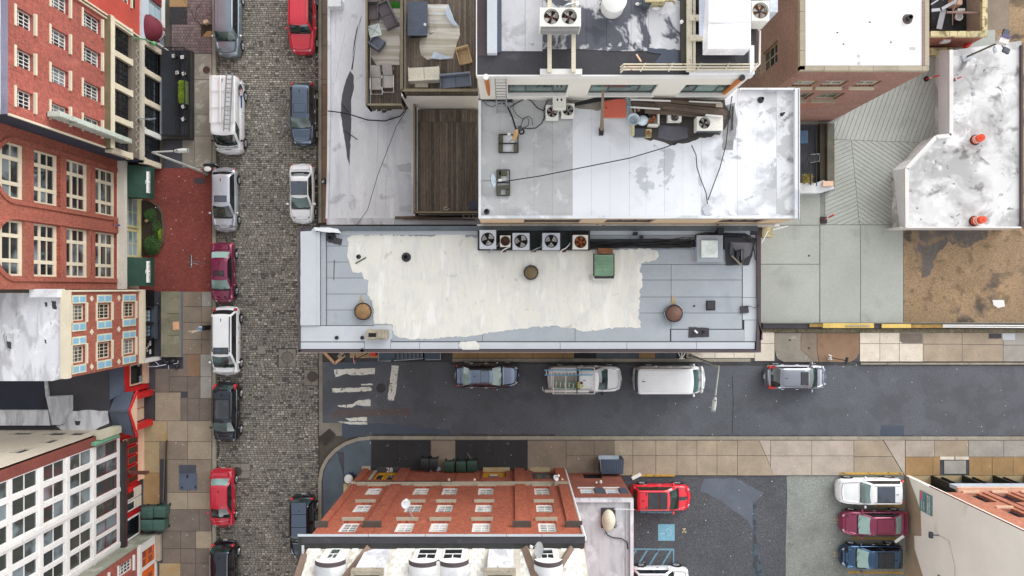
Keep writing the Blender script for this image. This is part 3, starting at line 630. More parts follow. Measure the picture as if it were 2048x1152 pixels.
# ---- tall red brick building with shuttered storefront bays (north)
D1 = 696; f1 = ('E', -D1*K); X1 = -D1*K
b1 = root('brick_building', 'tall red brick building with small-paned white windows above dark glazed bays, beside the fenced terrace', 'building', (X1, GY(220), 0))
cols = [136.5, 193, 250.5, 307]; wins = []
for z0, z1, cs in ((14.2, 15.5, cols[1:]), (11.2, 12.75, cols), (8.0, 9.8, cols)):
    for c in cs: wins.append((GY(c+12.5), GY(c-12.5), z0, z1))
wins += [(GY(136.5+12.5), GY(136.5-12.5), 14.2, 15.5)]
wall(w := MB(), f1, GY(336), GY(109), 7.55, 16.1, wins, .26); mk('wall', w, m_bE, b1)
for a in wins: window(f1, b1, a[0], a[1], a[2], a[3], 4, 3, .26, .06, .035, m_white, m_glass, m_cream, m_cream, sh=.12)
mk('side_wall', MB().box(X1-4, X1, GY(336.2)-.0, GY(336)-.01, 0, 16.1).box(X1-14, X1-.0, GY(336)-.02, GY(336), 0, 16.1), m_blueren, b1)
mk('cornice', MB().box(X1-.05, X1+.35, GY(336), GY(109), 7.05, 7.5), M('mossy_cornice', C(112, 104, 78), .9, var=.2, fine=.2), b1)
mk('cornice_flashing', MB().box(X1+.352, X1+.40, GY(336), GY(109), 7.1, 7.52), m_cream, b1)
mk('corner_trim', MB().box(X1-.02, X1+.10, GY(336)-.06, GY(336)+.05, 7.6, 16.1), m_cream, b1)
edges = [109, 164, 221, 278, 335]
mk('bay_wall', MB().box(X1-.5, X1-.32, GY(336), GY(109), 0, 7.05), m_black, b1)
for i, e in enumerate(edges):
    mk('pilaster', MB().box(X1-.3, X1+.06, GY(e+5), GY(e-5), 4.55, 7.04).box(X1-.3, X1+.12, GY(e+6), GY(e-6), 6.75, 7.03).box(X1-.3, X1+.1, GY(e+6), GY(e-6), 4.4, 4.6), m_cream, b1)
    mk('pilaster', MB().box(X1-.3, X1+.06, GY(e+5), GY(e-5), .5, 3.0).box(X1-.3, X1+.12, GY(e+6), GY(e-6), 2.75, 3.0), m_cream if i != 3 else m_white, b1)
mk('spandrel_beam', MB().box(X1-.3, X1+.04, GY(336), GY(109), 3.5, 4.5), M('grey_brown_beam', C(108, 98, 86), .9, var=.2), b1)
mk('sign_band', MB().box(X1-.3, X1+.2, GY(336), GY(109), 3.1, 3.45), M('stone_band', C(186, 180, 164), .9, var=.1), b1)
for i in range(4):
    y0, y1 = GY(edges[i+1]-6), GY(edges[i]+6)
    window(('E', X1-.1), b1, y0, y1, 4.62, 7.0, 4, 4, .1, .05, .03, m_black, m_glassdk, name='storefront_window')
    window(('E', X1-.1), b1, y0, y1, .6, 3.0, 3, 4, .1, .05, .03, m_black, m_glassdk, name='storefront_window')
mk('threshold_strip', MB().box(X1+.0, X1+.1, GY(276), GY(165), .45, .62), m_steel, b1)
mk('roof', MB().box(X1-14, X1-.3, GY(336), GY(109), 15.7, 15.9), m_wroof, b1)
mk('parapet', MB().box(X1-.3, X1-.004, GY(336), GY(109), 15.9, 16.2), M('dark_parapet_flashing', C(120, 118, 136), .8), b1)
mk('drainpipe', MB().tube([(X1+.12, GY(115), 7.6), (X1+.12, GY(115), 16)], .06, 6), m_cream, b1)
vs = root('blade_sign', 'long pale green peeling vertical blade sign on the red brick wall above the dark bays', 'sign', (X1+.3, GY(316), 6))
mk('box', MB().box(X1+.08, X1+.85, GY(320), GY(312), 5.9, 13.2), M('pale_mint_peeling_paint', C(178, 186, 176), .8, var=.12, patches=[(C(120, 116, 88), 1.2, .56, .08, .8), (C(120, 150, 132), .9, .6, .08, .6)]), vs, bevel=.03)
mk('bracket', MB().box(X1, X1+.1, GY(318), GY(314), 6.4, 6.5).box(X1, X1+.1, GY(318), GY(314), 12.4, 12.5), m_rust, vs)
wr = MB()
for k in range(14):
    y = GY(130+k*14); wr.tube([(X1+.15, y, 4.1), (X1+.2, y-.18, 3.85), (X1+.15, y-.38, 4.15), (X1+.15, y-.53, 4.1)], .011, 4)
mk('string_light_cable', wr, m_white, b1)
fl = root('flag', 'small blue and white flag on a short pole above the dark storefront', 'flag', (X1+.3, GY(262), 3.6))
mk('pole', MB().tube([(X1+.04, GY(261), 3.4), (X1+1.3, GY(262), 3.9)], .02, 5), m_cream, fl)
mk('cloth', MB().grid(lambda u, v: (X1-.2+u*1.5, GY(262)+.10*math.sin(u*7)*(1-abs(v-.5)), 3.85-v*.35+.1*u), 12, 3), M('blue_white_cloth', C(178, 200, 224), .9, patches=[(C(60, 70, 150), 3, .62, .04, .8)]), fl)
lb = root('wall_bracket_lamp', 'thin green bracket lamp at the corner of the first pale pilaster', 'lamp', (X1+.3, GY(118), 3.8))
mk('arm', MB().tube([(X1, GY(117), 3.6), (X1+.2, GY(118), 4.4), (X1+.9, GY(120), 4.3), (X1+1.1, GY(121), 3.8)], .05, 6), M('green_patina', C(92, 150, 104), .7), lb)
mk('shade', MB().cyl(X1+1.1, GY(121), 3.6, 3.85, .16, 12, .06), M('green_patina2', C(100, 160, 110), .7), lb)
# ---- fenced terrace in front of it
tr = root('iron_fenced_terrace', 'raised dark terrace with black iron railing in front of the glazed brick building', 'terrace', (GX(358), GY(190), 0))
mk('deck', MB().pbox(328, 385, 106, 274, 0, .5, 0), M('dark_blue_deck', C(46, 50, 58), .8, var=.25, fine=.15, patches=[(C(76, 80, 88), .8, .62, .12, .5)]), tr)
mk('edge_wall', MB().pbox(385.2, 390, 106, 281, 0, .56, 0).pbox(330, 385, 274.2, 281, 0, .56, 0), M('terrace_kerb', C(52, 50, 46), .9, var=.3), tr)
b = MB()
for (a, c) in (((368.5, 108), (368.5, 272)), ((387, 108), (387, 279)), ((345, 108), (387, 108)), ((340, 278), (387, 278))):
    p, q = P(*a), P(*c); b.bar((p[0], p[1], 1.45), (q[0], q[1], 1.45), .05); b.bar((p[0], p[1], .7), (q[0], q[1], .7), .035)
    n = int((Vector(q)-Vector(p)).length/.14)
    for i in range(n+1): b.box(p[0]+(q[0]-p[0])*i/n-.009, p[0]+(q[0]-p[0])*i/n+.009, p[1]+(q[1]-p[1])*i/n-.009, p[1]+(q[1]-p[1])*i/n+.009, .5, 1.45)
mk('railing', b, m_black, tr)
pot = [(347, 111.5), (364, 114), (353.5, 145), (367, 147), (366, 213), (366, 238)]
where = ['in the top left corner of the iron-fenced terrace', 'beside the railing in the top right corner of the iron-fenced terrace', 'left of the pair just above the green hedge box', 'right of the pair just above the green hedge box', 'just below the green hedge box', 'alone near the lower end of the fenced terrace']
for i, (x, y) in enumerate(pot):
    c = P(x, y, .95); rt = root('cube_stool', 'small square stool ' + where[i], 'stool', (c[0], c[1], .5), 'white stools on the terrace')
    mk('seat', MB().rbox(c[0], c[1], .9, .95, .13, .13, .1*i), m_white, rt, bevel=.01)
    mk('leg_frame', MB().rbox(c[0], c[1], .5, .9, .1, .1, .1*i), m_black, rt); mk('seat_hole', MB().cyl(c[0], c[1], .951, .956, .035, 8), m_black, rt)
def foliage(mb, x0, x1, y0, y1, z0, z1, n, s, seed=1, shape=None):
    r = random.Random(seed)
    for _ in range(n):
        u, v = r.random(), r.random()
        if shape and not shape(u, v): continue
        c = Vector((x0+(x1-x0)*u, y0+(y1-y0)*v, z0+(z1-z0)*r.random()))
        a, t = r.uniform(0, 6.28), r.uniform(-.9, .9); d = Vector((math.cos(a), math.sin(a), t*.6)).normalized()*s*r.uniform(.6, 1.3); e = Vector((-math.sin(a), math.cos(a), r.uniform(-.5, .5))).normalized()*s*.4
        mb.add([c-d, c+e, c+d, c-e], [(0, 1, 2, 3)])
    return mb
hb = root('hedge_planter', 'narrow planter of bright yellow-green hedge by the black iron railing of the terrace', 'planter', (GX(357), GY(183), .5))
p = P(356.5, 160, 1.1); q = P(370, 206, 1.1)
mk('box', MB().box(p[0], q[0], q[1], p[1], .5, .9), M('planter_rim', C(120, 140, 110), .7), hb)
mk('foliage', foliage(MB(), p[0]+.04, q[0]-.02, q[1]+.05, p[1]-.05, .85, 1.2, 1500, .06, 2), m_leafy, hb, kind='stuff')
# small street tree growing in a pit in the mauve bricks
st = root('street_tree', 'thin leafless street tree in a square pit in the mauve brick pavement', 'tree', P(413, 62))
mk('soil_pit', MB().pbox(403, 425, 50, 75, .05, .14, 0), m_soil, st)
base = Vector(P(413, 60, .1)); b = MB(); r = random.Random(8)
def limb(p, d, l, rr, k):
    q = p + d*l; b.tube([p, (p+q)/2 + Vector((r.uniform(-.05,.05), r.uniform(-.05,.05), 0))*l, q], [rr, rr*.8, rr*.6], 5)
    if k:
        for _ in range(3):
            a = Vector((r.uniform(-1,1), r.uniform(-1,1), r.uniform(.1,.9))).normalized(); limb(q, (d*.5+a).normalized(), l*r.uniform(.5,.75), rr*.55, k-1)
limb(base, Vector((-.05, .05, 1)), 1.7, .04, 0); top = base + Vector((-.08, .08, 1.7))
for d in ((-.7,-.2,.35), (-.25,.9,.5), (.4,.75,.6), (.35,-.2,.8)): limb(top, Vector(d).normalized(), .9, .022, 2)
mk('trunk', b, m_trunk, st)
mk('branch_stake_label', MB().rbox(*P(417, 48)[:2], .14, .5, .18, .12, .3), M('pale_paper_box', C(206, 178, 150), .8), st)
mk('soil_cover', MB().pprism([(414, 62), (424, 62), (423, 74), (405, 73)], .14, .17), SL['or'], st)
# ---- neighbour to the north, with the round awning
f0 = ('E', X1)
b0 = root('brick_building', 'red brick building with grey-blue shopfront and maroon dome awning at the top left', 'building', (X1, GY(40), 0))
hw = (GY(62), GY(38), 4.6, 6.4)
wall(w := MB(), f0, GY(108.5), GY(-200), 3.4, 15, [hw], .22); mk('wall', w, M('smooth_red_brick', C(176, 70, 56), .9, var=.12, fine=.08, brick=('y', C(168, 64, 52), C(170, 80, 66), .21, .072, .006)), b0)
window(f0, b0, *hw, 3, 4, .22, .07, .03, m_cream, m_glass, m_cream); mk('shutter', MB().box(X1+.005, X1+.05, GY(61), GY(39), 4.1, 4.55), m_glassdk, b0)
mk('party_trim', MB().box(X1-.2, X1+.12, GY(109.5), GY(107), 3.4, 15.1), m_cream, b0)
mk('shop_wall', MB().box(X1-.4, X1, GY(106), GY(-200), 0, 2.4), M('grey_blue_paint', C(116, 126, 134), .7), b0)
mk('shop_cornice', MB().box(X1-.4, X1+.14, GY(108), GY(-200), 2.4, 3.38), M('pale_grey_paint', C(178, 188, 196), .7, var=.08), b0)
mk('shop_post', MB().box(X1+.01, X1+.2, GY(100), GY(97), 0, 2.4).box(X1+.01, X1+.14, GY(72), GY(-200), .1, .5), m_white, b0)
mk('shop_pilaster', MB().box(X1+.005, X1+.08, GY(20), GY(-12), .5, 2.35), m_maroonp, b0)
window(('E', X1+.1), b0, GY(52), GY(26), .6, 2.3, 1, 2, .08, .05, .03, m_steel, m_glasslt, name='shop_window')
mk('roof', MB().box(X1-14, X1-.3, GY(108.5), GY(-200), 14.6, 14.9), m_tar, b0)
# dome awning: quarter-sphere canvas on the shopfront
aw = root('awning', 'round maroon dome awning over a shop door at the top left', 'awning', (X1, GY(78), 2)); yc, R_ = GY(81), .98
mk('canvas', MB().grid(lambda u, v: (X1+.02+R_*1.02*math.sin(math.pi*u)*math.cos(v*math.pi/2), yc+R_*math.cos(math.pi*u), 2.15+1.0*math.sin(v*math.pi/2)*math.sin(math.pi*u)**.5), 24, 10), m_marooncv, aw, smooth=True)
mk('valance', MB().grid(lambda u, v: (X1+.03+R_*1.03*math.sin(math.pi*u), yc+R_*math.cos(math.pi*u), 2.15-.28*v), 24, 1), m_marooncv, aw)
b = MB()
for i in range(5, 19):
    if i in (11, 12): continue
    t = math.pi*i/24; b.rbox(X1+.03+R_*1.05*math.sin(t), yc+R_*1.02*math.cos(t), 1.98, 2.12, .015, .04, math.pi/2-t)
mk('white_lettering', b, m_white, aw)
mk('support_post', MB().box(X1+.5, X1+.56, yc-.95, yc-.89, .13, 2.1), m_white, aw)
# ---- orange brick building with big cream windows
D2 = 741; f2 = ('E', -D2*K); X2 = -D2*K
b2 = root('brick_building', 'orange-red brick building with cream grid windows above the green awnings', 'building', (X2, GY(457), 0))
holes = []; bays = ((360, 443), (475, 558)); lv = ((3.25, 5.75), (6.4, 8.75), (9.4, 11.7), (12.4, 14.9))
for a, c in bays:
    for z0, z1 in lv: holes.append((GY(c), GY(a), z0, z1))
wall(w := MB(), f2, GY(578), GY(336.5), 3.0, 17, holes, .3)
mk('wall', w, m_bE2, b2)
for (a, c) in bays:
    for bi, (z0, z1) in enumerate(lv):
        u0, u1 = GY(c), GY(a); L_ = u1-u0; fw = .12
        us = [u0+fw, u0+L_*.24, u0+L_*.31, u0+L_*.69, u0+L_*.76, u1-fw]
        arch = bi == 3
        mb = MB(); A, B_ = -.3, -.2
        zz = [z0, z0+.28, z0+(z1-z0)*.38, z0+(z1-z0)*.62, z0+(z1-z0)*.70, z1-.12, z1]
        for (p0, p1) in ((u0, us[0]), (us[1], us[2]), (us[3], us[4]), (us[5], u1)): fbox(mb, f2, p0, p1, A, B_, z0, z1)
        for (p0, p1) in ((us[0], us[1]), (us[2], us[3]), (us[4], us[5])):
            fbox(mb, f2, p0, p1, A, B_-.01, zz[0], zz[1]); fbox(mb, f2, p0, p1, A, B_-.01, zz[3], zz[4]); fbox(mb, f2, p0, p1, A, B_-.01, zz[5], zz[6]); fbox(mb, f2, p0, p1, A, B_-.02, (zz[1]+zz[3])/2-.03, (zz[1]+zz[3])/2+.03)
        wo = mk('window', mb, m_cream, b2)
        for (p0, p1) in ((us[0], us[1]), (us[2], us[3]), (us[4], us[5])):
            zc = (zz[1]+zz[3])/2
            for (q0, q1) in ((zz[1], zc-.03), (zc+.03, zz[3]), (zz[4], zz[5])): mk('pane', fbox(MB(), f2, p0, p1, A+.01, A+.03, q0, q1), m_glass, wo)
        mk('sill', fbox(MB(), f2, u0, u1, -.2, .05, z0-.09, z0-.003), m_bE2 if bi else m_cream, wo)
        if arch:   # brick spandrels make the round head and the rounded jambs
            R = L_/2; zc = z1-R*.62; uc = (u0+u1)/2
            for sgn in (-1, 1):
                pts = [(uc+sgn*R, zc)] + [(uc+sgn*R*math.cos(t), zc+R*.62*math.sin(t)) for t in [math.pi/2*i/8 for i in range(9)]] + [(uc, z1), (uc+sgn*R, z1)]
                pts = pts[1:]; n = len(pts); vb = [fm(f2, p[0], -.19, p[1]) for p in pts] + [fm(f2, p[0], -.004, p[1]) for p in pts]
                mk('arch_spandrel', MB().add(vb, [tuple(range(n)), tuple(range(n, 2*n))] + [(i, (i+1) % n, n+(i+1) % n, n+i) for i in range(n)]), m_bE2, b2)
    for (g0, g1) in ((GY(a)+.06, GY(a)+.3), (GY(c)-.3, GY(c)-.06)): mk('brick_jamb_roll', fbox(MB(), f2, g0, g1, .003, .09, 3.3, 13.2), m_bE2, b2)
    cu, Ra = (GY(a)+GY(c))/2, (GY(a)-GY(c))/2; b = MB()
    for i in range(12):
        t0, t1 = math.pi*i/12, math.pi*(i+1)/12
        pts = [(cu+(Ra+k)*math.cos(t), 13.2+(Ra*.95+k)*math.sin(t)) for k, t in ((.06, t0), (.32, t0), (.32, t1), (.06, t1))]
        b.add([fm(f2, p[0], .003, p[1]) for p in pts] + [fm(f2, p[0], .09, p[1]) for p in pts], [(0,1,2,3), (4,5,6,7), (0,1,5,4), (1,2,6,5), (2,3,7,6), (3,0,4,7)])
    mk('brick_arch_roll', b, m_bE2, b2)
for z0, z1 in ((5.95, 6.2), (8.95, 9.2)):
    for a, c in bays: mk('spandrel_panel', fbox(MB(), f2, GY(c)+.3, GY(a)-.3, .003, .03, z0, z1), m_bE2, b2)
for z in (3.35, 3.6): mk('pier_base_moulding', fbox(MB(), f2, GY(473), GY(446), .003, .10 if z < 3.5 else .07, z-.12, z+.1), m_bE2, b2)
mk('ledge', fbox(MB(), f2, GY(578), GY(337), -.3, .52, 2.85, 3.2), M('pale_ledge', C(206, 200, 188), .8, var=.06), b2)
mk('shop_wall', MB().box(X2-.5, X2-.12, GY(578), GY(337), 0, 2.84), m_cream, b2)
mk('roof', MB().box(X2-14, X2-.3, GY(578), GY(337), 16.5, 16.8), m_wroof, b2)
m_yelcream = M('yellow_cream_paint', C(212, 204, 152), .75, var=.1)
for a, c in ((398, 458), (462, 516)):
    window(('E', X2+.02), b2, GY(c), GY(a), .35, 2.5, 2, 3, .1, .16, .05, m_yelcream, m_glasslt, name='shop_window')
mk('shop_sill', MB().box(X2-.1, X2+.14, GY(517), GY(396), .13, .34), m_yelcream, b2)
lg = root('wall_lamp', 'small purple-tinted lamp on the brick pier between the big cream windows', 'lamp', (X2+.1, GY(459), 3.5))
mk('body', MB().ell((X2+.3, GY(459), 3.55), .12, .09, .12).tube([(X2+.04, GY(459), 3.7), (X2+.3, GY(459), 3.55)], .03, 5), M('violet_glass', C(90, 84, 130), .3), lg)
# green canvas awnings with white signs
for k, (y0, y1) in enumerate(((343, 404), (518, 572))):
    a = root('awning', ('dark green barrel awning with a white scroll sign, %s' % ('north of the planting bed' if k == 0 else 'south of the planting bed')), 'awning', (X2+.6, GY((y0+y1)/2), 2), 'green awnings over the plaza doors')
    u0, u1 = GY(y1), GY(y0)
    mk('canvas', MB().grid(lambda u, v: (X2+.1+1.62*math.sin(v*math.pi/2)**.9, u0+(u1-u0)*u, 1.75+1.1*math.cos(v*math.pi/2)+.04*math.sin(u*math.pi)), 8, 10), m_chgreen, a, smooth=True)
    mk('side_panel', MB().grid(lambda u, v: (X2+.1+1.62*u*math.sin(v*math.pi/2)**.9, u0+.001, 1.75+1.1*math.cos(v*math.pi/2)), 6, 8).grid(lambda u, v: (X2+.1+1.62*u*math.sin(v*math.pi/2)**.9, u1-.001, 1.75+1.1*math.cos(v*math.pi/2)), 6, 8), m_chgreen, a)
    mk('valance', MB().box(X2+1.72, X2+1.75, u0, u1, 1.45, 1.76), m_chgreen, a)
    m_ = (u0+u1)/2; s_ = MB()
    s_.add([(X2+1.60, m_-.78, 2.3), (X2+1.78, m_-.78, 2.12), (X2+1.78, m_+.78, 2.12), (X2+1.60, m_+.78, 2.3)], [(0, 1, 2, 3)])
    s_.ell((X2+1.60, m_, 2.3), .10, .17, .03); mk('sign_board', s_, m_white, a)
    l_ = MB(); r = random.Random(k)
    for i in range(16):
        y = m_+.70-i*.093
        if i != 7: l_.obox((X2+1.745, y, 2.165), (.028, 0, -.03), (0, r.uniform(.018, .034), 0), (.002, 0, .002))
    mk('dark_lettering', l_, m_chgreen, a)
# planting bed
bed = root('planting_bed', 'rounded planting bed of green shrubs with a low stone edge between the green awnings', 'planter', (GX(303), GY(455), .13))
outl = [(284, 402), (300, 402), (316, 412), (325, 428), (328, 456), (326, 486), (316, 503), (300, 511), (284, 512)]
mk('soil', MB().pprism(outl, .1, .28, 0), m_soil, bed)
b = MB()
for i in range(1, len(outl)-2):
    b.bar(P(*outl[i], .24), P(*outl[i+1], .24), .12, .26)
mk('edging', b, M('bed_edging', C(96, 78, 66), .9, var=.3), bed)
for cx, cy, rx, ry, h, n, mt in ((303, 490, 16, 20, .9, 2600, m_leaf), (299, 430, 11, 13, .8, 1500, m_leaf), (310, 455, 9, 16, .35, 500, m_leaf), (318, 470, 4, 14, .3, 260, m_leafy)):
    c = P(cx, cy, .5); r = random.Random(cx); b = MB()
    for _ in range(n):
        t = r.uniform(0, 6.28); q = math.sqrt(r.random()); zz = h*(1-q*q)*r.uniform(.55, 1.05)
        foliage(b, c[0]+rx*K*q*math.cos(t), c[0]+rx*K*q*math.cos(t)+.02, c[1]+ry*K*q*math.sin(t), c[1]+ry*K*q*math.sin(t)+.02, .25+zz, .3+zz, 1, .055, r.randint(0, 99999))
    mk('foliage', b, mt, bed, kind='stuff')
mk('fallen_leaf_cluster', MB().rbox(*P(293, 441, .6)[:2], .5, .62, .12, .1, .7), M('tan_leaf', C(186, 150, 108), .8), bed)
for x, y in ((308, 505), (312, 500), (318, 494), (311, 415), (317, 502)): mk('white_pebble', MB().ell(P(x, y, .32), .05, .05, .03, 8, 4), m_white, bed)
# ---- blue-shuttered brick house
D3 = 702; f3 = ('E', -D3*K); X3 = -D3*K
b3 = root('brick_house', 'red brick house with light blue panelled shutters and a patchy white roof', 'house', (X3, GY(650), 0))
wy = ((603, 629), (670, 697)); sy = ((587.5, 601), (632, 646), (654.5, 668), (700, 714)); fl3 = ((9.25, 10.5), (6.5, 8.0), (3.6, 5.1)); holes = [(GY(c), GY(a), z0, z1) for a, c in wy for z0, z1 in fl3]
wall(w := MB(), f3, GY(718), GY(579), 3.1, 11.1, holes, .2); mk('wall', w, m_bE2, b3)
for h in holes: window(f3, b3, *h, 4, 3, .2, .07, .03, m_cream, m_glass, m_cream, m_cream, sh=.1)
m_cream2 = M('cream_shutter_frame', C(200, 200, 176), .7)
for a, c in sy:
    for z0, z1 in fl3:
        u0, u1 = GY(c), GY(a); s_ = mk('shutter', fbox(MB(), f3, u0, u1, .004, .05, z0-.05, z1+.05), m_cream2, b3); zm = (z0+z1)/2
        for q0, q1 in ((z0+.03, zm-.06), (zm+.06, z1-.03)): mk('panel', fbox(MB(), f3, u0+.09, u1-.09, .05, .062, q0, q1), m_blueshut, s_)
for y in (594, 649.5, 707.5):
    for z in (8.6, 5.6): c = fm(f3, 0, .01, z)[0]; mk('tie_plate', MB().obox((c+.01, GY(y), z), (.015, 0, 0), (0, .1, .1), (0, -.1, .1)), m_cream, b3)
mk('cornice', fbox(MB(), f3, GY(718), GY(579), -.2, .25, 10.95, 11.3), m_cream, b3); mk('drainpipe', MB().tube([(X3+.1, GY(581), 3), (X3+.1, GY(581), 11)], .06, 6), m_cream, b3)
mk('shop_cornice', fbox(MB(), f3, GY(718), GY(579), -.2, .3, 2.75, 3.05), m_cream, b3)
mk('shopfront', fbox(MB(), f3, GY(712), GY(580), -.6, -.45, 0, 2.75), m_black, b3)
mk('shop_frame', fbox(fbox(fbox(MB(), f3, GY(614), GY(611), -.45, -.05, .2, 2.7), f3, GY(676), GY(673), -.45, -.05, .2, 2.7), f3, GY(646), GY(643), -.45, -.05, .2, 2.7), m_black, b3)
b = MB()
for i in range(18): y = GY(604+i*5.2); fbox(b, f3, y-.065, y+.065, .0, .16, 2.45, 2.72)
mk('dentil_band', b, M('tarnished_gold', C(150, 146, 84), .6, var=.3), b3)
for a, c in ((618, 642), (648, 671)): window(('E', X3-.25), b3, GY(c), GY(a), .9, 2.3, 3, 3, .1, .05, .04, m_black, m_glasslt, name='arched_shop_window')
mk('planter_ledge', fbox(MB(), f3, GY(676), GY(611), -.42, .02, .5, .85), m_dkgrey, b3)
b = MB(); r = random.Random(4)
for i in range(9): y, z = GY(682+r.uniform(0, 22)), r.uniform(.7, 2.3); fbox(b, f3, y-.06, y+.06, -.44, -.43, z, z+.14)
fbox(b, f3, GY(690), GY(680), -.44, -.43, .6, .85); fbox(b, f3, GY(706), GY(697), -.44, -.43, .6, .85); mk('window_notices', b, m_white, b3)
mk('side_cornice', MB().box(X3-.9, X3+.1, GY(719), GY(713), 0, 2.7), m_white, b3)
rfz = 11.15
mk('roof', MB().pprism([(-260, 586), (126, 586), (124, 757), (104, 762), (-260, 762)], rfz-.4, rfz), m_wroofL, b3)
mk('parapet', MB().pprism([(124.5, 590), (134, 590), (132, 758), (122, 758)], rfz-.3, rfz+.1), m_wroof, b3)
mk('chimney', MB().pbox(58, 115, 578, 595, rfz-.2, rfz+.5), m_wroof, b3, bevel=.03)
for x, y, s_ in ((108, 610, 9), (92, 609, 5), (18, 690, 8), (91, 683, 4)): mk('roof_patch', MB().pprism(ragged([(x-s_*.6, y-s_), (x+s_*.4, y-s_*.8), (x+s_*.6, y+s_), (x-s_*.3, y+s_*.8)], 1, 3, s_), rfz, rfz+.01), m_tar, b3)
stp = root('stone_stoop', 'raised weathered stone platform in front of the blue-shuttered house', 'platform', (GX(342), GY(648), 0))
mk('platform', MB().pbox(322, 361, 583, 714, 0, .5, .5), M('mossy_platform', C(128, 124, 104), .9, var=.2, vs=.8, fine=.15, patches=[(C(156, 156, 136), .8, .58, .15, .6), (C(92, 84, 64), .9, .6, .1, .5)]), stp)
for y in (627, 670): mk('joint', MB().pbox(335, 361, y, y+.8, .5, .504), m_seam, stp)
mk('edge_strip', MB().pbox(359.5, 361.5, 583, 714, .1, .53, .5).pbox(333, 334, 583, 625, .5, .52), m_steel, stp)
mk('doormat', MB().rbox(*P(352, 651.5, .52)[:2], .5, .52, .24, .3, .05), M('peach_mat', C(222, 168, 132), .9), stp)
stk = root('scrap_bicycle_heap', 'heap of black bags, folded chair and a silver bicycle frame below the stone platform', 'junk heap', P(335, 727))
mk('bag', MB().ell(P(345, 722, .3), .3, .2, .22).ell(P(354, 733, .25), .18, .2, .2).ell(P(331, 724, .25), .35, .16, .2), m_binblack, stk, smooth=True)
mk('frame_tube', MB().tube([P(293, 733, 1.0), P(312, 733, 1.0), P(332, 729, .8)], .035, 5).tube([P(306, 719, 1), P(318, 730, .9)], .02, 5).tube([P(347, 728, .6), P(356, 726, .6), P(356, 721, .6)], .025, 5).tube([P(337, 731, .7), P(337, 738, .7)], .03, 5), M('pale_metal_tube', C(196, 206, 222), .4, .3), stk)
mk('wheel', MB().lathe(*P(322, 725, .4)[:2], [(.3, .35), (.33, .38), (.3, .41)], 20), m_black, stk)
mk('heap_mat', MB().pbox(312, 368, 714, 737, .13, .15, 0), m_tar, stk)
# ---- low dark roofed shop with red front
Z4 = 4.0
b4 = root('low_shop', 'low shop with flat dark roof, slate pent roof and a bright red gabled door front', 'shop', (GX(270), GY(780), 0))
mk('roof', MB().pprism([(-300, 737), (219, 737), (219, 862), (-300, 862)], .1, Z4), m_tar, b4)
mk('tar_field', MB().pprism([(-300, 759), (88, 762), (90, 820), (-300, 820)], Z4, Z4+.02), M('navy_tar', C(38, 42, 56), .8, var=.12), b4)
mk('rear_parapet', MB().pprism([(-300, 821), (96, 821), (100, 851), (-300, 851)], Z4, Z4+.35), m_wroofL, b4)
mk('chimney_stack', MB().pprism([(92, 794), (137, 792), (137, 822), (120, 850), (104, 850)], Z4, Z4+.5).pprism([(88, 758), (93, 758), (98, 794), (91, 794)], Z4, Z4+.12), m_wroofJ, b4)
mk('light_flashing', MB().pprism(ragged([(138, 824), (172, 820), (216, 822), (218, 846), (190, 860), (126, 862), (112, 852), (134, 840)], 1, 8, 2), Z4+.0, Z4+.015), m_wroofL, b4)
for x, y, s_ in ((155, 846, 6), (119, 843, 10)): mk('tar_patch', MB().pprism(ragged([(x-s_, y-s_*.6), (x+s_, y-s_*.7), (x+s_*.7, y+s_*.7), (x-s_*.6, y+s_*.8)], 1, 4, s_), Z4+.02, Z4+.03), m_tar, b4)
# pent roof slope
def slope(pts): return MB().add([P(*p) for p in pts] + [(P(*p)[0], P(*p)[1], P(*p)[2]-.12) for p in pts], [(0,1,2,3), (7,6,5,4), (0,4,5,1), (1,5,6,2), (2,6,7,3), (3,7,4,0)])
mk('pent_roof', slope([(219, 741, 4.1), (247, 728, 3.2), (248, 786, 3.2), (219, 800, 4.1)]), m_slate, b4)
rg = (822)
for k, (pa, pb) in enumerate((((232, 786), (266, 783)), ((228, 862), (266, 872)))):
    mk('porch_roof', slope([(218, 822, 4.3), (256, 822, 4.3), (pb[0], pb[1], 3.25), (pa[0], pa[1], 3.4)]), m_slate, b4)
mk('ridge_cap', MB().bar(P(218, 822, 4.33), P(257, 822, 4.33), .12, .06), m_dkgrey, b4)
gx = P(257, 822, 4.3)[0]; g0, g1 = P(266, 783, 3.25), P(266, 872, 3.25)
mk('gable', MB().add([(gx, g0[1], 3.2), (gx, g1[1], 3.2), (gx, P(257, 822, 4.3)[1], 4.2), (gx-.1, g0[1], 3.2), (gx-.1, g1[1], 3.2), (gx-.1, P(257, 822, 4.3)[1], 4.2)], [(0,1,2), (3,4,5), (0,1,4,3)]), m_peach, b4)
mk('gable_trim', MB().bar((gx+.03, g0[1]+.05, 3.2), (gx+.03, gy_ := P(257, 822, 4.3)[1], 4.25), .1, .12).bar((gx+.03, g1[1]-.05, 3.2), (gx+.03, gy_, 4.25), .1, .12), m_redp, b4)
XD = -716*K
for y in (778, 837): mk('pilaster', MB().box(XD-.45, XD, GY(y+11.5), GY(y), .13, 3.0).box(XD-.5, XD+.08, GY(y+12.5), GY(y-1), 2.75, 3.02), m_redp, b4)
mk('lintel', MB().box(XD-.45, XD-.3, GY(848), GY(778), 2.45, 3.2), m_redp, b4)
mk('step', MB().box(XD-.9, XD+.1, GY(837), GY(789), .05, .2), m_tar, b4)
xd = -733*K
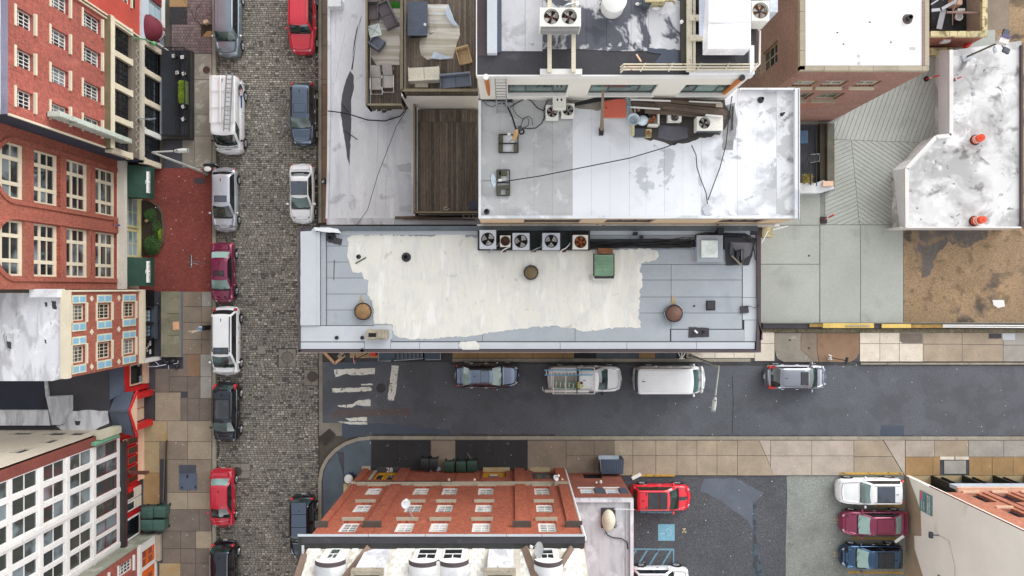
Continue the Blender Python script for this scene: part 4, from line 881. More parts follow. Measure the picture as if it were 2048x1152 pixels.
for y0, y1 in ((789.5, 812), (813.5, 836.5)):
    d_ = mk('door', MB().box(xd-.06, xd, GY(y1), GY(y0), .15, 2.45), m_peach, b4)
    mk('door_glass', MB().box(xd, xd+.015, GY(y1-4), GY(y0+4), 1.55, 2.2), m_glassdk, d_)
    for z in (.4, .95): mk('door_panel', MB().box(xd, xd+.02, GY(y1-4), GY((y0+y1)/2+1), z, z+.4).box(xd, xd+.02, GY((y0+y1)/2-1), GY(y0+4), z, z+.4), m_cream, d_)
xs_ = -728*K
mk('front_wall', MB().box(xs_-.5, xs_-.3, GY(778), GY(719), 0, 3.2), m_redp, b4)
window(('E', xs_), b4, GY(764), GY(722), .55, 2.4, 1, 1, .1, .12, .04, m_peach, m_glassdk, name='shop_window')
mk('shop_trim', MB().box(xs_-.3, xs_-.02, GY(777), GY(719), 2.45, 3.15).box(xs_-.3, xs_+.1, GY(775), GY(766), .1, 3.0), m_redp, b4)
mk('shop_base', MB().box(xs_-.1, xs_+.14, GY(765), GY(719), .1, .5), m_peach, b4)
b = MB()
for i in range(3): b.box(xs_-.08, xs_-.06, GY(728-i*2.2)-.03, GY(728-i*2.2)+.03, 1.0, 1.3)
for i in range(5): b.box(xs_-.08, xs_-.06, GY(760-i*2.6)-.03, GY(760-i*2.6)+.03, .75, 1.1)
mk('window_cards', b, M('pale_teal_card', C(150, 190, 190), .8), b4)
# ---- white framed warehouse
D5 = 736; f5 = ('E', -D5*K); X5 = -D5*K
b5 = root('warehouse_building', 'tall building with a grid of peeling white window frames and a long tan side wall', 'building', (X5, GY(950), 0))
rows5 = [(857, 882), (890, 914), (922, 948), (962, 986), (994, 1017), (1024, 1049)]; fl5 = ((3.5, 6.0), (6.45, 8.7), (9.2, 11.15), (11.65, 13.7), (14.0, 15.9))
holes = [(GY(c), GY(a), z0, z1) for a, c in rows5 for z0, z1 in fl5]
wall(w := MB(), f5, GY(1070), GY(856), 3.2, 16.4, holes, .12); mk('frame_wall', w, m_whitepeel, b5)
mk('brick_strip', MB().box(X5-.3, X5+.01, GY(855.9), GY(838), 3.0, 16.4), M('dark_red_brick_e', C(122, 60, 50), .9, var=.15, fine=.1, brick=('y', C(106, 50, 44), C(126, 76, 66), .21, .072, .01)), b5)
for z in (6.2, 8.95, 11.4): mk('transom_beam', fbox(MB(), f5, GY(1068), GY(857), .003, .06, z-.14, z+.14), m_whitepeel, b5)
for y in (953, 1055): mk('mullion', fbox(MB(), f5, GY(y+3.5), GY(y-3.5), .005, .12, 3.3, 16.3), m_whitepeel, b5)
for h in holes: window(f5, b5, *h, 1, 2, .12, .04, .06, m_maroonp if h[2] < 6.3 else m_whitepeel, m_glassl5, parts=True)
nf = ('N', GY(838)); tw = [(GX(223), GX(243), 9.3, 10.7), (GX(223), GX(243), 6.6, 8.05), (GX(187), GX(222), 4.45, 5.7), (GX(226), GX(255), 4.45, 5.7), (GX(120), GX(160), 4.45, 5.5), (GX(175), GX(195), 12.1, 13.4)]
wall(w := MB(), nf, GX(-180), X5+.01, 3.0, 16.4, tw, .2); mk('side_wall', w, m_tanren, b5)
for h in tw: window(nf, b5, *h, 1, 2, .2, .06, .04, m_dkgrey, m_glassdk)
mk('corner_bracket', MB().box(X5-.2, X5+.35, GY(845), GY(838)+.25, 3.6, 6.0), M('tan_corner_block', C(186, 182, 160), .9, var=.15), b5)
mk('green_sign_box', MB().box(X5+.02, X5+.32, GY(852), GY(846), 3.8, 6.6), M('green_trim_paint', C(104, 158, 128), .6, var=.2), b5, bevel=.03)
mk('roof', MB().box(X5-16, X5-.3, GY(1068), GY(838), 15.9, 16.2), m_wroof, b5)
mk('gutter', fbox(MB(), f5, GY(1072), GY(866), .02, .32, 2.78, 3.18), M('black_gutter', C(44, 42, 42), .8, var=.25), b5)
mk('gutter_trim', fbox(MB(), f5, GY(1072), GY(866), .32, .34, 2.95, 3.0), m_maroonp, b5)
# shop front below the gutter
mk('shop_back', fbox(MB(), f5, GY(1072), GY(850), -.5, -.3, 0, 2.75), m_redp, b5)
for (a, c) in ((864, 880), (883, 899), (902, 918), (921, 938), (940, 954)):
    window(('E', X5-.02), b5, GY(c), GY(a), .75, 2.1, 1, 1, .08, .07, .04, m_redp, m_glassdk, name='shop_window'); window(('E', X5-.02), b5, GY(c), GY(a), 2.2, 2.68, 1, 1, .08, .05, .03, m_cream, m_glassdk, name='fanlight')
mk('shop_plinth', MB().box(X5-.25, X5+.1, GY(956), GY(850), .1, .3).box(X5-.25, X5+.0, GY(956), GY(850), .32, .72), m_peach, b5)
mk('door_hood', MB().box(X5-.2, X5+.3, GY(966), GY(956), 2.0, 2.6).box(X5-.25, X5-.1, GY(1014), GY(966), 2.3, 2.7), m_redp, b5)
for y0, y1 in ((968, 987), (989, 1008)):
    d_ = mk('door', MB().box(X5-.2, X5-.12, GY(y1), GY(y0), .15, 2.2), m_white, b5); mk('door_glass', MB().box(X5-.12, X5-.105, GY(y1-3), GY(y0+3), 1.2, 2.0), m_glassdk, d_)
    for z in (.3, .75): mk('door_panel', MB().box(X5-.12, X5-.10, GY(y1-2), GY(y0+2), z, z+.35), m_cream, d_)
window(('E', X5-.02), b5, GY(1062), GY(1020), .4, 2.3, 1, 1, .1, .12, .04, m_white, m_glassdk, name='shop_window')
mk('shop_base', MB().box(X5-.3, X5+.02, GY(1068), GY(1016), .1, .38), m_maroonp, b5)
bs = root('blade_sign', 'thin brown blade sign sticking out over the pavement beside the white double door', 'sign', (X5+.3, GY(930), 2.4))
mk('board', MB().box(X5+.0, X5+1.6, GY(929.5), GY(925.5), 2.25, 2.6), m_rustdk, bs); mk('bracket', MB().bar((X5-.2, GY(929), 2.68), (X5+1.7, GY(929.5), 2.68), .03), m_black, bs)
# ---- building at the bottom left with orange shutters
D6 = 708; f6 = ('E', -D6*K); X6 = -D6*K
b6 = root('brick_building', 'red brick building with orange louvred shutters at the bottom left corner', 'building', (X6, GY(1150), 0))
h6 = [(GY(1114), GY(1082), .35, 2.3), (GY(1175), GY(1120), .35, 2.3)]; h6b = [(GY(1100), GY(1078), 3.5, 5.2), (GY(1150), GY(1128), 3.5, 5.2), (GY(1100), GY(1078), 6.5, 8.2)]
wall(w := MB(), f6, GY(1320), GY(1064.1), 2.9, 12, h6b, .18); mk('wall', w, m_bE, b6); wall(w := MB(), f6, GY(1320), GY(1064.1), 0, 2.6, h6, .15); mk('ground_floor_wall', w, m_white, b6)
mk('band', fbox(MB(), f6, GY(1320), GY(1064), -.1, .2, 2.6, 2.88), m_white, b6)
for h in h6b: window(f6, b6, *h, 3, 4, .18, .09, .04, m_white, m_glass, m_white, m_white)
for h in h6:
    for s0, s1 in ((h[0], (h[0]+h[1])/2-.02), ((h[0]+h[1])/2+.02, h[1])):
        s_ = mk('shutter', fbox(MB(), f6, s0+.02, s1-.02, -.13, -.08, h[2]+.02, h[3]-.02), m_orangep, b6)
        for z in (.75, 1.6):
            for k in range(4): mk('slat', fbox(MB(), f6, s0+.08+k*.12, s0+.14+k*.12, -.08, -.068, z, z+.5), m_tar, s_)
mk('side_wall', MB().box(X6-15, X6-.01, GY(1064.1), GY(1064), 0, 12).box(X6-.3, X6+.06, GY(1064.5), GY(1063), 0, 12), M('grey_mossy_render', C(134, 136, 122), .9, var=.2, fine=.1, patches=[(C(172, 172, 162), 1, .55, .1, .6)]), b6)
mk('roof', MB().box(X6-15, X6-.2, GY(1320), GY(1064.2), 11.6, 11.9), m_tar, b6)
mk('stoop_block', MB().box(X6+.02, X6+.35, GY(1118), GY(1066), 0, .4), m_stone, b6)
# ---- things on the west pavement
rl = root('iron_railing', 'long low rusty iron railing lying along the pavement in front of the white framed windows', 'railing', P(329, 945))
b = MB(); a, c = P(331, 884, .95), P(327, 1005, .95)
for o in (0, .28):
    b.bar((a[0]-o, a[1], 1.0 if o == 0 else .13), (c[0]-o, c[1], 1.0 if o == 0 else .13), .05)
mk('rail', b, M('rusty_rail', C(100, 84, 68), .8, var=.2), rl); b = MB()
for i in range(42):
    t = i/41; x, y = a[0]+(c[0]-a[0])*t, a[1]+(c[1]-a[1])*t; b.bar((x, y, 1.0), (x-.28, y, .13), .028)
mk('baluster', b, m_black, rl)
ht = root('cellar_hatch', 'blue-grey metal cellar hatch in the pavement beside the red sedan', 'hatch', P(376, 956, .13))
mk('leaf', MB().pbox(358.5, 392, 930, 946, .13, .17, .15), m_dkgrey, ht); mk('leaf', MB().pbox(358.5, 394, 947, 980, .13, .17, .15), M('blue_hatch_plate', C(84, 94, 112), .7, var=.2, fine=.15), ht)
b = MB()
for i in range(11): x, y, _ = P(361+i*3, 0); b.box(x-.02, x+.02, P(0, 945)[1], P(0, 931)[1], .17, .182)
mk('rib', b, m_dkgrey, ht); mk('hinge', MB().pbox(373, 376, 950, 956, .17, .2).pbox(389, 392, 972, 976, .17, .2).pbox(362, 365, 974, 977, .17, .2), m_black, ht)
def bin4(x, y, w, d, mat, label, h=1.05, rot=0, tilt='S', group=None, kind='wheelie_bin'):
    c = P(x, y, h); rt = root(kind, label, 'bin', (c[0], c[1], 0), group); hx, hy = w*K*.5, d*K*.5
    b = MB(); n = [( -1,-1),(1,-1),(1,1),(-1,1)]
    b.add([(c[0]+i*hx*.78, c[1]+j*hy*.78, .12) for i, j in n] + [(c[0]+i*hx*.94, c[1]+j*hy*.94, h-.08) for i, j in n], [(3,2,1,0),(4,5,6,7),(0,1,5,4),(1,2,6,5),(2,3,7,6),(3,0,4,7)])
    mk('body', b, mat, rt); s = 1 if tilt == 'N' else -1
    mk('lid', MB().grid(lambda u, v: (c[0]+(u-.5)*2*hx, c[1]+(v-.5)*2*hy, h-.06+.09*math.sin(math.pi*min(1, max(0, v)))**.5*(1-.25*(2*u-1)**4)), 8, 8), mat, rt, smooth=True)
    mk('lid_rib', MB().box(c[0]-hx*.7, c[0]+hx*.7, c[1]-hy*.05, c[1]+hy*.05, h+.02, h+.045), mat, rt)
    mk('handle', MB().tube([(c[0]-hx*.6, c[1]+s*hy*1.12, h-.06), (c[0]+hx*.6, c[1]+s*hy*1.12, h-.06)], .02, 6), mat, rt)
    for k in (-1, 1): mk('wheel', MB().tube([(c[0]+k*hx*.7, c[1]+s*hy*.8, .12), (c[0]+k*hx*.92, c[1]+s*hy*.8, .12)], .12, 10), m_tyre, rt)
    return rt
g4 = 'four teal bins by the maroon shop window'
for (x, y, n) in ((294, 1027, 'upper left'), (319, 1025, 'upper right'), (293, 1051, 'lower left'), (317, 1051, 'lower right')): bin4(x, y, 23, 21, m_binteal, 'teal plastic wheelie bin, %s of the block of four by the white shop window' % n, 1.05, 0, 'S' if y > 1040 else 'N', g4)
# ================================================================ central block
def bodyw(rt, x0, x1, y0, y1, z0, z1, mat, name='wall'):
    return mk(name, MB().box(GX(x0), GX(x1), GY(y1), GY(y0), z0, z1), mat, rt)
# ---- long grey-roofed building (ZC = roof height)
ZC = 10.0
bc = root('long_building', 'long low grey membrane roof with a big patch of white coating, at the street corner', 'building', (GX(1050), GY(580), 0))
bodyw(bc, 681, 1424, 479, 679, 0, 9.55, M('dull_wall', C(120, 100, 84), .9))
mk('eave', MB().pbox(598, 1522, 454, 704, 9.56, 9.8, 9.8), m_tarbr, bc)
mk('roof_deck', MB().pbox(601, 1518, 457, 700, 9.8, ZC-.02, ZC), m_grd, bc)
# parapet bands, stone-grey sheets
def sheet(x0, x1, y0, y1, mat=None, z=ZC, h=.035, g=.42, dz=None):
    dz = random.uniform(0, .008) if dz is None else dz
    return mk('roof_sheet', MB().pbox(x0+g, x1-g, y0+g, y1-g, z-.02, z+h+dz, z), mat or m_gr, bc)
mk('parapet', MB().pprism(ragged([(601, 463), (622, 462), (626, 457), (645, 457), (645, 460), (632, 462), (632, 651), (601, 651)], .4, 10, 1), ZC-.02, ZC+.25, ZC+.25), m_grl, bc)
sheet(632.5, 642, 464, 651, m_grl, h=.22); sheet(642.5, 653, 464, 651, m_gr, h=.12)
mk('end_band', MB().pprism(ragged([(601, 652), (758, 652), (758, 683), (601, 683)], .0, 300, 1), ZC-.02, ZC+.14, ZC+.14), m_grl, bc)
for a, b_ in ((601, 730), (782, 840), (840, 918), (918, 1120), (1120, 1253), (1253, 1392), (1392, 1508)): sheet(a, b_, 684, 698, m_grl, h=.14)
sheet(730, 782, 680, 698, m_grl, h=.13)
ys = [468, 492, 524, 556, 588, 620, 651]
for j in range(6): sheet(653.5, 760, ys[j], ys[j+1], h=.03)
for a, b_ in ((782, 965), (965, 1150), (1150, 1340)): sheet(a, b_, 652, 683, m_gr, h=.03)
sheet(758, 782, 652, 680, h=.025)
yr = [498, 529, 560, 594, 626, 658]
for j in range(5):
    for a, b_ in (((1260, 1482),) if j == 0 else ((1260, 1342), (1342, 1484))): sheet(a, b_, yr[j], yr[j+1], h=.03)
sheet(1342, 1505, 659, 683, h=.03); sheet(1484.5, 1512, 470, 595, m_grl, h=.06); sheet(1484.5, 1516, 595, 640, m_grl, h=.05); sheet(1488, 1518, 640, 683, m_grl, h=.05); sheet(1260, 1395, 470, 498, h=.03)
for y in range(470, 660, 33): sheet(760, 1260, y, min(y+33, 652), m_gr, h=.02, dz=0)
mk('coping', MB().pbox(596.5, 1521, 699.5, 704, ZC-.3, ZC+.2, ZC+.2).pbox(596.5, 601, 455, 704, ZC-.3, ZC+.2, ZC+.2).pprism([(1513, 470), (1521, 470), (1522, 680), (1525, 680), (1525, 668), (1519, 668), (1518, 700), (1512, 700), (1515, 640)], ZC-.3, ZC+.22, ZC+.2), m_tarbr, bc)
mk('eave_trim', MB().pbox(598, 1523, 704.2, 705.6, ZC-.4, ZC-.05, ZC-.05), M('pinkish_trim', C(176, 160, 156), .7), bc)
mk('rear_coping', MB().pbox(640, 1515, 452, 461, ZC-.3, ZC+.45, ZC+.4), M('blue_grey_cap', C(84, 92, 98), .8, var=.15, patches=[(C(120, 130, 138), 1, .6, .1, .5)]), bc)
mk('rear_flashing', MB().pbox(680, 1500, 461, 469.5, ZC-.1, ZC+.12, ZC+.12), m_grl, bc)
mk('corner_flashing', MB().pprism(ragged([(627, 455), (660, 455), (676, 458), (682, 466), (652, 464), (630, 461)], .4, 5, 2), ZC+.24, ZC+.46), m_wroof, bc)
out = [(695, 475), (706, 470), (760, 470), (868, 473), (876, 470), (895, 466), (930, 463), (930, 473), (955, 475), (962, 496), (1180, 498), (1196, 500), (1232, 500), (1262, 498), (1300, 497), (1316, 503), (1318, 512), (1312, 520),
       (1283, 526), (1279, 540), (1285, 552), (1283, 576), (1279, 580), (1279, 600), (1277, 632), (1282, 655), (1240, 655), (1200, 660), (1170, 663), (1145, 656), (1110, 652), (1060, 655), (1020, 660), (985, 665), (940, 672),
       (900, 674), (860, 678), (825, 679), (800, 676), (787, 668), (786, 650), (768, 648), (749, 648), (746, 630), (745, 602), (735, 590), (738, 562), (728, 558), (722, 544), (706, 545), (700, 530), (694, 512), (697, 490)]
mk('white_coating', MB().pprism(ragged(out, 1.9, 4, 9), ZC+.018, ZC+.052, ZC+.05), m_coat, bc)
mk('coating_smear', MB().pprism(ragged([(920, 684), (952, 682), (959, 690), (958, 700), (928, 702), (917, 692)], .7, 5, 2), ZC+.15, ZC+.16), m_coat, bc)
cr = MB().pprism([(668, 520), (669.2, 520), (668, 560), (667, 560)], ZC+.045, ZC+.05)
mk('roof_crack', cr, m_seam, bc)
# turbine / mushroom vents
def vent(px, py, rr, z, label, mt, rust=True):
    c = P(px, py, z+.5); rt = root('roof_vent', label, 'roof vent', (c[0], c[1], z))
    mk('collar', MB().lathe(c[0], c[1], [(rr*K*.95, z), (rr*K*.95, z+.28), (rr*K*.85, z+.28)], 24), m_tar, rt)
    mk('cap', MB().lathe(c[0], c[1], [(rr*K*.78, z+.36), (rr*K*.8, z+.42), (rr*K*.5, z+.56), (rr*K*.15, z+.62), (0, z+.63)], 24), mt, rt, smooth=True)
    mk('rim', MB().lathe(c[0], c[1], [(rr*K*.98, z+.3), (rr*K, z+.33), (rr*K*.94, z+.36), (rr*K*.9, z+.33)], 24), m_steel, rt)
    for i in range(5):
        t = i*1.256+.4; mk('strap', MB().bar((c[0]+rr*K*.7*math.cos(t), c[1]+rr*K*.7*math.sin(t), z+.46), (c[0]+rr*K*1.0*math.cos(t), c[1]+rr*K*1.0*math.sin(t), z+.34), .03), m_rustdk, rt)
m_ventb = M('brown_vent_cap', C(142, 112, 76), .7, .3, var=.2, vs=3, fine=.15)
vent(725, 623, 15.5, ZC, 'round light brown roof vent at the left edge of the white coating', m_ventb)
vent(1349, 627, 15.5, ZC, 'dark reddish round roof vent on the grey sheets right of the white coating', M('red_brown_vent_cap', C(112, 84, 72), .7, .3, var=.2, vs=3))
vent(1062, 545, 12.5, ZC, 'small round brown roof vent in the middle of the white coating', M('olive_vent_cap', C(112, 98, 72), .8, .2, var=.2, vs=3))
m_streak = M('rust_streak', C(172, 150, 112), .85, var=.2, patches=[(C(158, 164, 174), 3, .5, .1, .7)])
for x in (723, 1347): mk('rust_streak', MB().pprism([(x-3, 592), (x+1, 590), (x+5, 609), (x-5, 609)], ZC+.042, ZC+.05), m_streak, bc)
ch = root('chimney', 'short stone chimney with one dark flue at the lower edge of the grey roof', 'chimney', P(756, 668, ZC))
m_chst = M('worn_chimney_concrete', C(150, 142, 126), .9, var=.25, vs=2, fine=.25, patches=[(C(96, 84, 70), 2, .58, .1, .7)])
mk('stack', MB().pbox(732, 774, 660, 679, ZC, ZC+.75), m_chst, ch, bevel=.03); mk('flue', MB().pbox(737, 752, 666, 674, ZC+.75, ZC+.765), m_seam, ch)
mk('mortar_cap', MB().pbox(755, 768, 662, 677, ZC+.75, ZC+.83), m_chst, ch, bevel=.03)
mk('flashing', MB().pprism(ragged([(748, 651), (784, 650), (784, 676), (770, 690), (758, 686), (736, 684)], .5, 6, 3), ZC+.03, ZC+.145), m_grl, bc)
for x, y in ((783, 656), (783, 676), (742, 656)): mk('anchor', MB().cyl(*P(x, y)[:2], ZC+.1, ZC+.2, .12, 10), m_black, bc)
# green skylight and white skylight
sg = root('skylight', 'green ribbed glass skylight on the white coating below a wooden box', 'skylight', P(1208, 531, ZC))
mk('curb', MB().pbox(1186, 1230, 507, 560, ZC, ZC+.4), m_coat, sg)
g_ = P(1188, 509, ZC+.55); h_ = P(1228, 551, ZC+.55); m_rib = M('green_ribbed_glass', C(120, 152, 126), .3, var=.2, vs=1.5)
mk('frame', MB().box(g_[0]-.04, h_[0]+.04, h_[1]-.04, g_[1]+.04, ZC+.4, ZC+.5), m_black, sg)
for i in range(15):
    x = g_[0]+(h_[0]-g_[0])*(i+.5)/15; yv = g_[1]+(h_[1]-g_[1])*(i+.5)/15
    mk('rib', MB().tube([(g_[0]+.03, yv, ZC+.5), ((g_[0]+h_[0])/2, yv-.03, ZC+.56), (h_[0]-.03, yv, ZC+.5)], .055, 6), m_rib, sg)
mk('trough', MB().pbox(1189, 1228, 551.5, 557, ZC+.4, ZC+.47), m_tar, sg)
thing('wooden_box', MB().pbox(1196, 1226, 496, 508, ZC+.05, ZC+.5), M('stained_wood_box', C(126, 84, 56), .8, var=.3, vs=3), 'stained wooden box at the top of the green skylight', 'box', bevel=.02)
sw = root('skylight', 'square milky white skylight on a grey curb near the right end of the roof', 'skylight', P(1418, 498, ZC))
mk('curb', MB().pbox(1394, 1446, 470, 524, ZC, ZC+.5), m_gr, sw, bevel=.03); mk('dome', MB().pbox(1403, 1436, 480, 515, ZC+.5, ZC+.66), M('milky_acrylic', C(226, 236, 232), .35, patches=[(C(196, 208, 204), 1.2, .6, .05, .6)]), sw, bevel=.05)
mk('black_felt', MB().pprism(ragged([(1449, 474), (1512, 476), (1508, 498), (1498, 530), (1452, 531), (1450, 500)], .8, 6, 5), ZC+.07, ZC+.1), m_tar, bc)
mk('felt_fold', MB().pprism(ragged([(1461, 484), (1508, 486), (1500, 510), (1486, 520), (1470, 500)], .6, 6, 5), ZC+.1, ZC+.13), M('light_felt', C(120, 118, 124), .9), bc)
sc = root('scrap_pile', 'black tube, plank and pipe scraps on the tar patch beside the white skylight', 'scrap pile', P(1475, 510, ZC+.1))
mk('pipe', MB().tube([P(1474, 525, ZC+.3), P(1474, 503, ZC+.3), P(1484, 499, ZC+.3), P(1484, 525, ZC+.3)], .11, 8), m_black, sc)
mk('plank', MB().bar(P(1463, 511, ZC+.42), P(1483, 531, ZC+.42), .09, .05), M('grey_plank', C(132, 124, 110), .9), sc); mk('plank', MB().bar(P(1483.5, 500, ZC+.45), P(1483.5, 540, ZC+.3), .035), m_steel, sc)
mk('sheet', MB().pprism([(1461, 487), (1466, 492), (1469, 512), (1459, 508)], ZC+.15, ZC+.22), m_dkgrey, sc)
thing('roof_drain', MB().pbox(1415, 1428, 604, 618, ZC+.03, ZC+.18).pbox(1412, 1431, 601, 621, ZC+.03, ZC+.05), m_tar, 'square black roof drain box on the right part of the grey roof', 'roof drain', bevel=.02)
thing('roof_pad', MB().pprism(ragged([(1481, 613), (1496, 611), (1498, 625), (1482, 627)], .5, 4, 2), ZC+.05, ZC+.14), m_tar, 'black square pad with a looping wire at the right end of the roof', 'pad')
thing('wire', MB().tube([P(1490, 613, ZC+.15), P(1500, 612, ZC+.15), P(1508, 616, ZC+.15), P(1519, 610, ZC+.3)], .02, 5), m_cable, 'short wire running from the black square pad to the roof edge', 'wire')
pp = root('pipe_vent', 'black felt patch with one white and one dark pipe stub on the grey roof', 'roof vent', P(1398, 664, ZC))
mk('pad', MB().pprism(ragged([(1378, 654), (1418, 656), (1418, 674), (1377, 675)], .4, 6, 3), ZC+.03, ZC+.07), m_tar, pp)
mk('pipe', MB().tube([P(1389, 661, ZC+.2), P(1395, 666, ZC+.2)], .06, 8), m_white, pp); mk('pipe', MB().cyl(*P(1409, 664, ZC+.3)[:2], ZC+.07, ZC+.3, .08, 10), m_black, pp)
def boot(px, py, z, label, r=.09, mt=None, n='pipe_boot'):
    c = P(px, py, z+.3); rt = root(n, label, 'roof pipe', (c[0], c[1], z))
    mk('collar', MB().cyl(c[0], c[1], z, z+.08, r*1.9, 12, r*1.2), mt or m_tar, rt); mk('pipe', MB().lathe(c[0], c[1], [(r, z+.08), (r, z+.32), (r*.7, z+.32), (r*.7, z+.12)], 12), m_black, rt); return rt
boot(811, 514, ZC+.05, 'black pipe boot in the upper middle of the white coating', .16); boot(715, 513, ZC+.05, 'small pipe boot beside the loose stick on the white coating', .08)
thing('stick', MB().bar(P(711, 527, ZC+.08), P(732, 515, ZC+.08), .07, .04), m_raildk, 'loose dark stick lying on the left part of the white coating', 'stick')
boot(660, 475, ZC+.05, 'round dark pipe boot at the top left corner of the grey roof', .17)
thing('rubber_pad', MB().pprism(ragged([(667, 475), (684, 478), (682, 490), (666, 487)], .4, 4, 1), ZC+.04, ZC+.09), m_tar, 'black square rubber pad at the top left corner of the grey roof', 'pad')
for i, (x, y) in enumerate(((1472, 660), (1503, 673), (1503, 524), (1318, 605))): mk('sealant_dab', MB().cyl(*P(x, y)[:2], ZC+.03, ZC+.08, .06, 8), m_black, bc)
# condenser units
def condenser(label, x0, x1, y0, y1, z, h, fr, nb, mat, well, bladem=None, fx=None, fy=None, group=None, side=None, a0=0, hub=None, name='condenser_unit'):
    a, b = P(x0, y0, z+h), P(x1, y1, z+h); X0, X1_, Y0, Y1 = a[0], b[0], b[1], a[1]; rt = root(name, label, 'air conditioner', ((X0+X1_)/2, (Y0+Y1)/2, z), group)
    fx_ = [(X0+X1_)/2] if fx is None else [P(q, 0, z+h)[0] for q in fx]; fy_ = (Y0+Y1)/2 if fy is None else P(0, fy, z+h)[1]; zt = z+h; R = fr*K*(H-z-h)/H
    mb = MB()
    # sides, bottom and a top plate with round openings
    for q in (((X0,Y0),(X1_,Y0)), ((X1_,Y0),(X1_,Y1)), ((X1_,Y1),(X0,Y1)), ((X0,Y1),(X0,Y0))):
        (p0, p1) = q; mb.quad((*p0, z+.04), (*p1, z+.04), (*p1, zt), (*p0, zt))
    nF = len(fx_); seg = 24
    for k, cx in enumerate(fx_):
        xa = X0 if k == 0 else (fx_[k-1]+cx)/2; xb = X1_ if k == nF-1 else (cx+fx_[k+1])/2; o = len(mb.v)
        for i in range(seg):
            t = 2*math.pi*i/seg; c_, s_ = math.cos(t), math.sin(t); m = min((xb-cx)/c_ if c_ > 1e-6 else (xa-cx)/c_ if c_ < -1e-6 else 1e9, (Y1-fy_)/s_ if s_ > 1e-6 else (Y0-fy_)/s_ if s_ < -1e-6 else 1e9)
            mb.v.append((cx+R*c_, fy_+R*s_, zt)); mb.v.append((cx+m*c_, fy_+m*s_, zt)); mb.v.append((cx+R*c_, fy_+R*s_, zt-.22))
        for i in range(seg):
            j = (i+1) % seg; mb.f.append((o+3*i, o+3*i+1, o+3*j+1, o+3*j)); mb.f.append((o+3*i, o+3*j, o+3*j+2, o+3*i+2))
        for cxn, cyn in ((xb, Y1), (xa, Y1), (xa, Y0), (xb, Y0)):   # corner triangles left by the ray fan
            t = math.atan2(cyn-fy_, cxn-cx) % (2*math.pi); i = int(t/(2*math.pi)*seg) % seg; j = (i+1) % seg; o2 = len(mb.v); mb.v.append((cxn, cyn, zt)); mb.f.append((o+3*i+1, o2, o+3*j+1))
    mk('housing', mb, mat, rt)
    for cx in fx_:
        mk('fan_well', MB().cyl(cx, fy_, zt-.25, zt-.215, R, 24), well, rt); fan = MB().cyl(cx, fy_, zt-.2, zt-.05, R*.2, 12); f_ = mk('fan_hub', fan, hub or m_rustdk, rt)
        for i in range(nb):
            t = a0+2*math.pi*i/nb; w = 2*math.pi/nb*.29; bl = MB(); pts = [(R*.2, t-w*.5), (R*.9, t-w), (R*.94, t), (R*.9, t+w), (R*.2, t+w*.6)]
            bl.add([(cx+r_*math.cos(q), fy_+r_*math.sin(q), zt-.14+.05*(q-t)/w) for r_, q in pts] + [(cx+r_*math.cos(q), fy_+r_*math.sin(q), zt-.155+.05*(q-t)/w) for r_, q in pts], [(0,1,2,3,4), (9,8,7,6,5)]); mk('fan_blade', bl, bladem or m_blade, f_)
        g = MB()
        for rr in (.55, .99): g.lathe(cx, fy_, [(R*rr-.009, zt+.012), (R*rr+.009, zt+.02), (R*rr+.009, zt+.008)], 24)
        mk('guard', g, m_black if rr < 2 else None, rt)
    if side:
        n = 5; zz = [z+.12+(h-.3)*i/n for i in range(n+1)]
        for q in zz: mk('louvre', MB().box(X0+.05, X1_-.05, Y0-.02, Y0-.004, q, q+.05), side, rt)
    mk('feet', MB().box(X0+.05, X0+.15, Y0+.05, Y1-.05, z, z+.04).box(X1_-.15, X1_-.05, Y0+.05, Y1-.05, z, z+.04), m_black, rt)
    return rt
gA = 'condenser units in the rack along the grey roof'
condenser('leftmost large pale blue-grey condenser in the rack of the grey roof', 959, 992, 460, 497, ZC+.35, .75, 13, 3, m_acg, m_fanin, a0=.7, hub=m_black, group=gA)
condenser('small round-cornered condenser, second from the left in the rack', 1000, 1021, 471, 493, ZC+.3, .6, 9.5, 4, m_acw, M('brown_fan_well', C(96, 80, 62), .9, var=.3), m_rustdk, group=gA)
condenser('square pale condenser, third from the left in the rack', 1025, 1059, 466, 499, ZC+.35, .7, 13, 3, m_acg, m_fanin, a0=.9, hub=m_black, group=gA)
condenser('square pale condenser, fourth from the left in the rack', 1085, 1120, 466, 499, ZC+.35, .7, 13, 3, m_acg, m_fanin, a0=.5, hub=m_black, group=gA)
condenser('rusty orange fan condenser at the right end of the rack', 1146, 1176, 470, 498, ZC+.35, .65, 12, 5, m_acw, M('rusted_orange_well', C(96, 60, 40), .9), m_faninor, group=gA, hub=m_rust)
rk = root('equipment_rack', 'black steel rack holding the row of condensers above the grey roof', 'rack', P(1068, 480, ZC))
b = MB()
for y in (458, 499): b.bar(P(956, y, ZC+.3), P(1182, y, ZC+.3), .12, .1)
mk('beam', b, m_black, rk)
for x in (957, 994, 1023, 1061, 1082, 1122, 1142, 1178): mk('cross_member', MB().bar(P(x, 453, ZC+.32), P(x, 500, ZC+.32), .1, .1), m_black, rk); mk('post', MB().bar(P(x, 499, ZC+.05), P(x, 499, ZC+.3), .08), m_black, rk)
mk('drip_tray', MB().pbox(957, 1180, 460, 499, ZC+.12, ZC+.16), M('dark_debris_tray', C(52, 58, 58), .9, var=.5, fine=.3), rk)
for i, (x, lo) in enumerate(((986, 1), (1010, 0), (1072, 0), (1128, 1))):
    thing('refrigerant_hose', MB().tube([P(x-8, 505, ZC+.1), P(x-4, 500, ZC+.4), P(x+4, 496, ZC+.55), P(x+10, 494-4*lo, ZC+.5), P(x+12, 486, ZC+.4)], .035, 6), m_acw if i % 2 else m_steel, 'bent hose %s condenser in the rack' % ('below the leftmost', 'below the small', 'between the third and fourth', 'left of the rusty')[i], 'hose')
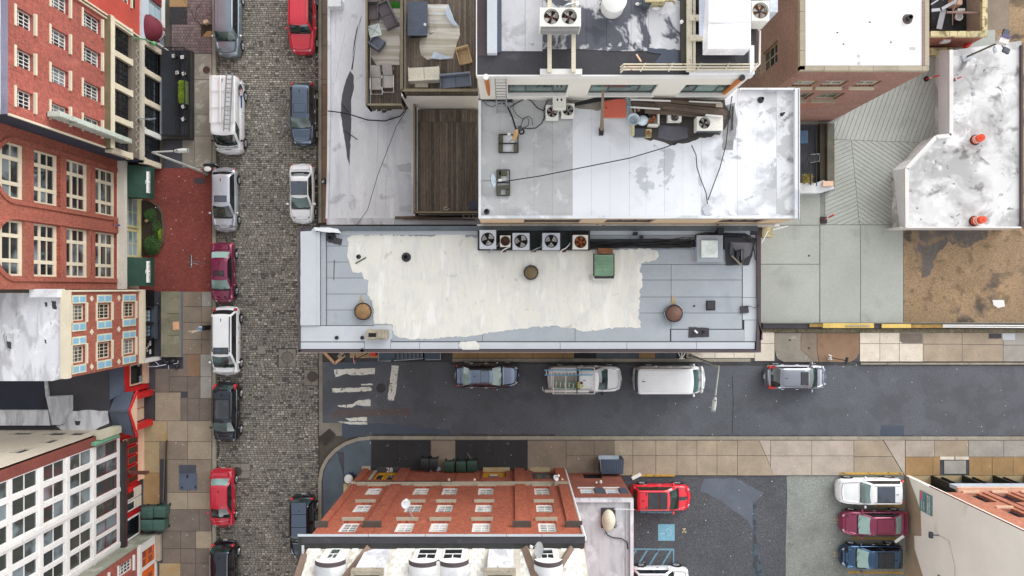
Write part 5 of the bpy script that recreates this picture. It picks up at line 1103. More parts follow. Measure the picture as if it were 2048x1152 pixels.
for i, x in enumerate((1008, 1068, 1128)): mk('foot_block', MB().pbox(x-3, x+4, 498, 504, ZC+.02, ZC+.25), m_rustdk, rk)
cb = MB(); r = random.Random(21)
for k in range(16):
    y0, y1 = r.uniform(482, 497), r.uniform(476, 496); pts = [P(1180+i*26.5, y0+(y1-y0)*i/8+r.uniform(-3, 3), ZC+.12+r.uniform(0, .25)) for i in range(9)]; cb.tube(pts, r.choice((.018, .028, .04)), 5)
for k in range(7): pts = [P(1390, 470+k, ZC+.3), P(1410+k*4, 465+k, ZC+.35), P(1450, 466+k*.7, ZC+.3), P(1490, 467+k, ZC+.3), P(1506, 474+2*k, ZC+.25), P(1511, 520, ZC+.2)]; cb.tube(pts, r.choice((.02, .035)), 5)
cbr = root('cable_bundle', 'tangle of black cables along the rear parapet of the grey roof', 'cables', P(1290, 488, ZC))
mk('cable', cb, m_cable, cbr, kind='stuff'); mk('tray', MB().pbox(1180, 1382, 478, 496, ZC+.02, ZC+.06), M('dark_tray', C(66, 72, 74), .9, var=.3), cbr)
mk('bracket', MB().pbox(1268, 1276, 464, 470, ZC+.1, ZC+.6).pbox(1281, 1287, 471, 478, ZC+.1, ZC+.4).pbox(1436, 1448, 456, 467, ZC+.1, ZC+.7), m_black, cbr)
wb = root('wooden_bracket', 'mossy timber bracket box with two white rods at the grey roof corner', 'bracket', P(1534, 466, 8.5))
mk('box', MB().pbox(1524, 1546, 452, 474, 8.2, 9.2), m_mossst, wb); mk('rod', MB().bar(P(1545, 460, 9.3), P(1576, 452, 9.3), .05).bar(P(1536, 462, 9.4), P(1523, 486, 9.6), .07), m_white, wb)
# ---- single-storey white roof on the left (ZE)
ZE = 3.6
be = root('low_building', 'low building with a wrinkled white roof, a long dark tear and timber decks', 'building', (GX(800), GY(300), 0))
bodyw(be, 681, 1000, -200, 445, 0, ZE-.3, m_cream)
mk('roof', MB().pprism([(656, -220), (975, -220), (975, 437), (652, 437), (655, 330), (656, 200)], ZE-.3, ZE), m_wroofE, be)
mk('tear', MB().pprism(ragged([(700, 142), (707, 150), (708, 172), (702, 200), (702, 260), (700, 300), (699, 331), (694, 315), (688, 270), (681, 228), (684, 190), (692, 160)], .8, 7, 3), ZE+.001, ZE+.012), M('exposed_dark_felt', C(84, 86, 90), .9, var=.06), be)
mk('tear', MB().pprism([(724, 30), (716, 60), (712, 84), (705, 140), (702, 138), (708, 84), (713, 58)], ZE+.001, ZE+.01), m_tar, be)
for a, b_ in (((719, 42), (701, 142)), ((690, 60), (668, 170)), ((671, 40), (664, 230)), ((697, 330), (704, 436)), ((756, 240), (750, 430)), ((776, 236), (769, 436)), ((674, 330), (684, 430))):
    mk('seam', MB().bar((*P(*a, ZE)[:2], ZE+.01), (*P(*b_, ZE)[:2], ZE+.01), .05, .03), m_wroofE, be)
mk('edge_flashing', MB().pprism([(655, -220), (660, -220), (661, 200), (659, 330), (656, 437), (651, 437), (654, 330), (655, 200)], ZE, ZE+.1), m_wroof, be)
for a, b_ in ((653, 789), (789, 930), (930, 972)): mk('parapet_panel', MB().pbox(a+.2, b_-.2, 436, 449, ZE-.35, ZE+.16), m_grl if a > 700 else m_wroofL, be)
mk('utility_box', MB().pbox(656, 682, -4, 13, ZE, ZE+.7), m_wroof, be, bevel=.03)
for x, y, s_ in ((757, 219, 5), (768, 222, 5), (778, 218, 6), (748, 219, 4)): mk('tar_smear', MB().pprism(ragged([(x-s_, y-3), (x+s_, y-3), (x+s_, y+2), (x-s_*.5, y+4)], 1, 3, x), ZE+.001, ZE+.012), m_raildk, be)
for (a, b_) in (((793, 331), (822, 345)), ((797, 415), (822, 424))): mk('damp_patch', MB().pprism(ragged([(a[0], a[1]), (b_[0], a[1]-6), (b_[0], b_[1]), (a[0]+6, b_[1]-2)], 1, 5, 3), ZE+.001, ZE+.006), m_grl, be)
for i, (pts, lb) in enumerate((([(822, 206), (801, 232), (770, 242), (735, 240), (700, 229), (682, 225), (656, 222)], 'thick drooping cable across the white roof below the deck'), ([(812, 222), (793, 252), (755, 352), (735, 420), (713, 451)], 'thin diagonal cable across the white roof'), ([(683, 207), (697, 225)], 'short dark stick lying across the tear, upper of two'), ([(690, 262), (715, 279)], 'short dark stick lying across the tear, lower of two'))):
    thing('cable' if i < 2 else 'stick', MB().tube([P(x, y, ZE+.15+(.9 if i == 1 else .1)) for x, y in pts], (.045, .02, .035, .035)[i], 5), m_cable, lb, 'cable' if i < 2 else 'stick')
# lumber along the parapet
lbn = root('lumber_stack', 'long dark planks along the grey parapet below the timber deck', 'lumber', P(870, 434, ZE))
for (a, b_, w) in (((790, 435), (955, 432), .16), ((806, 437.5), (950, 439), .1), ((830, 431), (945, 434), .1)): mk('plank', MB().bar(P(*a, ZE+.25), P(*b_, ZE+.25), w, .06), m_pile, lbn)
cy_ = root('wire_basket', 'small white wire basket at the right end of the dark planks', 'basket', P(938, 433, ZE+.3)); mk('wire', MB().tube([P(925, 431, ZE+.5), P(935, 428, ZE+.55), P(953, 429, ZE+.5), P(953, 437, ZE+.5), P(930, 436, ZE+.5), P(925, 431, ZE+.5)], .025, 5).tube([P(938, 428, ZE+.5), P(938, 437, ZE+.5)], .02, 5).tube([P(946, 428, ZE+.5), P(946, 437, ZE+.5)], .02, 5), m_white, cy_)
# ---- decks
def deck(label, x0, x1, y0, y1, z, n, group='timber roof decks', cross=None, side=True):
    a, b = P(x0, y0, z), P(x1, y1, z); rt = root('timber_deck', label, 'deck', ((a[0]+b[0])/2, (a[1]+b[1])/2, z-.3), group); w = (b[0]-a[0])/n
    mk('joist_frame', MB().box(a[0]+.02, b[0]-.02, b[1]+.02, a[1]-.02, z-.28, z-.04), m_black, rt); L0 = a[1]-b[1]
    r = random.Random(n); cuts = [0, 1] if not cross else cross
    for j in range(len(cuts)-1):
        ya, yb = a[1]-L0*cuts[j]-.01, a[1]-L0*cuts[j+1]+.01; src = None
        for i in range(n):
            jj = r.uniform(-.006, .006)
            if src is None: src = mk('plank', MB().box(a[0]+w*i+.008, a[0]+w*(i+1)-.008, yb, ya, z-.035, z), m_plank, rt); s0 = a[0]
            else: o = inst('plank', src, rt, (0, 0, 0)); o.location = (w*i, 0, jj)
    return rt
def railing(label, pts, z, h=1.0, gap=.155, group='timber deck railings', wide=.16):
    rt = root('timber_railing', label, 'railing', P(pts[0][0], pts[0][1], z), group)
    for k in range(len(pts)-1):
        a, b = Vector(P(*pts[k], z)), Vector(P(*pts[k+1], z)); d = (b-a).normalized()
        mk('top_rail', MB().bar(a+Vector((0,0,h)), b+Vector((0,0,h)), wide, .05), m_rail, rt); mk('bottom_rail', MB().bar(a+Vector((0,0,.12)), b+Vector((0,0,.12)), .06, .05), m_raildk, rt)
        n = int((b-a).length/gap); src = None
        for i in range(n+1):
            p = a + (b-a)*i/n
            if src is None: src = mk('baluster', MB().box(p.x-.03, p.x+.03, p.y-.03, p.y+.03, z+.1, z+h-.03), m_raildk, rt); p0 = p
            else: o = inst('baluster', src, rt, (0,0,0)); o.location = p - p0
        for p in (a, b): mk('post', MB().box(p.x-.055, p.x+.055, p.y-.055, p.y+.055, z-.5, z+h+.02), m_rail, rt)
    return rt
Z1, Z2, Z3 = 6.4, 7.6, 4.1
deck('upper deck with two loungers and scattered furniture at the top left of the block', 741, 803, -40, 217, Z1, 12)
railing('balustrade round the narrow upper deck with the loungers', [(740, -40), (740, 218), (808, 218)], Z1, 1.1, wide=.13)
deck('wide upper deck with the spread tarpaulin and a fire table', 810, 955, -60, 190, Z2, 26)
railing('balustrade along the wide upper deck above the pale wall', [(809, -60), (809, 191), (966, 191)], Z2, 1.2, wide=.17)
deck('large empty lower deck of grey-brown boards', 835, 956, 219, 427, Z3+.2, 22, cross=[0, .12, 1])
railing('balustrade round the large empty lower deck', [(833, 205), (833, 428), (956, 428)], Z3+.2, 1.1, wide=.12)
mk('underdeck_room', MB().box(P(803, 0, Z2-.4)[0], P(957, 0, Z2-.4)[0], P(0, 193, Z2-.4)[1], P(0, -200, Z2)[1], ZE, Z2-.32), M('bright_stucco', C(236, 234, 228), .9, var=.04), be)
mk('underdeck_room', MB().box(P(742, 0, Z1-.4)[0], P(800, 0, Z1-.4)[0], P(0, 200, Z1-.4)[1], P(0, -200, Z1)[1], ZE, Z1-.32), m_black, be)
# deck furniture
def at(px, py, z): return Vector(P(px, py, z))
def lounger(label, x, y0, y1):
    rt = root('sun_lounger', label, 'lounger', at(x, (y0+y1)/2, Z1), 'grey loungers on the upper deck'); a, b = at(x, y0, Z1+.4), at(x, y1, Z1+.4); hw = 9.3*K*.88
    ym = a.y + (b.y-a.y)*.36
    mk('back_cushion', MB().add([(a.x-hw, a.y, Z1+.95), (a.x+hw, a.y, Z1+.95), (a.x+hw, ym, Z1+.46), (a.x-hw, ym, Z1+.46), (a.x-hw, a.y, Z1+.87), (a.x+hw, a.y, Z1+.87), (a.x+hw, ym, Z1+.38), (a.x-hw, ym, Z1+.38)], [(0,1,2,3), (7,6,5,4), (0,4,5,1), (1,5,6,2), (2,6,7,3), (3,7,4,0)]), M('lounger_cloth', C(176, 170, 164), .9) if 'lounger_cloth' not in bpy.data.materials else bpy.data.materials['lounger_cloth'], rt)
    cl = bpy.data.materials['lounger_cloth']; ye = b.y + (a.y-b.y)*.16
    mk('seat_cushion', MB().box(a.x-hw, a.x+hw, ye, ym-.02, Z1+.34, Z1+.44), cl, rt, bevel=.02)
    mk('frame', MB().tube([(a.x-hw-.06, ym, Z1+.5), (a.x-hw-.06, b.y, Z1+.36), (a.x+hw+.06, b.y, Z1+.36), (a.x+hw+.06, ym, Z1+.5)], .025, 6), m_white, rt)
    mk('arm_rest', MB().box(a.x-hw-.1, a.x-hw-.04, ye, ym-.1, Z1+.55, Z1+.58).box(a.x+hw+.04, a.x+hw+.1, ye, ym-.1, Z1+.55, Z1+.58), m_white, rt)
    for sx in (-1, 1):
        for yy in (a.y-.1, b.y+.05): mk('leg', MB().tube([(a.x+sx*(hw+.02), yy, Z1), (a.x+sx*(hw+.02), yy, Z1+.36)], .02, 5), m_white, rt)
lounger('left of the two grey sun loungers on the narrow deck', 753, 136, 188); lounger('right of the two grey sun loungers on the narrow deck', 776, 132, 184)
m_tarp = M('striped_beige_tarpaulin', C(206, 200, 190), .8, var=.05, stretch=(.05, 1.2, .05), patches=[(C(176, 168, 152), 1.3, .5, .05, .9, 1), (C(222, 226, 232), 1.6, .6, .05, .8, 1)])
def sheetc(mb, pts, z, amp=.06, seed=1):
    """a cloth laid over the boards: a creased triangle fan with thickness"""
    q = ragged(pts, .8, 9, seed); r = random.Random(seed); cx = sum(p[0] for p in q)/len(q); cy0 = sum(p[1] for p in q)/len(q); rings = []; n = len(q); o = len(mb.v)
    for k, s_ in enumerate((1, .85, .6, .3, 0)):
        for i, p in enumerate(q): w = P(cx+(p[0]-cx)*s_, cy0+(p[1]-cy0)*s_, z); mb.v.append((w[0], w[1], z + (0.01 if k == 0 else .03 + amp*(noise.noise(Vector((w[0]*1.3, w[1]*1.3, seed)))+.4))))
    for k in range(4):
        for i in range(n): mb.f.append((o+k*n+i, o+k*n+(i+1) % n, o+(k+1)*n+(i+1) % n, o+(k+1)*n+i))
    return mb
thing('rug', sheetc(MB(), [(738, 18), (800, 16), (799, 130), (753, 130), (741, 112)], Z1+.01, .03, 3), m_tarp, 'striped beige rug under the chairs of the narrow deck', 'rug', smooth=True)
thing('tarpaulin', sheetc(MB(), [(852, 8), (897, 9), (908, 40), (919, 54), (920, 70), (914, 86), (906, 118), (880, 119), (862, 118), (855, 120), (842, 110), (839, 96), (840, 72), (855, 72)], Z2+.01, .1, 5), m_tarp, 'large crumpled striped tarpaulin on the wide upper deck', 'tarpaulin', smooth=True)
thing('tarpaulin_flap', sheetc(MB(), [(890, 22), (897, 9), (908, 40), (919, 54), (906, 52), (893, 34)], Z2+.14, .08, 8).pprism([(868, 103), (905, 116), (880, 119), (862, 116)], Z2+.1, Z2+.14), M('blue_white_lining', C(190, 202, 218), .8), 'folded pale blue edge of the tarpaulin', 'tarpaulin')
ft = root('fire_table', 'dark blue-grey rectangular table with a small white knob on the wide deck', 'table', at(834, 38, Z2)); a, b_ = P(815, 3, Z2+.7), P(855, 71, Z2+.7)
mk('tabletop', MB().box(a[0], b_[0], b_[1], a[1], Z2+.62, Z2+.7), M('weathered_blue_cover', C(84, 92, 108), .8, var=.15, vs=2, fine=.25, fs=25, stretch=(1, 3, 1)), ft, bevel=.015); mk('base', MB().box(a[0]+.1, b_[0]-.1, b_[1]+.1, a[1]-.1, Z2, Z2+.61), m_black, ft); mk('knob', MB().cyl(*P(850, 49, Z2+.75)[:2], Z2+.7, Z2+.78, .09, 14), m_white, ft)
def chair(label, cx, cy, w, d, rot, z, mat, h=.42, bh=.8, arms=True, cat='chair', name='armchair', group=None):
    c = at(cx, cy, z+h); rt = root(name, label, cat, (c.x, c.y, z), group); hx, hy = w*K*.5, d*K*.5; ca, sa = math.cos(rot), math.sin(rot)
    def q(x, y): return (c.x+ca*x-sa*y, c.y+sa*x+ca*y)
    def rb(x, y, z0, z1, ax, ay): p = q(x, y); return MB().rbox(p[0], p[1], z0, z1, ax, ay, rot)
    if name == 'armchair': mk('seat', rb(0, -.06, z+h-.12, z+h, hx-.06, hy-.08), mat, rt, bevel=.02)
    else: [mk('seat_cushion', rb(k*(hx-.05)/2, -.06, z+h-.12, z+h, (hx-.07)/2, hy-.08), mat, rt, bevel=.025) for k in (-1, 1)]
    mk('backrest', rb(0, hy-.06, z+.1, z+bh, hx, .06), mat, rt, bevel=.02)
    if arms:
        for s_ in (-1, 1): mk('arm', rb(s_*(hx-.03), 0, z+.15, z+h+.16, .035, hy-.03), mat, rt, bevel=.01)
    for i in (-1, 1):
        for j in (-1, 1): p = q(i*(hx-.06), j*(hy-.08)); mk('leg', MB().box(p[0]-.025, p[0]+.025, p[1]-.025, p[1]+.025, z, z+h-.11), m_black, rt)
    return rt
chair('dark mauve armchair in the top left corner of the narrow deck', 745, 22, 21, 30, 0, Z1, m_wick)
chair('long grey-mauve sofa set at a slant on the narrow deck', 775, 30, 46, 24, math.radians(-65+180-180), Z1, m_wick, cat='sofa', name='sofa')
chair('small dark grey chair standing at a slant beside the parasol base', 754, 86, 22, 22, math.radians(145), Z1, m_gyfab)
st_ = root('square_side_table', 'square frosted glass side table between the mauve armchair and the small dark chair', 'table', at(749, 61, Z1)); c = at(749, 61, Z1+.6)
mk('top', MB().rbox(c.x, c.y, Z1+.56, Z1+.6, .4, .4, .25), M('frosted_glass_top', C(186, 196, 192), .25), st_, bevel=.02); b = MB()
for t in (0, math.pi/2): b.bar((c.x-.42*math.cos(t+.25+.78), c.y-.42*math.sin(t+.25+.78), Z1+.62), (c.x+.42*math.cos(t+.25+.78), c.y+.42*math.sin(t+.25+.78), Z1+.62), .02)
mk('frame_brace', b, m_steel, st_); mk('base', MB().cyl(c.x, c.y, Z1, Z1+.56, .05, 8), m_steel, st_)
thing('turf_mat', MB().pbox(757, 800, 4, 16, Z1+.01, Z1+.06), m_turf, 'bright green artificial turf mat at the top of the narrow deck', 'mat')
chair('tan wicker armchair on the wide deck right of the tarpaulin', 928, 112, 22, 28, math.radians(-70+85), Z2, M('tan_wicker', C(184, 158, 122), .85, var=.1, fine=.15))
chair('cream two-seat sofa by the lower railing of the wide deck', 848, 149, 52, 26, math.radians(183), Z2, m_cushion, cat='sofa', name='loveseat')
chair('blue-grey striped two-seat sofa by the lower railing of the wide deck', 911, 162, 52, 22, math.radians(5), Z2, M('striped_blue_grey_cloth', C(122, 130, 146), .9, var=.12, stretch=(8, .2, 1)), cat='sofa', name='loveseat')
thing('cushion', MB().pbox(830, 856, 166, 174, Z2+.05, Z2+.2), m_cushion, 'loose cream cushion under the cream sofa', 'cushion', bevel=.03)
thing('metal_plate', MB().pbox(937, 953, 402, 419, Z3+.2, Z3+.25), m_slate, 'dark blue square plate in the corner of the empty deck', 'plate')
thing('hose_coil', MB().tube([P(893+5*math.cos(t), 417+3*math.sin(t), Z3+.25) for t in [i*.5 for i in range(11)]], .03, 5), m_cream, 'small cream hose loop at the lower edge of the empty deck', 'hose')
# ---- big white-roofed building (ZD)
ZD = 13.6
bd = root('white_roof_building', 'building with the large patchy white roof in the upper middle', 'building', (GX(1210), GY(380), 0))
sf = ('S', GY(473)); dw = [(GX(1040), GX(1132), 11.0, 12.6), (GX(1165), GX(1245), 11.0, 12.6), (GX(1340), GX(1415), 11.0, 12.6)]; dw = [(a+.1, b_-.1, 10.55, 12.9) for a, b_, *_ in dw]
wall(w := MB(), ('S', GY(473)), GX(975), GX(1447), 9, ZD-.2, dw, .15)
mk('wall', w, M('peach_stucco', C(206, 180, 150), .9, var=.08, patches=[(C(176, 120, 84), 1.5, .66, .08, .6)]), bd)
for h in dw: window(('S', GY(473)), bd, *h, 3, 1, .15, .08, .05, m_dkgrey, m_glassdk)
bodyw(bd, 975.2, 1446.8, 280, 466, 0, ZD-.2, m_cream, 'core')
mk('ledge', MB().box(GX(968), GX(1452), GY(477.5), GY(474), 9.9, 10.4), M('white_rusty_ledge', C(200, 196, 190), .8, patches=[(C(150, 84, 48), 2.2, .62, .05, .9)]), bd)
xs_ = [957, 1000, 1068, 1105, 1145, 1183, 1220, 1259, 1292, 1329, 1366, 1403, 1440, 1475, 1514, 1553, 1598]
mk('roof_deck', MB().pbox(957, 1598, 175, 437, ZD-.3, ZD-.02, ZD), m_tar, bd)
m_wd = [M('roof_strip_worn', C(176, 177, 178), .8, var=.06, vs=.8, fine=.05, rnd=.03, patches=[(C(158, 158, 160), .5, .52, .15, .8), (C(206, 207, 210), .9, .55, .1, .6), (C(110, 108, 108), 1.1, .68, .06, .5)]),
        M('roof_strip_clean', C(220, 222, 228), .75, var=.02, fine=.02, rnd=.015, patches=[(C(196, 198, 204), .5, .52, .15, .6), (C(176, 179, 186), .42, .6, .02, .8)]),
        M('roof_strip_patchy', C(218, 220, 226), .75, var=.03, fine=.03, rnd=.015, patches=[(C(182, 184, 188), .36, .48, .1, .9), (C(162, 164, 168), .5, .6, .03, .8), (C(96, 94, 92), .6, .62, .12, .7)]),
        M('roof_strip_edge', C(206, 208, 212), .75, var=.04, fine=.06, patches=[(C(170, 170, 172), .5, .52, .05, .8), (C(70, 68, 64), .55, .56, .12, .85)])]
for i in range(len(xs_)-1):
    mt = m_wd[0] if xs_[i] < 1145 else m_wd[1] if xs_[i] < 1400 else m_wd[2] if xs_[i] < 1550 else m_wd[3]
    mk('roof_strip', MB().pbox(xs_[i]+.12, xs_[i+1]-.12, 177, 436, ZD-.02, ZD+.004*(i % 2)+.01, ZD), mt, bd)
mk('rim', MB().pbox(957, 962, 198, 437, ZD, ZD+.14).pbox(962.2, 1590, 431, 437, ZD, ZD+.12).pbox(1590.2, 1600, 176, 437, ZD, ZD+.25).pbox(1480, 1590, 175.5, 181, ZD, ZD+.2), m_wroof, bd)
mk('edge_line', MB().pbox(1597, 1598, 178, 437, ZD+.25, ZD+.27).pbox(1482, 1590, 180, 181, ZD+.2, ZD+.22), M('violet_drip_edge', C(96, 84, 110), .7), bd)
mk('tar_area', MB().pprism(ragged([(1262, 210), (1450, 200), (1462, 235), (1440, 270), (1400, 275), (1385, 282), (1340, 290), (1320, 282), (1290, 278), (1270, 262)], 2.5, 8, 5), ZD+.012, ZD+.025), M('sooty_tar', C(70, 66, 64), .9, var=.25, vs=1.5, fine=.3), bd)
mk('tar_area', MB().pprism(ragged([(1130, 198), (1205, 192), (1210, 215), (1195, 222), (1150, 215)], 2, 8, 6), ZD+.012, ZD+.02), M('dull_stain', C(136, 130, 122), .9, var=.3), bd)
mk('tar_area', MB().pprism(ragged([(1445, 215), (1470, 205), (1475, 240), (1466, 300), (1446, 300)], 2, 8, 7), ZD+.012, ZD+.02), M('grey_stain', C(140, 140, 142), .9, var=.3, vs=1.5), bd)
# ---- penthouse (ZF)
ZF = 18.1
bf = root('penthouse', 'upper block with the tar-patched roof and green-tinted ribbon windows, above the white roof', 'building', (GX(1155), GY(160), ZD))
fs = ('S', GY(298.5)); fw_ = [(GX(1024+ (x0-1024)/1.37), GX(1024+(x1-1024)/1.37), 14.75, 16.5) for x0, x1 in ((1016, 1130), (1172, 1298), (1350, 1440))]
wall(w := MB(), fs, GX(978), GX(1337), ZD-.5, ZF-.1, fw_, .15); mk('wall', w, M('cream_stucco', C(214, 210, 200), .9, var=.04), bf)
for h in fw_:
    L_ = h[1]-h[0]; window(fs, bf, *h, 3, 1, .15, .09, .08, m_dkgrey, m_glassgn, parts=True, us=[h[0]+.09, h[0]+L_*.3, h[0]+L_*.76, h[1]-.09], sill=m_white)
bodyw(bf, 978.2, 1336.8, -120, 290, ZD-.5, ZF-.1, m_cream, 'core')
mk('roof', MB().pbox(953, 1513, -300, 151, ZF-.25, ZF), m_tar, bf); mk('drip_edge', MB().pbox(953, 1506, 149.5, 152.5, ZF-.3, ZF+.1).pbox(952, 954, -300, 151, ZF-.3, ZF+.1), m_white, bf)
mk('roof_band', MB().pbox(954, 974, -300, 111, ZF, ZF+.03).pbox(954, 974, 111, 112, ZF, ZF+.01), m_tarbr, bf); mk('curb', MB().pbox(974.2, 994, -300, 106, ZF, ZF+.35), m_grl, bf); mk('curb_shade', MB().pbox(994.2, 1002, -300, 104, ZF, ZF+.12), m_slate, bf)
for a, b_ in ((1003, 1050), (1050.5, 1085)): mk('roof_sheet', MB().pbox(a, b_, -300, 102, ZF, ZF+.03), m_wroofF2, bf)
for a, b_, y in ((1085.5, 1172, 98), (1172.5, 1213, 100), (1213.5, 1262, 102), (1262.5, 1297, 102), (1297.5, 1362, 100)): mk('roof_sheet', MB().pbox(a, b_, -300, y, ZF, ZF+.03), m_wroofF, bf)
mk('wet_patch', MB().pprism(ragged([(1294, 96), (1366, 100), (1366, 126), (1310, 126), (1322, 108), (1296, 104)], 1, 6, 4), ZF+.031, ZF+.036), M('damp_tar', C(66, 74, 90), .3), bf)
mk('parapet_walk', MB().pbox(1362.5, 1376, -300, 126, ZF, ZF+.3), M('dark_olive_curb', C(62, 58, 50), .85), bf)
mk('pit_floor', MB().pbox(1393, 1505, -300, 126, ZF, ZF+.02), M('wet_pit', C(70, 70, 76), .4, var=.25, patches=[(C(40, 44, 52), .5, .5, .03, .9)]), bf)
# ---- brick block with clean white roof (ZG)
ZG = 12.6
bg = root('brick_building', 'brown brick building with a clean bright white roof and stone coping at the top right', 'building', (GX(1560), GY(120), 0))
gx0, gx1, gy1 = GX(1464), GX(1661), GY(243)
gw = [(GX(1024+a/1.23), GX(1024+b_/1.23), 9.0, 10.2) for a, b_ in ((565, 612), (622, 672), (690, 738))] + [(GX(1024+a/1.15), GX(1024+b_/1.15), 6.0, 7.6) for a, b_ in ((560, 600), (612, 660))]
gw = [(q[0], q[1]-.15, q[2], q[3]) for q in gw]
wall(w := MB(), ('S', gy1), gx0, gx1, 0, ZG-.3, gw, .2); mk('south_wall', w, m_bS, bg)
for i, h in enumerate(gw): window(('S', gy1), bg, *h, 2, 2, .2, .1, .06, m_cream if i < 3 else m_stone, m_glassgn if i > 2 else m_glasslt, sill=m_cream if i < 3 else m_stone, sh=.16)
ww = [(GY(200), GY(165), 6.4, 8.9), (GY(120), GY(90), 6.4, 8.9)]
wall(w := MB(), ('W', gx0), gy1, GY(-300), 0, ZG-.3, ww, .2); mk('west_wall', w, m_bW, bg)
for h in ww: window(('W', gx0), bg, *h, 2, 3, .2, .08, .06, m_stone, m_glassdk, sill=m_stone)
mk('core', MB().box(gx0+.3, gx1, gy1+.3, GY(-300), 0, ZG-.3), m_bS, bg)
mk('white_roof', MB().pbox(1611, 1846, -300, 131, ZG-.3, ZG-.12), m_wroofG, bg)
for x0, x1, y0, y1 in [(1600, 1610, y, y+38.5) for y in range(-55, 130, 39)] + [(x, x+48.5, 131.5, 141) for x in range(1600, 1850, 49)]: mk('coping_stone', MB().pbox(x0+.2, min(x1, 1858), y0+.2, min(y1, 141), ZG-.3, ZG), m_stone, bg)
mk('coping_stone', MB().pbox(1850, 1858.5, -300, 131, ZG-.3, ZG), m_stone, bg); mk('inner_brick', MB().pbox(1846, 1849.8, -300, 131, ZG-.3, ZG-.05), m_bW, bg)
boot(1821, 34, ZG-.12, 'dark pipe cap near the right edge of the bright white roof', .16, M('brown_cap', C(96, 84, 80), .8))
for x, y in ((1675, 65), (1687, 88), (1740, 44), (1782, 84)): mk('debris', MB().ell(P(x, y, ZG-.1), .06, .04, .03, 6, 4), m_black, bg)
for x, y, s_ in ((1717, 112, 3), (1825, 97, 6), (1718, 126, 3)): mk('patch', MB().pbox(x-s_, x+s_, y-3, y+3, ZG-.12, ZG-.11), m_grl, bg)
# sunken side yard between the two
ya = root('side_yard', 'narrow sunken yard with stone edge walls beside the brown brick building', 'yard', (GX(1630), GY(330), 0))
mk('floor', MB().pbox(1590, 1640, 250, 372, 0, .1, 0), M('dark_yard_floor', C(70, 72, 78), .9, var=.3), ya)
mk('wall', MB().pbox(1640, 1655, 247, 372, 0, .5, .5), M('dark_mossy_wall', C(62, 56, 46), .95, var=.3, fine=.3), ya); mk('wall_top', MB().pbox(1655, 1669, 247, 378, 0, .7, .7), M('mossy_wall_top', C(96, 94, 84), .95, var=.25, fine=.3, patches=[(C(60, 54, 44), 1.5, .6, .1, .6)]), ya)
mk('white_step', MB().pprism([(1590, 366), (1632, 366), (1647, 360), (1668, 374), (1668, 378), (1640, 386), (1590, 386)], 0, .75), m_wroof, ya); mk('step_cap', MB().pprism([(1647, 362), (1667, 362), (1667, 372), (1645, 372)], .7, .86), m_peach, ya)
fc = root('folding_chair', 'black folding chair with a pale metal rim in the narrow yard', 'chair', P(1629, 317, .1)); c = P(1629, 317, .9)
mk('rim', MB().tube([(c[0]-.38, c[1]-.32, .9), (c[0]-.4, c[1]+.28, .95), (c[0]+.35, c[1]+.34, .9), (c[0]+.36, c[1]-.2, .9), (c[0]-.38, c[1]-.32, .9)], .03, 5), m_steel, fc); mk('seat', MB().rbox(c[0]+.02, c[1]+.02, .8, .84, .3, .24, .05), m_black, fc)
for i in (-1, 1): mk('leg', MB().bar((c[0]+i*.3, c[1]-.25, .1), (c[0]+i*.3, c[1]+.25, .85), .03), m_steel, fc)
thing('grating', MB().pbox(1601, 1616, 261, 286, .1, .5, .5), M('blue_grating', C(86, 116, 150), .6), 'blue grating mat in the top of the narrow yard', 'grating')
rg_ = root('yard_rail', 'black handrail running down the narrow yard', 'railing', P(1620, 300, .1)); mk('rail', MB().bar(P(1619, 262, 1.2), P(1621, 370, 1.2), .07).bar(P(1633, 255, 1.2), P(1633, 372, 1.2), .05), m_black, rg_)
for y in range(262, 372, 18): mk('post', MB().bar(P(1620, y, 0.1), (P(1620, y, 1.2)[0], P(1620, y, 0.1)[1], 1.2), .04), m_black, rg_)
thing('potted_plant', foliage(MB(), *(P(1603, 0, .4)[0], P(1622, 0, .4)[0]), P(0, 370, .4)[1], P(0, 350, .4)[1], .3, .9, 350, .08, 6), M('straw_leaf', C(150, 134, 70), .8, isl=.4), 'yellowing plant at the lower end of the narrow yard', 'plant')
# ---- white slab terrace on the right (ZH)
ZH = 1.9
bh = root('white_terrace_building', 'low building with a stained white slab roof and grey parapet wall on the right', 'building', (GX(1930), GY(270), 0))
hp = [(1902, 100), (2046, 80), (2044, 454), (1812, 454), (1812, 338), (1871, 272), (1902, 272)]
mk('slab', MB().pprism(hp, 0, ZH-.15, ZH), m_wroofH, bh)
m_hwall = M('grey_white_wall', C(236, 239, 244), .85, var=.05)
pw = [(1871.5, 100), (1871.5, 272), (1845, 288), (1784, 341), (1788, 455)]; top = [(1899, 100), (1899, 271), (1869, 274), (1810, 337), (1811, 455)]
for i in (0, 1, 2, 3): # real wall faces and capping, built between ground line and parapet line
    a, b_ = P(*pw[i], 0), P(*pw[i+1], 0); c, d = P(*top[i], ZH+.25), P(*top[i+1], ZH+.25)
    mk('parapet_wall', MB().add([a, b_, d, c, (a[0]+1.05, a[1], 0), (b_[0]+1.05, b_[1], 0), (d[0]+.1, d[1], ZH+.2), (c[0]+.1, c[1], ZH+.2)], [(0,1,2,3), (7,6,5,4), (3,2,6,7)]), m_hwall, bh)
    mk('parapet_cap', MB().bar((c[0]+.1, c[1], ZH+.26), (d[0]+.1, d[1], ZH+.26), .28, .12), m_white, bh)
mk('east_edge', MB().pbox(2042, 2046, 90, 454, ZH-.15, ZH+.02), m_tarbr, bh); mk('south_trim', MB().pbox(1800, 2043, 453, 456, 0, ZH+.02), m_white, bh)
for (x, y) in ((1949, 186), (1993, 100)): mk('roof_drain', MB().rbox(*P(x, y, ZH)[:2], ZH-.15, ZH-.11, .1, .14, .3), m_steel, bh)
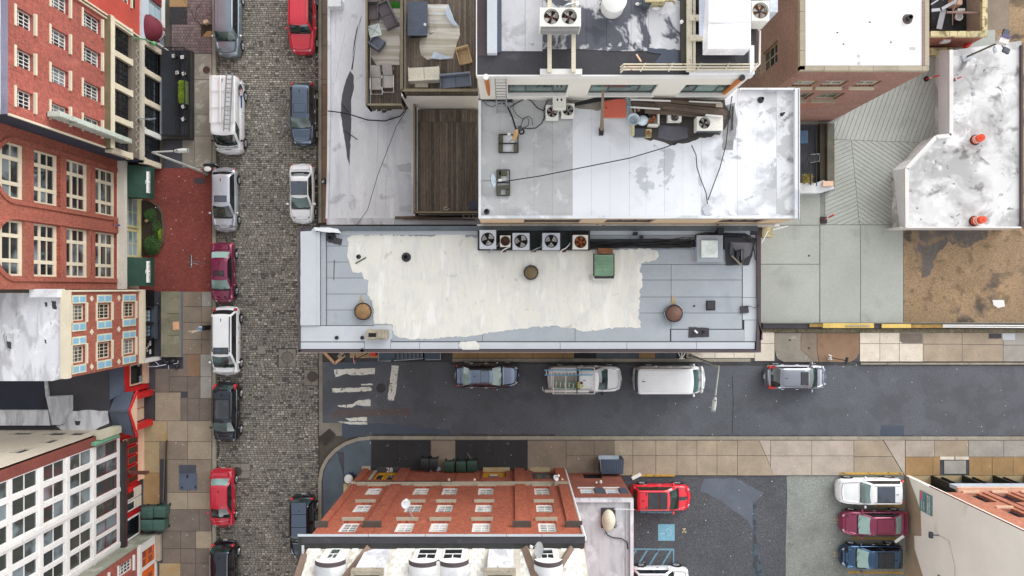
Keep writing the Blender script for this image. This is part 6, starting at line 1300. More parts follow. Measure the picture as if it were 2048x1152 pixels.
def barrel(label, px, py, tx, ty, z, h=1.0, r0=.3):
    a = Vector(P(px, py, z)); rt = root('traffic_barrel', label, 'traffic barrel', a, 'orange and white striped traffic barrels'); b = Vector(P(tx, ty, z+h)); lean = Vector(((b-a).x, (b-a).y, 0))
    def q(t): return a + lean*t + Vector((0, 0, h*t))
    def ring(t0, t1, ra, rb, m, n):
        o = MB(); pts = [q(t0), q(t1)]; p, qq = pts
        o.tube([p, qq], [ra, rb], 18); mk(n, o, m, rt)
    mk('base', MB().cyl(a.x, a.y, z, z+.07, .38, 18), m_black, rt); tt = [0.07, .34, .44, .56, .66, .78, .99]
    for i in range(6): ring(tt[i], tt[i+1], r0*(1-.18*tt[i]), r0*(1-.18*tt[i+1]), m_coneo if i in (0, 2, 4, 5) else m_conew, 'orange_band' if i in (0, 2, 4, 5) else 'white_band')
    mk('handle', MB().obox(q(1.02), (.1, 0, 0), (0, .02, 0), (0, 0, .04)), m_conered, rt)
barrel('orange and white striped barrel in the middle of the white slab', 1950, 280, 1963, 275, ZH-.15, 1.0, .32); barrel('orange and white striped barrel at the lower edge of the white slab', 1948, 442, 1967, 439, ZH-.15, 1.0, .32)
# small delineator posts
def delin(label, px, py, tx, ty, z, base=.2, sq=False):
    a = Vector(P(px, py, z)); b = Vector(P(tx, ty, z+1.0)); rt = root('delineator_post', label, 'traffic post', a)
    mk('base', MB().rbox(a.x, a.y, z, z+.08, base, base, 0) if sq else MB().cyl(a.x, a.y, z, z+.07, base, 16), m_black, rt)
    for i, m in enumerate((m_conered, m_conew, m_conered, m_conered)): p, q = a.lerp(b, .05+i*.24), a.lerp(b, .05+(i+1)*.24); mk('post' if m is m_conered else 'reflective_band', MB().tube([p, q], .05, 8), m, rt)
delin('red delineator post on a square black base in the middle of the courtyard', 1647, 440, 1668, 429, .03, .24, True); delin('red delineator post at the lower left corner of the white slab', 1800, 453, 1818, 449, .03, .25); delin('red delineator post with a round base by the white parapet near the brick corner', 1852, 158, 1878, 151, .03, .2); delin('red delineator post lying behind the white parapet', 1908, 160, 1922, 154, ZH, .12)
# ---- walled yard at the top right (2.4 m walls)
zy = 2.4
my_ = root('walled_yard', 'stone-walled junk yard with brick base at the top right', 'yard', (GX(1900), GY(60), 0))
for x0, x1 in ((1862, 1899), (1900, 1914), (1915, 1933), (1934, 1975)): mk('coping_stone', MB().pbox(x0, x1, 62, 73, zy-.25, zy), m_mossst, my_)
for y0, y1 in ((-80, 15), (16, 38), (39, 61.5)): mk('coping_stone', MB().pbox(1965, 1975, y0, y1, zy-.25, zy), m_mossst, my_)
mk('wall', MB().pbox(1862, 1973, 63, 72, 0, zy-.26, zy), brickm('yard_brick_s', 'x', C(150, 78, 60), C(132, 64, 50), C(150, 110, 96)), my_); mk('wall', MB().pbox(1966, 1973, -80, 62, 0, zy-.26, zy), m_stone, my_)
mk('stone_course', MB().pbox(1862, 1900, 74, 77, 1.4, 1.8), m_mossst, my_); mk('plinth', MB().pbox(1862, 1905, 95, 108, 0, .6), m_mossst, my_)
mk('floor', MB().pbox(1860, 1966, -80, 63, 0, .05, .05), M('dark_moss_floor', C(70, 64, 50), .9, var=.25), my_)
jk = root('junk_heap', 'black bags, white boards and pipes piled in the walled yard', 'junk heap', P(1890, 40, .1))
mk('bag', MB().pbox(1863, 1933, -20, 61, .05, .6, .6), M('black_heap', C(34, 36, 38), .8, var=.5, vs=2, fine=.4, patches=[(C(180, 186, 190), 5, .68, .03, .8)]), jk)
mk('board', MB().bar(P(1863, 21, 1.3), P(1883, 19, 1.3), .22, .1).bar(P(1880, 20, 1.3), P(1912, 2, 1.3), .22, .1).bar(P(1887, 18, 1.1), P(1878, 58, 1.0), .4, .05).bar(P(1862, 9, 1.2), P(1876, 0, 1.2), .1, .05), m_grl, jk)
mk('pipe', MB().tube([P(1893, 25, 1.9), P(1974, 26, 2.0)], .08, 7).tube([P(1905, 15, 1.5), P(1905, 50, 1.5)], .04, 6).tube([P(1916, 0, 1.6), P(1906, 22, 1.6)], .04, 6), M('old_pipe', C(140, 114, 104), .7, var=.2), jk)
toi = root('toilet_fixture', 'white ceramic toilet standing in the walled yard', 'toilet', P(1918, 32, .1)); c = P(1918, 33, .9)
mk('bowl', MB().lathe(c[0], c[1], [(.14, .1), (.16, .5), (.27, .85), (.29, .9), (.22, .9), (.1, .7), (0, .68)], 20), m_white, toi, smooth=True); mk('seat_ring', MB().lathe(c[0], c[1]-.02, [(.2, .9), (.2, .93), (.3, .93), (.3, .9)], 20), m_white, toi); mk('tank', MB().box(c[0]-.28, c[0]+.28, c[1]+.3, c[1]+.5, .6, 1.2), m_white, toi, bevel=.03)
thing('paper_scrap', MB().pprism([(1952, 18), (1956, 11), (1961, 10), (1961, 18), (1953, 21)], .06, .1), m_white, 'crumpled white wrapper on the floor of the walled yard', 'litter')
thing('wooden_crate', MB().pbox(1908, 1925, -6, 9, .1, 1.3), m_peach, 'pale wooden box at the top edge of the walled yard', 'crate', bevel=.02)
thing('white_meter_box', MB().pbox(1887, 1902, 75, 83, 1.2, 1.7), m_white, 'white meter box on the brick yard wall', 'meter box', bevel=.02)
thing('red_kayak_scrap', MB().ell(P(1935, 90, .9), .42, .2, .12, 12, 6, (Vector((.86, .5, 0)), Vector((-.5, .86, 0)), Vector((0, 0, 1)))), m_redp, 'red plastic scrap with white marks by the yard wall', 'plastic scrap', smooth=True)
cp = root('floodlight_pole', 'dark pole with two floodlights and a white control box on the white slab', 'light pole', P(1935, 113, ZH)); a, b_ = Vector(P(1935, 113, ZH)), Vector(P(2000, 84, ZH+3.0))
mk('base_plate', MB().rbox(a.x, a.y, ZH-.15, ZH, .35, .25, .4), m_grl, cp); mk('pole', MB().tube([a, b_], .07, 8), M('olive_pole', C(92, 92, 74), .7), cp); mk('control_box', MB().obox(b_+Vector((.05, .05, .2)), (.3, -.1, 0), (.12, .26, 0), (0, 0, .2)), m_white, cp, bevel=.02); mk('purple_cap', MB().obox(b_+Vector((.12, .24, .35)), (.28, -.1, 0), (.05, .1, 0), (0, 0, .1)), M('violet_cap', C(84, 78, 120), .6), cp)
for x, y in ((2012, 65), (2012, 101)): mk('floodlight', MB().obox(Vector(P(x, y, ZH+3.0)), (.2, -.1, 0), (.06, .16, 0), (0, 0, .08)).bar(b_, Vector(P(x-4, y+(3 if y < 80 else -3), ZH+3.0)), .05), m_dkgrey, cp)
# ---- low kerb wall between courtyard and pavement
lw = root('guard_rail_wall', 'low black kerb wall with yellow boards and white pipes between the courtyard and the pavement', 'low wall', P(1780, 652, 0))
mk('wall', MB().pbox(1526, 2260, 647, 657, 0, .45, .45), m_tar, lw); mk('top_strip', MB().pbox(1526, 2260, 645.5, 647, 0, .5, .5), M('grey_green_strip', C(120, 120, 110), .8), lw)
for x0, x1, y0, y1, m in ((1619, 1645, 648, 654, 0), (1646, 1748, 646.5, 656, 1), (1764, 1822, 648, 656, 1), (1822, 1890, 649, 656, 0), (1692, 1740, 650, 653, 2)): mk('board', MB().pbox(x0, x1, y0, y1, .45, .56 if m < 2 else .62), (M('yellow_rusty_board', C(150, 120, 60), .8, var=.3, vs=2) if m == 0 else M('yellow_board', C(212, 184, 104), .8, var=.1, patches=[(C(140, 110, 60), 1.5, .64, .05, .7)]) if m == 1 else m_stone), lw)
for y in (651, 654.5): mk('pipe', MB().tube([P(1885, y-.5, .55), P(2160, y+1, .55)], .05, 8), m_white, lw)
struct('gravel_strip', MB().pbox(1520, 2260, 657.5, 665, .05, .15, .15), M('mossy_gravel', C(118, 112, 92), .95, var=.3, vs=2, fine=.5, fs=9))
thing('paper_litter', MB().pprism([(1985, 600), (2008, 600), (2010, 613), (1996, 616), (1987, 610)], .021, .05), m_white, 'white paper lying on the brown dirt lot', 'litter')
thing('street_grate', MB().pbox(2005, 2030, 667, 680, .135, .16), m_grl, 'pale metal plate on the pavement at the far right edge', 'plate')
thing('utility_cover', MB().pbox(1978, 2003, 667, 677, .135, .155), m_tar, 'dark rectangular utility cover beside the pale metal plate at the right edge', 'cover')
# ---- cream rendered building at the bottom right
kx, ky = GX(1810), GY(950); ZK = 14
bk = root('rendered_building', 'cream rendered building with salmon brick street front at the bottom right corner', 'building', (kx+6, ky-4, 0))
mk('west_wall', MB().box(kx, kx+.3, GY(1400), ky, 1.3, ZK), m_beige, bk)
bl = MB().prism([(0, 0), (1, 0)], 0, 1) if False else MB()
zt = [(-1400, 1.9), (-1180, 2.4), (-1128, 2.3), (-1085, 1.25), (-1060, 1.2), (-1052, 2.1), (-1005, 2.0), (-985, 1.5), (-965, .9), (-951, .5)]
n_ = len(zt); vs = [(kx-.012, GY(-y), 0) for y, z in zt] + [(kx-.012, GY(-y), z) for y, z in zt]; bl.add(vs, [(i, i+1, n_+i+1, n_+i) for i in range(n_-1)])
mk('unpainted_base', bl, m_beigelow, bk); mk('west_wall_low', MB().box(kx, kx+.3, GY(1400), ky, 0, 1.3), m_beige, bk)
kn = ('N', ky); kw = []
for c in (837, 890, 943): kw += [(GX(1024+c-11), GX(1024+c+11), 4.6, 6.6), (GX(1024+c-11), GX(1024+c+11), 7.9, 9.6), (GX(1024+c-11), GX(1024+c+11), 10.9, 12.6)]
wall(w := MB(), kn, kx+.3, kx+14, 4.4, ZK, kw, .25); mk('north_wall', w, m_bN2, bk)
for h in kw: window(kn, bk, *h, 1, 2, .25, .08, .05, m_dkgrey, m_glassdk, sill=m_peach, sh=.12)
mk('corner_strip', MB().box(kx+.001, kx+.1, ky-.02, ky+.04, 3.0, ZK), m_maroonp, bk)
for c in (863, 916): mk('pilaster', fbox(MB(), kn, GX(1024+c-6), GX(1024+c+6), .003, .09, 4.6, ZK), m_bN2, bk); mk('downpipe', MB().tube([fm(kn, GX(1024+c+8), .08, 4.6), fm(kn, GX(1024+c+8), .08, ZK)], .05, 6), m_maroonp, bk)
for a, b_ in ((kx+1.4, kx+4.9), (kx+4.92, kx+9), (kx+9.02, kx+14)): mk('fascia', fbox(MB(), kn, a, b_, .003, .25, 3.1, 4.1), M('pale_blue_grey_fascia', C(170, 176, 186), .8, var=.08, patches=[(C(100, 98, 90), 1.4, .68, .03, .8)]) if 'pale_blue_grey_fascia' not in bpy.data.materials else bpy.data.materials['pale_blue_grey_fascia'], bk)
mk('fascia_top', fbox(MB(), kn, kx+1.2, kx+14, .0, .3, 4.12, 4.38), M('flaking_peach', C(206, 164, 140), .9, var=.2, vs=3), bk)
mk('shopfront', MB().box(kx+.3, kx+14, ky-.9, ky-.7, 0, 3.1), m_black, bk); mk('sill_stone', MB().box(kx+.3, kx+14, ky-.7, ky-.02, .0, .12), SL['yl'], bk)
for i in range(5):
    x = kx+1.9+i*2.35; mk('door_frame', MB().box(x, x+.12, ky-.7, ky+.02, .1, 3.05).box(x+.8, x+.9, ky-.7, ky-.1, .1, 3.05), m_black, bk); mk('shop_window', MB().box(x+.95, x+2.3, ky-.35, ky-.3, .5, 2.9), m_glassdk, bk)
mk('roof', MB().box(kx, kx+14, GY(1400), ky, ZK, ZK+.2), m_tar, bk)
sg = root('wall_sign', 'teal sign with white lettering and a red panel on the cream wall', 'sign', (kx-.03, GY(984), 1.9))
sy0, sy1 = GY(1003), GY(965)
mk('board', MB().box(kx-.06, kx-.004, sy0, sy1, 1.95, 3.42), M('teal_sign', C(104, 140, 142), .6), sg); mk('red_panel', MB().box(kx-.065, kx-.061, GY(981), GY(966), 2.02, 2.25), M('pink_red_panel', C(206, 92, 116), .6), sg); mk('black_bar', MB().box(kx-.065, kx-.061, GY(1001), GY(970), 2.72, 2.79), m_black, sg)
b = MB(); r = random.Random(3)
for zz, hh in ((3.12, .14), (2.9, .14)):
    y = sy1-.12
    while y > sy0+.12: w_ = r.uniform(.05, .09); b.box(kx-.066, kx-.061, y-w_, y, zz-hh/2, zz+hh/2 - (0 if r.random() < .6 else .05)); y -= w_+.025
for zz in (2.45, 2.2): b.box(kx-.066, kx-.061, sy0+.12, GY(983), zz-.02, zz+.02)
mk('white_lettering', b, m_white, sg)
wlp = root('wall_light', 'grey box floodlight on the cream wall', 'wall light', (kx-.2, GY(1034), 3.9)); mk('lamp_head', MB().obox((kx-.45, GY(1032.5), 3.95), (.12, 0, 0), (0, .22, 0), (0, 0, .12)), m_dkgrey, wlp, bevel=.04); mk('arm', MB().bar((kx-.4, GY(1032), 4.0), (kx, GY(1031), 4.15), .05), m_black, wlp)
mk('conduit', MB().tube([(kx-.03, GY(1031), 4.2), (kx-.03, GY(1031), 5.3), (kx-.03, GY(1070), 5.9), (kx-.03, GY(1180), 5.9)], .018, 5), M('pale_conduit', C(186, 182, 168), .8), bk)
window(('W', kx), bk, GY(1122), GY(1104), 4.0, 5.2, 1, 2, .05, .07, .04, m_dkgrey, m_glasslt)
# ================================================================ brick terrace with mansard roof at the bottom (faces north)
dN = 364; iy = -dN*K; ni = ('N', iy); Xr = lambda r: r*K
ZI = 15.0
bi = root('brick_building', 'orange brick building with white sash windows, yellow doors and a white mansard roof', 'building', (Xr(-98), iy-3, 0))
wx = [-249, -164, -112, -47, 54]; iw = []
for c in wx:
    for z0, z1 in ((4.25, 6.2), (7.9, 9.75), (11.35, 13.2)): iw.append((Xr(c-14), Xr(c+14), z0, z1))
g0 = [(Xr(-268), Xr(-226), .15, 2.6), (Xr(-60), Xr(-12), .15, 1.9), (Xr(40), Xr(84), .15, 2.4)]
wall(w := MB(), ni, Xr(-296), Xr(104), 0, ZI-.2, iw+g0, .22); mk('wall', w, m_bN, bi)
for h in iw: window(ni, bi, *h, 2, 4, .22, .15, .04, m_white, m_curt if h[0]*7 % 1 > .3 else m_glass, sill=m_stone, sh=.16)
for u0, u1, m, n in ((-296, -285, 1, 1), (-223, -203, 1, 1), (5, 25, 1, 1), (85, 103, 1, 1)):
    mk('pilaster', fbox(MB(), ni, Xr(u0), Xr(u1), .003, .16, 4.25, 12.3), m_bN, bi); mk('pilaster', fbox(MB(), ni, Xr(u0), Xr(u1), .003, .2, 0, 3.85), m_bN, bi)
    mk('pilaster_cap', fbox(fbox(MB(), ni, Xr(u0-4), Xr(u1+4), .003, .34, 12.32, 12.5), ni, Xr(u0-2), Xr(u1+2), .003, .24, 12.1, 12.3), m_iron, bi)
mk('stone_band', fbox(MB(), ni, Xr(-297), Xr(104), .002, .24, 3.87, 4.1), m_stone, bi); mk('stone_band', fbox(MB(), ni, Xr(-290), Xr(-110), .245, .27, 3.9, 4.0), m_black, bi)
mk('corner_block', fbox(MB(), ni, Xr(-299), Xr(-282), .05, .35, 0, .3), m_stone, bi)
for (u0, u1) in ((-267, -248), (-246.5, -227)):
    d_ = mk('door', fbox(MB(), ni, Xr(u0), Xr(u1), -.24, -.17, .15, 2.3), m_yellow, bi); mk('door_glass', fbox(MB(), ni, Xr(u0+4), Xr(u1-4), -.17, -.155, .9, 2.1), m_glassdk, d_)
    mk('door_panel', fbox(MB(), ni, Xr(u0+4), Xr(u1-4), -.17, -.14, .3, .7), m_yellow, d_)
mk('door_reveal', fbox(MB(), ni, Xr(-274), Xr(-268.5), -.2, .02, .1, 2.6), M('pale_lichen_stone', C(160, 166, 150), .9), bi)
d_ = mk('door', fbox(MB(), ni, Xr(-58), Xr(-14), -.24, -.17, .2, 1.8), m_yellow, bi); mk('door_glass', fbox(MB(), ni, Xr(-46), Xr(-26), -.17, -.15, .7, 1.6), m_glassdk, d_); mk('notice', fbox(MB(), ni, Xr(-44), Xr(-28), -.15, -.14, .75, 1.1), m_white, d_)
d_ = mk('door', fbox(MB(), ni, Xr(42), Xr(82), -.24, -.17, .2, 2.3), m_dkgrey, bi)
for a in (48, 64): mk('door_glass', fbox(MB(), ni, Xr(a), Xr(a+11), -.17, -.15, .8, 2.1), m_glassdk, d_)
mk('hanging_canopy', fbox(MB(), ni, Xr(-270), Xr(-205), -.1, .02, 2.65, 2.8), m_bN, bi)
stp2 = mk('doorstep', MB().pbox(752, 806, 934, 945, .1, .2, .2), m_tar, bi); [mk('doorstep', MB().pbox(a, b, 935, 944, .1, .2, .2), SL['yl'], bi) for a, b in ((966, 1020), (1060, 1100))]
text('28', m_white, P(779, 940.5, .21), .5, 0, bi, 'house_number')
for x in (-118, -70, 94): mk('lamp_bracket', MB().ell(fm(ni, Xr(x), .2, 3.4), .1, .12, .08, 8, 5).bar(fm(ni, Xr(x), 0, 3.4), fm(ni, Xr(x), .2, 3.4), .04), m_cream, bi)
for x in (-108, -60): mk('conduit', MB().tube([fm(ni, Xr(x), .03, .1), fm(ni, Xr(x), .03, 3.8)], .02, 5), m_rustdk, bi)
mk('downpipe', MB().tube([fm(ni, Xr(106), .08, 0), fm(ni, Xr(106), .08, 14.6)], .08, 8), m_whitepeel, bi)
mk('west_wall', MB().box(Xr(-296), Xr(-295), GY(1500), iy-.001, 0, ZI-.2), m_bE, bi); mk('east_wall', MB().box(Xr(103), Xr(104), GY(1500), iy-.001, 0, ZI-.2), m_bE, bi)
# cornice and gutter
cy0 = iy+.52
mk('cornice', MB().box(Xr(-305), Xr(104), iy, cy0-.14, ZI-.1, ZI-.03), m_tar, bi)
for a, b_ in ((-305, -205), (-204, -124), (-123, -8), (-7, 42), (43, 102)): mk('cornice_cap', MB().box(Xr(a), Xr(b_), cy0-.13, cy0, ZI-.02, ZI), m_grl, bi)
mk('gutter', MB().box(Xr(-305), Xr(102), iy-.32, cy0-.14, ZI-.09, ZI-.05).box(Xr(-305), Xr(-299), GY(1500), cy0-.23, ZI-.2, ZI-.02), M('mossy_gutter', C(42, 44, 42), .7, var=.3, vs=2), bi); mk('side_cap', MB().box(Xr(-299), Xr(-296), GY(1500), iy-.1, ZI-.2, ZI+.05), m_grl, bi)
# mansard slope: from (rel y 366, ZI) up and back
Y0, Y1m, ZT = iy-.3, iy-1.65, 18.2
def ms(x, t): return (x, Y0+(Y1m-Y0)*t, ZI-.05+(ZT-ZI)*t)
mk('mansard_slope', MB().add([ms(Xr(-292), -.02), ms(Xr(103), -.02), ms(Xr(103), 1), ms(Xr(-292), 1), (Xr(-292), Y1m-6, ZT), (Xr(103), Y1m-6, ZT), (Xr(-292), Y1m-6, ZI-1), (Xr(103), Y1m-6, ZI-1)], [(0,1,2,3), (3,2,5,4), (0,3,4,6), (1,7,5,2)]), M('slate_underlay', C(182, 176, 164), .9), bi)
# hexagonal slates, one object each on the part of the slope that shows
blocked = [(-270, -226), (-217, -168), (-142, -58), (-42, 12), (28, 70)]
nrm = Vector((0, ZT-ZI, -(Y1m-Y0))).normalized(); upv = Vector((0, Y1m-Y0, ZT-ZI)).normalized(); src = None
for j in range(9):
    for i in range(0, 44):
        x = -286 + i*9.0 + (4.5 if j % 2 else 0); t = .02+j*.082
        if x > 98 or any(a < x < b_ for a, b_ in blocked): continue
        base = Vector(ms(Xr(x), t)) + nrm*.012
        if src is None:
            h_ = .19; hexp = [(0, -h_), (.86*h_, -.5*h_), (.86*h_, .7*h_), (-.86*h_, .7*h_), (-.86*h_, -.5*h_)]
            vs = [Vector((px_, 0, 0)) + upv*py_ + nrm*(.012 + .01*(-py_/h_)) + base for px_, py_ in hexp]; vb = [v - nrm*.02 for v in vs]
            src = mk('slate', MB().add(vs+vb, [(0,1,2,3,4), (9,8,7,6,5)] + [(k, (k+1) % 5, 5+(k+1) % 5, 5+k) for k in range(5)]), m_hex, bi); s0 = base
        else: o = inst('slate', src, bi, (0,0,0)); o.location = base - s0
def strip(pts, w=.35): 
    b = MB()
    for i in range(len(pts)-1): b.bar(pts[i], pts[i+1], w, .16)
    mk('coping_strip', b, M('brown_coping', C(112, 94, 82), .9, var=.15) if 'brown_coping' not in bpy.data.materials else bpy.data.materials['brown_coping'], bi)
strip([Vector(ms(Xr(-204), 0))+nrm*.08, Vector(ms(Xr(-231), .75))+nrm*.08]); strip([Vector(ms(Xr(18), 0))+nrm*.08, Vector(ms(Xr(36), .8))+nrm*.08]); strip([Vector(ms(Xr(85), 0))+nrm*.08, Vector(ms(Xr(57), .55))+nrm*.08, Vector(ms(Xr(54), .8))+nrm*.08], .3); strip([Vector(ms(Xr(-292), .15))+nrm*.1, Vector(ms(Xr(-289), .8))+nrm*.1], .3)
def dormer(x0, x1, wins_, label):
    yf = iy-.28; zb, ze, zc = ZI-.05, 16.75, 17.25
    d_ = mk('dormer', MB().box(Xr(x0+3), Xr(x1-3), Y1m, yf, zb, ze), m_white, bi, label=label)
    for a, b_ in wins_:
        f = ('N', yf+.03)
        mb = MB(); fbox(mb, f, Xr(a), Xr(b_), 0, .04, 15.1, 15.2); fbox(mb, f, Xr(a), Xr(b_), 0, .04, 16.45, 16.55); fbox(mb, f, Xr(a), Xr(a)+.08, 0, .04, 15.2, 16.45); fbox(mb, f, Xr(b_)-.08, Xr(b_), 0, .04, 15.2, 16.45); fbox(mb, f, Xr(a), Xr(b_), 0, .035, 15.78, 15.86); fbox(mb, f, Xr((a+b_)/2)-.025, Xr((a+b_)/2)+.025, 0, .03, 15.86, 16.45)
        mk('window_frame', mb, m_white, d_); mk('pane', fbox(MB(), f, Xr(a)+.08, Xr(b_)-.08, .002, .015, 15.2, 16.45), m_glass, d_)
    hoods = [(x0, x1)] if len(wins_) == 1 else [(x0, (x0+x1)/2-.5), ((x0+x1)/2+.5, x1)]
    for a, b_ in hoods:
        def hood(u, v, dy0, dy1): t = math.pi*(u*.86+.07); return (Xr((a+b_)/2)-Xr((b_-a)/2)*1.08*math.cos(t), yf+.04-(dy0+(dy1-dy0)*v), 16.35+.72*math.sin(t))
        for k, (p, q, m, n) in enumerate(((-.02, .22, m_tarbr, 'hood_edge'), (.22, .78, m_wroof, 'hood_sheet'), (.78, .98, m_tarbr, 'hood_edge'))):
            mk(n, MB().grid(lambda u, v: hood(u, v, p, q), 14, 2), m, d_, smooth=True)
        mk('hood_front', MB().add([hood(i/14, 0, -.01, 0) for i in range(15)] + [(Xr((a+b_)/2), yf+.05, 16.3)], [(i, i+1, 15) for i in range(14)]), m_white, d_)
dormer(-268, -228, [(-256, -240)], 'single dormer with a curved hood at the left end')
dormer(-140, -60, [(-132, -104), (-96, -68)], 'double dormer with two curved hoods')
dormer(31, 68, [(39, 59)], 'single dormer with a curved hood at the right end')
def chim(x0, x1):
    c_ = mk('chimney', MB().box(Xr(x0), Xr(x1), iy-1.1, iy-.3, ZI-.05, 17.9), m_wroofL, bi); mk('chimney_top', MB().box(Xr(x0)-.12, Xr(x1)+.12, iy-1.15, iy-.22, 17.6, 18.0), m_chst, c_)
    for k in (.28, .72): x = Xr(x0+(x1-x0)*k); mk('flue', MB().box(x-.32, x+.32, iy-1.0, iy-.45, 18.0, 18.01), m_seam, c_)
chim(-208, -172); chim(-33, 2)
def dish(label, c, facing, r, mount, mat, z_mount=None, name='satellite_dish', arm=True):
    c, f = Vector(c), Vector(facing).normalized(); rt = root(name, label, 'satellite dish', c); up = Vector((0,0,1)) if abs(f.z) < .95 else Vector((1,0,0)); x = f.cross(up).normalized(); y = x.cross(f)
    for nm, off, cv in (('reflector', 0, 1),):
        mb = MB(); n = 20; ringr = (0, .35, .7, 1); o = 0
        for sgn, dd in ((1, 0), (1, -.02)):
            for q in ringr:
                for k in range(n): t = 2*math.pi*k/n; mb.v.append(tuple(c + x*r*q*math.cos(t) + y*r*1.08*q*math.sin(t) + f*(q*q*r*.22+dd)))
        for s in (0, 4*n):
            for j in range(3):
                for k in range(n): mb.f.append((s+j*n+k, s+j*n+(k+1) % n, s+(j+1)*n+(k+1) % n, s+(j+1)*n+k))
        mk(nm, mb, mat, rt, smooth=True)
    if arm:
        tip = c + f*r*1.1 - y*r*.7; mk('feed_arm', MB().bar(c - y*r*.95 + f*.05, tip, .035), m_steel, rt); mk('feed_horn', MB().obox(tip + y*.05, x*.06, y*.08, f*.06), m_white, rt)
    mk('mount', MB().tube([c - f*.05, Vector(mount)], .035, 6), m_steel, rt); return rt
m_dish = M('pale_dish', C(196, 198, 200), .5)
dish('round grey satellite dish on the brick wall between the second and third window columns', fm(ni, Xr(-169), .75, 10.6), (.1, .6, .8), .27, fm(ni, Xr(-155), 0, 11.0), m_dish)
dish('small grey satellite dish tilted on the brick wall above the grey door', fm(ni, Xr(80), .6, 4.4), (.5, .5, .5), .22, fm(ni, Xr(76), 0, 4.1), m_dish)
dish('slim white satellite dish at the gutter beside the right dormer', (Xr(39), iy+.05, ZI+1.0), (-.9, .3, .45), .4, (Xr(40), iy-.2, ZI+.4), m_dish)
# vents and bin on the pavement at its corner
bn = root('litter_bin', 'blue and white litter bin at the corner of the orange brick building', 'litter bin', P(697, 958, .13)); c = P(697, 958, 1.0)
mk('body', MB().cyl(c[0], c[1], .13, .95, .27, 18, .3), M('blue_bin', C(40, 56, 96), .5), bn); mk('lid', MB().lathe(c[0], c[1], [(.33, .95), (.33, 1.02), (.2, 1.1), (0, 1.12)], 18), m_white, bn, smooth=True)
thing('electrical_cabinet', MB().pbox(687, 708, 968, 990, .13, .7), m_mossst, 'mossy stone block beside the litter bin at the brick corner', 'block')
# ---- annex with white roof on the right
ZJ = 6.4; jy = -369*K; nj = ('N', jy)
bj = root('brick_annex', 'lower brick annex with a streaked white roof and a cream dome on it', 'building', (Xr(160), jy-4, 0))
jw = [(Xr(124), Xr(150), 4.15, 5.3), (Xr(170), Xr(195), 4.15, 5.3), (Xr(140), Xr(176), .2, 1.6)]
wall(w := MB(), nj, Xr(107), Xr(214), 0, ZJ-.1, jw, .15); mk('wall', w, m_bJ, bj)
for h in jw[:2]: window(nj, bj, *h, 1, 2, .12, .13, .05, m_white, m_glasslt, sill=m_white, sh=.05)
mk('doorway', fbox(MB(), nj, Xr(140), Xr(176), -.15, -.1, .2, 1.6), m_seam, bj)
for a in ((151, 168), (196, 210)): mk('shutter', fbox(MB(), nj, Xr(a[0]), Xr(a[1]), .004, .05, 4.1, 5.35), m_slate, bj)
mk('canopy_lamp', MB().ell(fm(nj, Xr(166), .25, 3.4), .1, .14, .1, 8, 5).ell(fm(nj, Xr(158), .2, 3.4), .07, .1, .08, 8, 5), m_white, bj)
mk('east_wall', MB().box(Xr(213.5), Xr(214), GY(1500), jy, 0, ZJ-.1), m_bJ, bj)
a, b_ = P(1151, 996, ZJ), P(1266, 996, ZJ)
mk('roof', MB().box(Xr(107), b_[0], GY(1500), a[1], ZJ-.1, ZJ), m_wroofJ, bj)
mk('parapet', MB().box(Xr(107), b_[0], a[1]-.22, a[1], ZJ, ZJ+.22).box(b_[0]-.22, b_[0], GY(1500), a[1]-.221, ZJ, ZJ+.22), m_wroofL, bj)
mk('inner_curb', MB().box(b_[0]-.5, b_[0]-.45, GY(1500), a[1]-.3, ZJ, ZJ+.06), m_grl, bj); mk('flashing', MB().box(Xr(107), Xr(112), GY(1500), a[1]-.23, ZJ, ZJ+.3), M('peeled_flashing', C(186, 178, 166), .9, var=.2, vs=3), bj)
dm = root('vent_dome', 'oval cream plastic dome on a black curb on the annex roof', 'roof vent', P(1217, 1040, ZJ)); c = P(1218, 1043, ZJ+.5)
mk('curb', MB().pbox(1203, 1231, 1017, 1056, ZJ, ZJ+.18), m_tar, dm); mk('dome', MB().ell((c[0], c[1], ZJ+.25), .46, .72, .4, 20, 10), M('cream_plastic', C(216, 210, 188), .5), dm, smooth=True)
thing('cable', MB().tube([P(1211, 1063, ZJ+.1), P(1215, 1070, ZJ+.08), P(1225, 1075, ZJ+.08), P(1243, 1077, ZJ+.08), P(1254, 1084, ZJ+.08), P(1256, 1098, ZJ+.08)], .035, 6), m_cable, 'dark cable curving from the cream dome over the annex roof', 'cable')
mk('antenna_lead', MB().bar(P(1228, 1018, ZJ+.4), P(1268, 1019, ZJ+.3), .04), m_white, bj)
# ---- bins along the brick front
for i, (x, y) in enumerate(((849, 929), (867, 929))): bin4(x, y, 16, 22, m_binblack, '%s of the two black wheelie bins against the orange brick front' % ('left', 'right')[i], 1.0, 0, 'N', 'black bins by the brick front')
for i, (x, y) in enumerate(((898, 934), (922, 934), (944, 933))): bin4(x, y, 19, 21, m_bingreen, '%s dark green wheelie bin of the three by the brick front' % ('leftmost', 'middle', 'rightmost')[i], 1.0, 0, 'N', 'green bins by the brick front')
thing('rubbish_bag', MB().ell(P(876, 938, .35), .22, .18, .15, 10, 6).ell(P(862, 943, .25), .14, .12, .1, 8, 5), M('pale_bag', C(170, 186, 206), .6, var=.3, vs=4), 'pale plastic rubbish bag beside the black bins', 'bag')
dp = root('dumpster', 'dark blue dumpster with a ribbed lid and open pale flap on the south pavement', 'dumpster', P(1222, 935, .13)); a, b_ = P(1203, 919, 1.3), P(1246, 948, 1.3)
mk('body', MB().rbox((a[0]+b_[0])/2, (a[1]+b_[1])/2, .13, 1.2, .85, .55, -.05), M('blue_black_steel', C(40, 50, 64), .6), dp); b = MB()
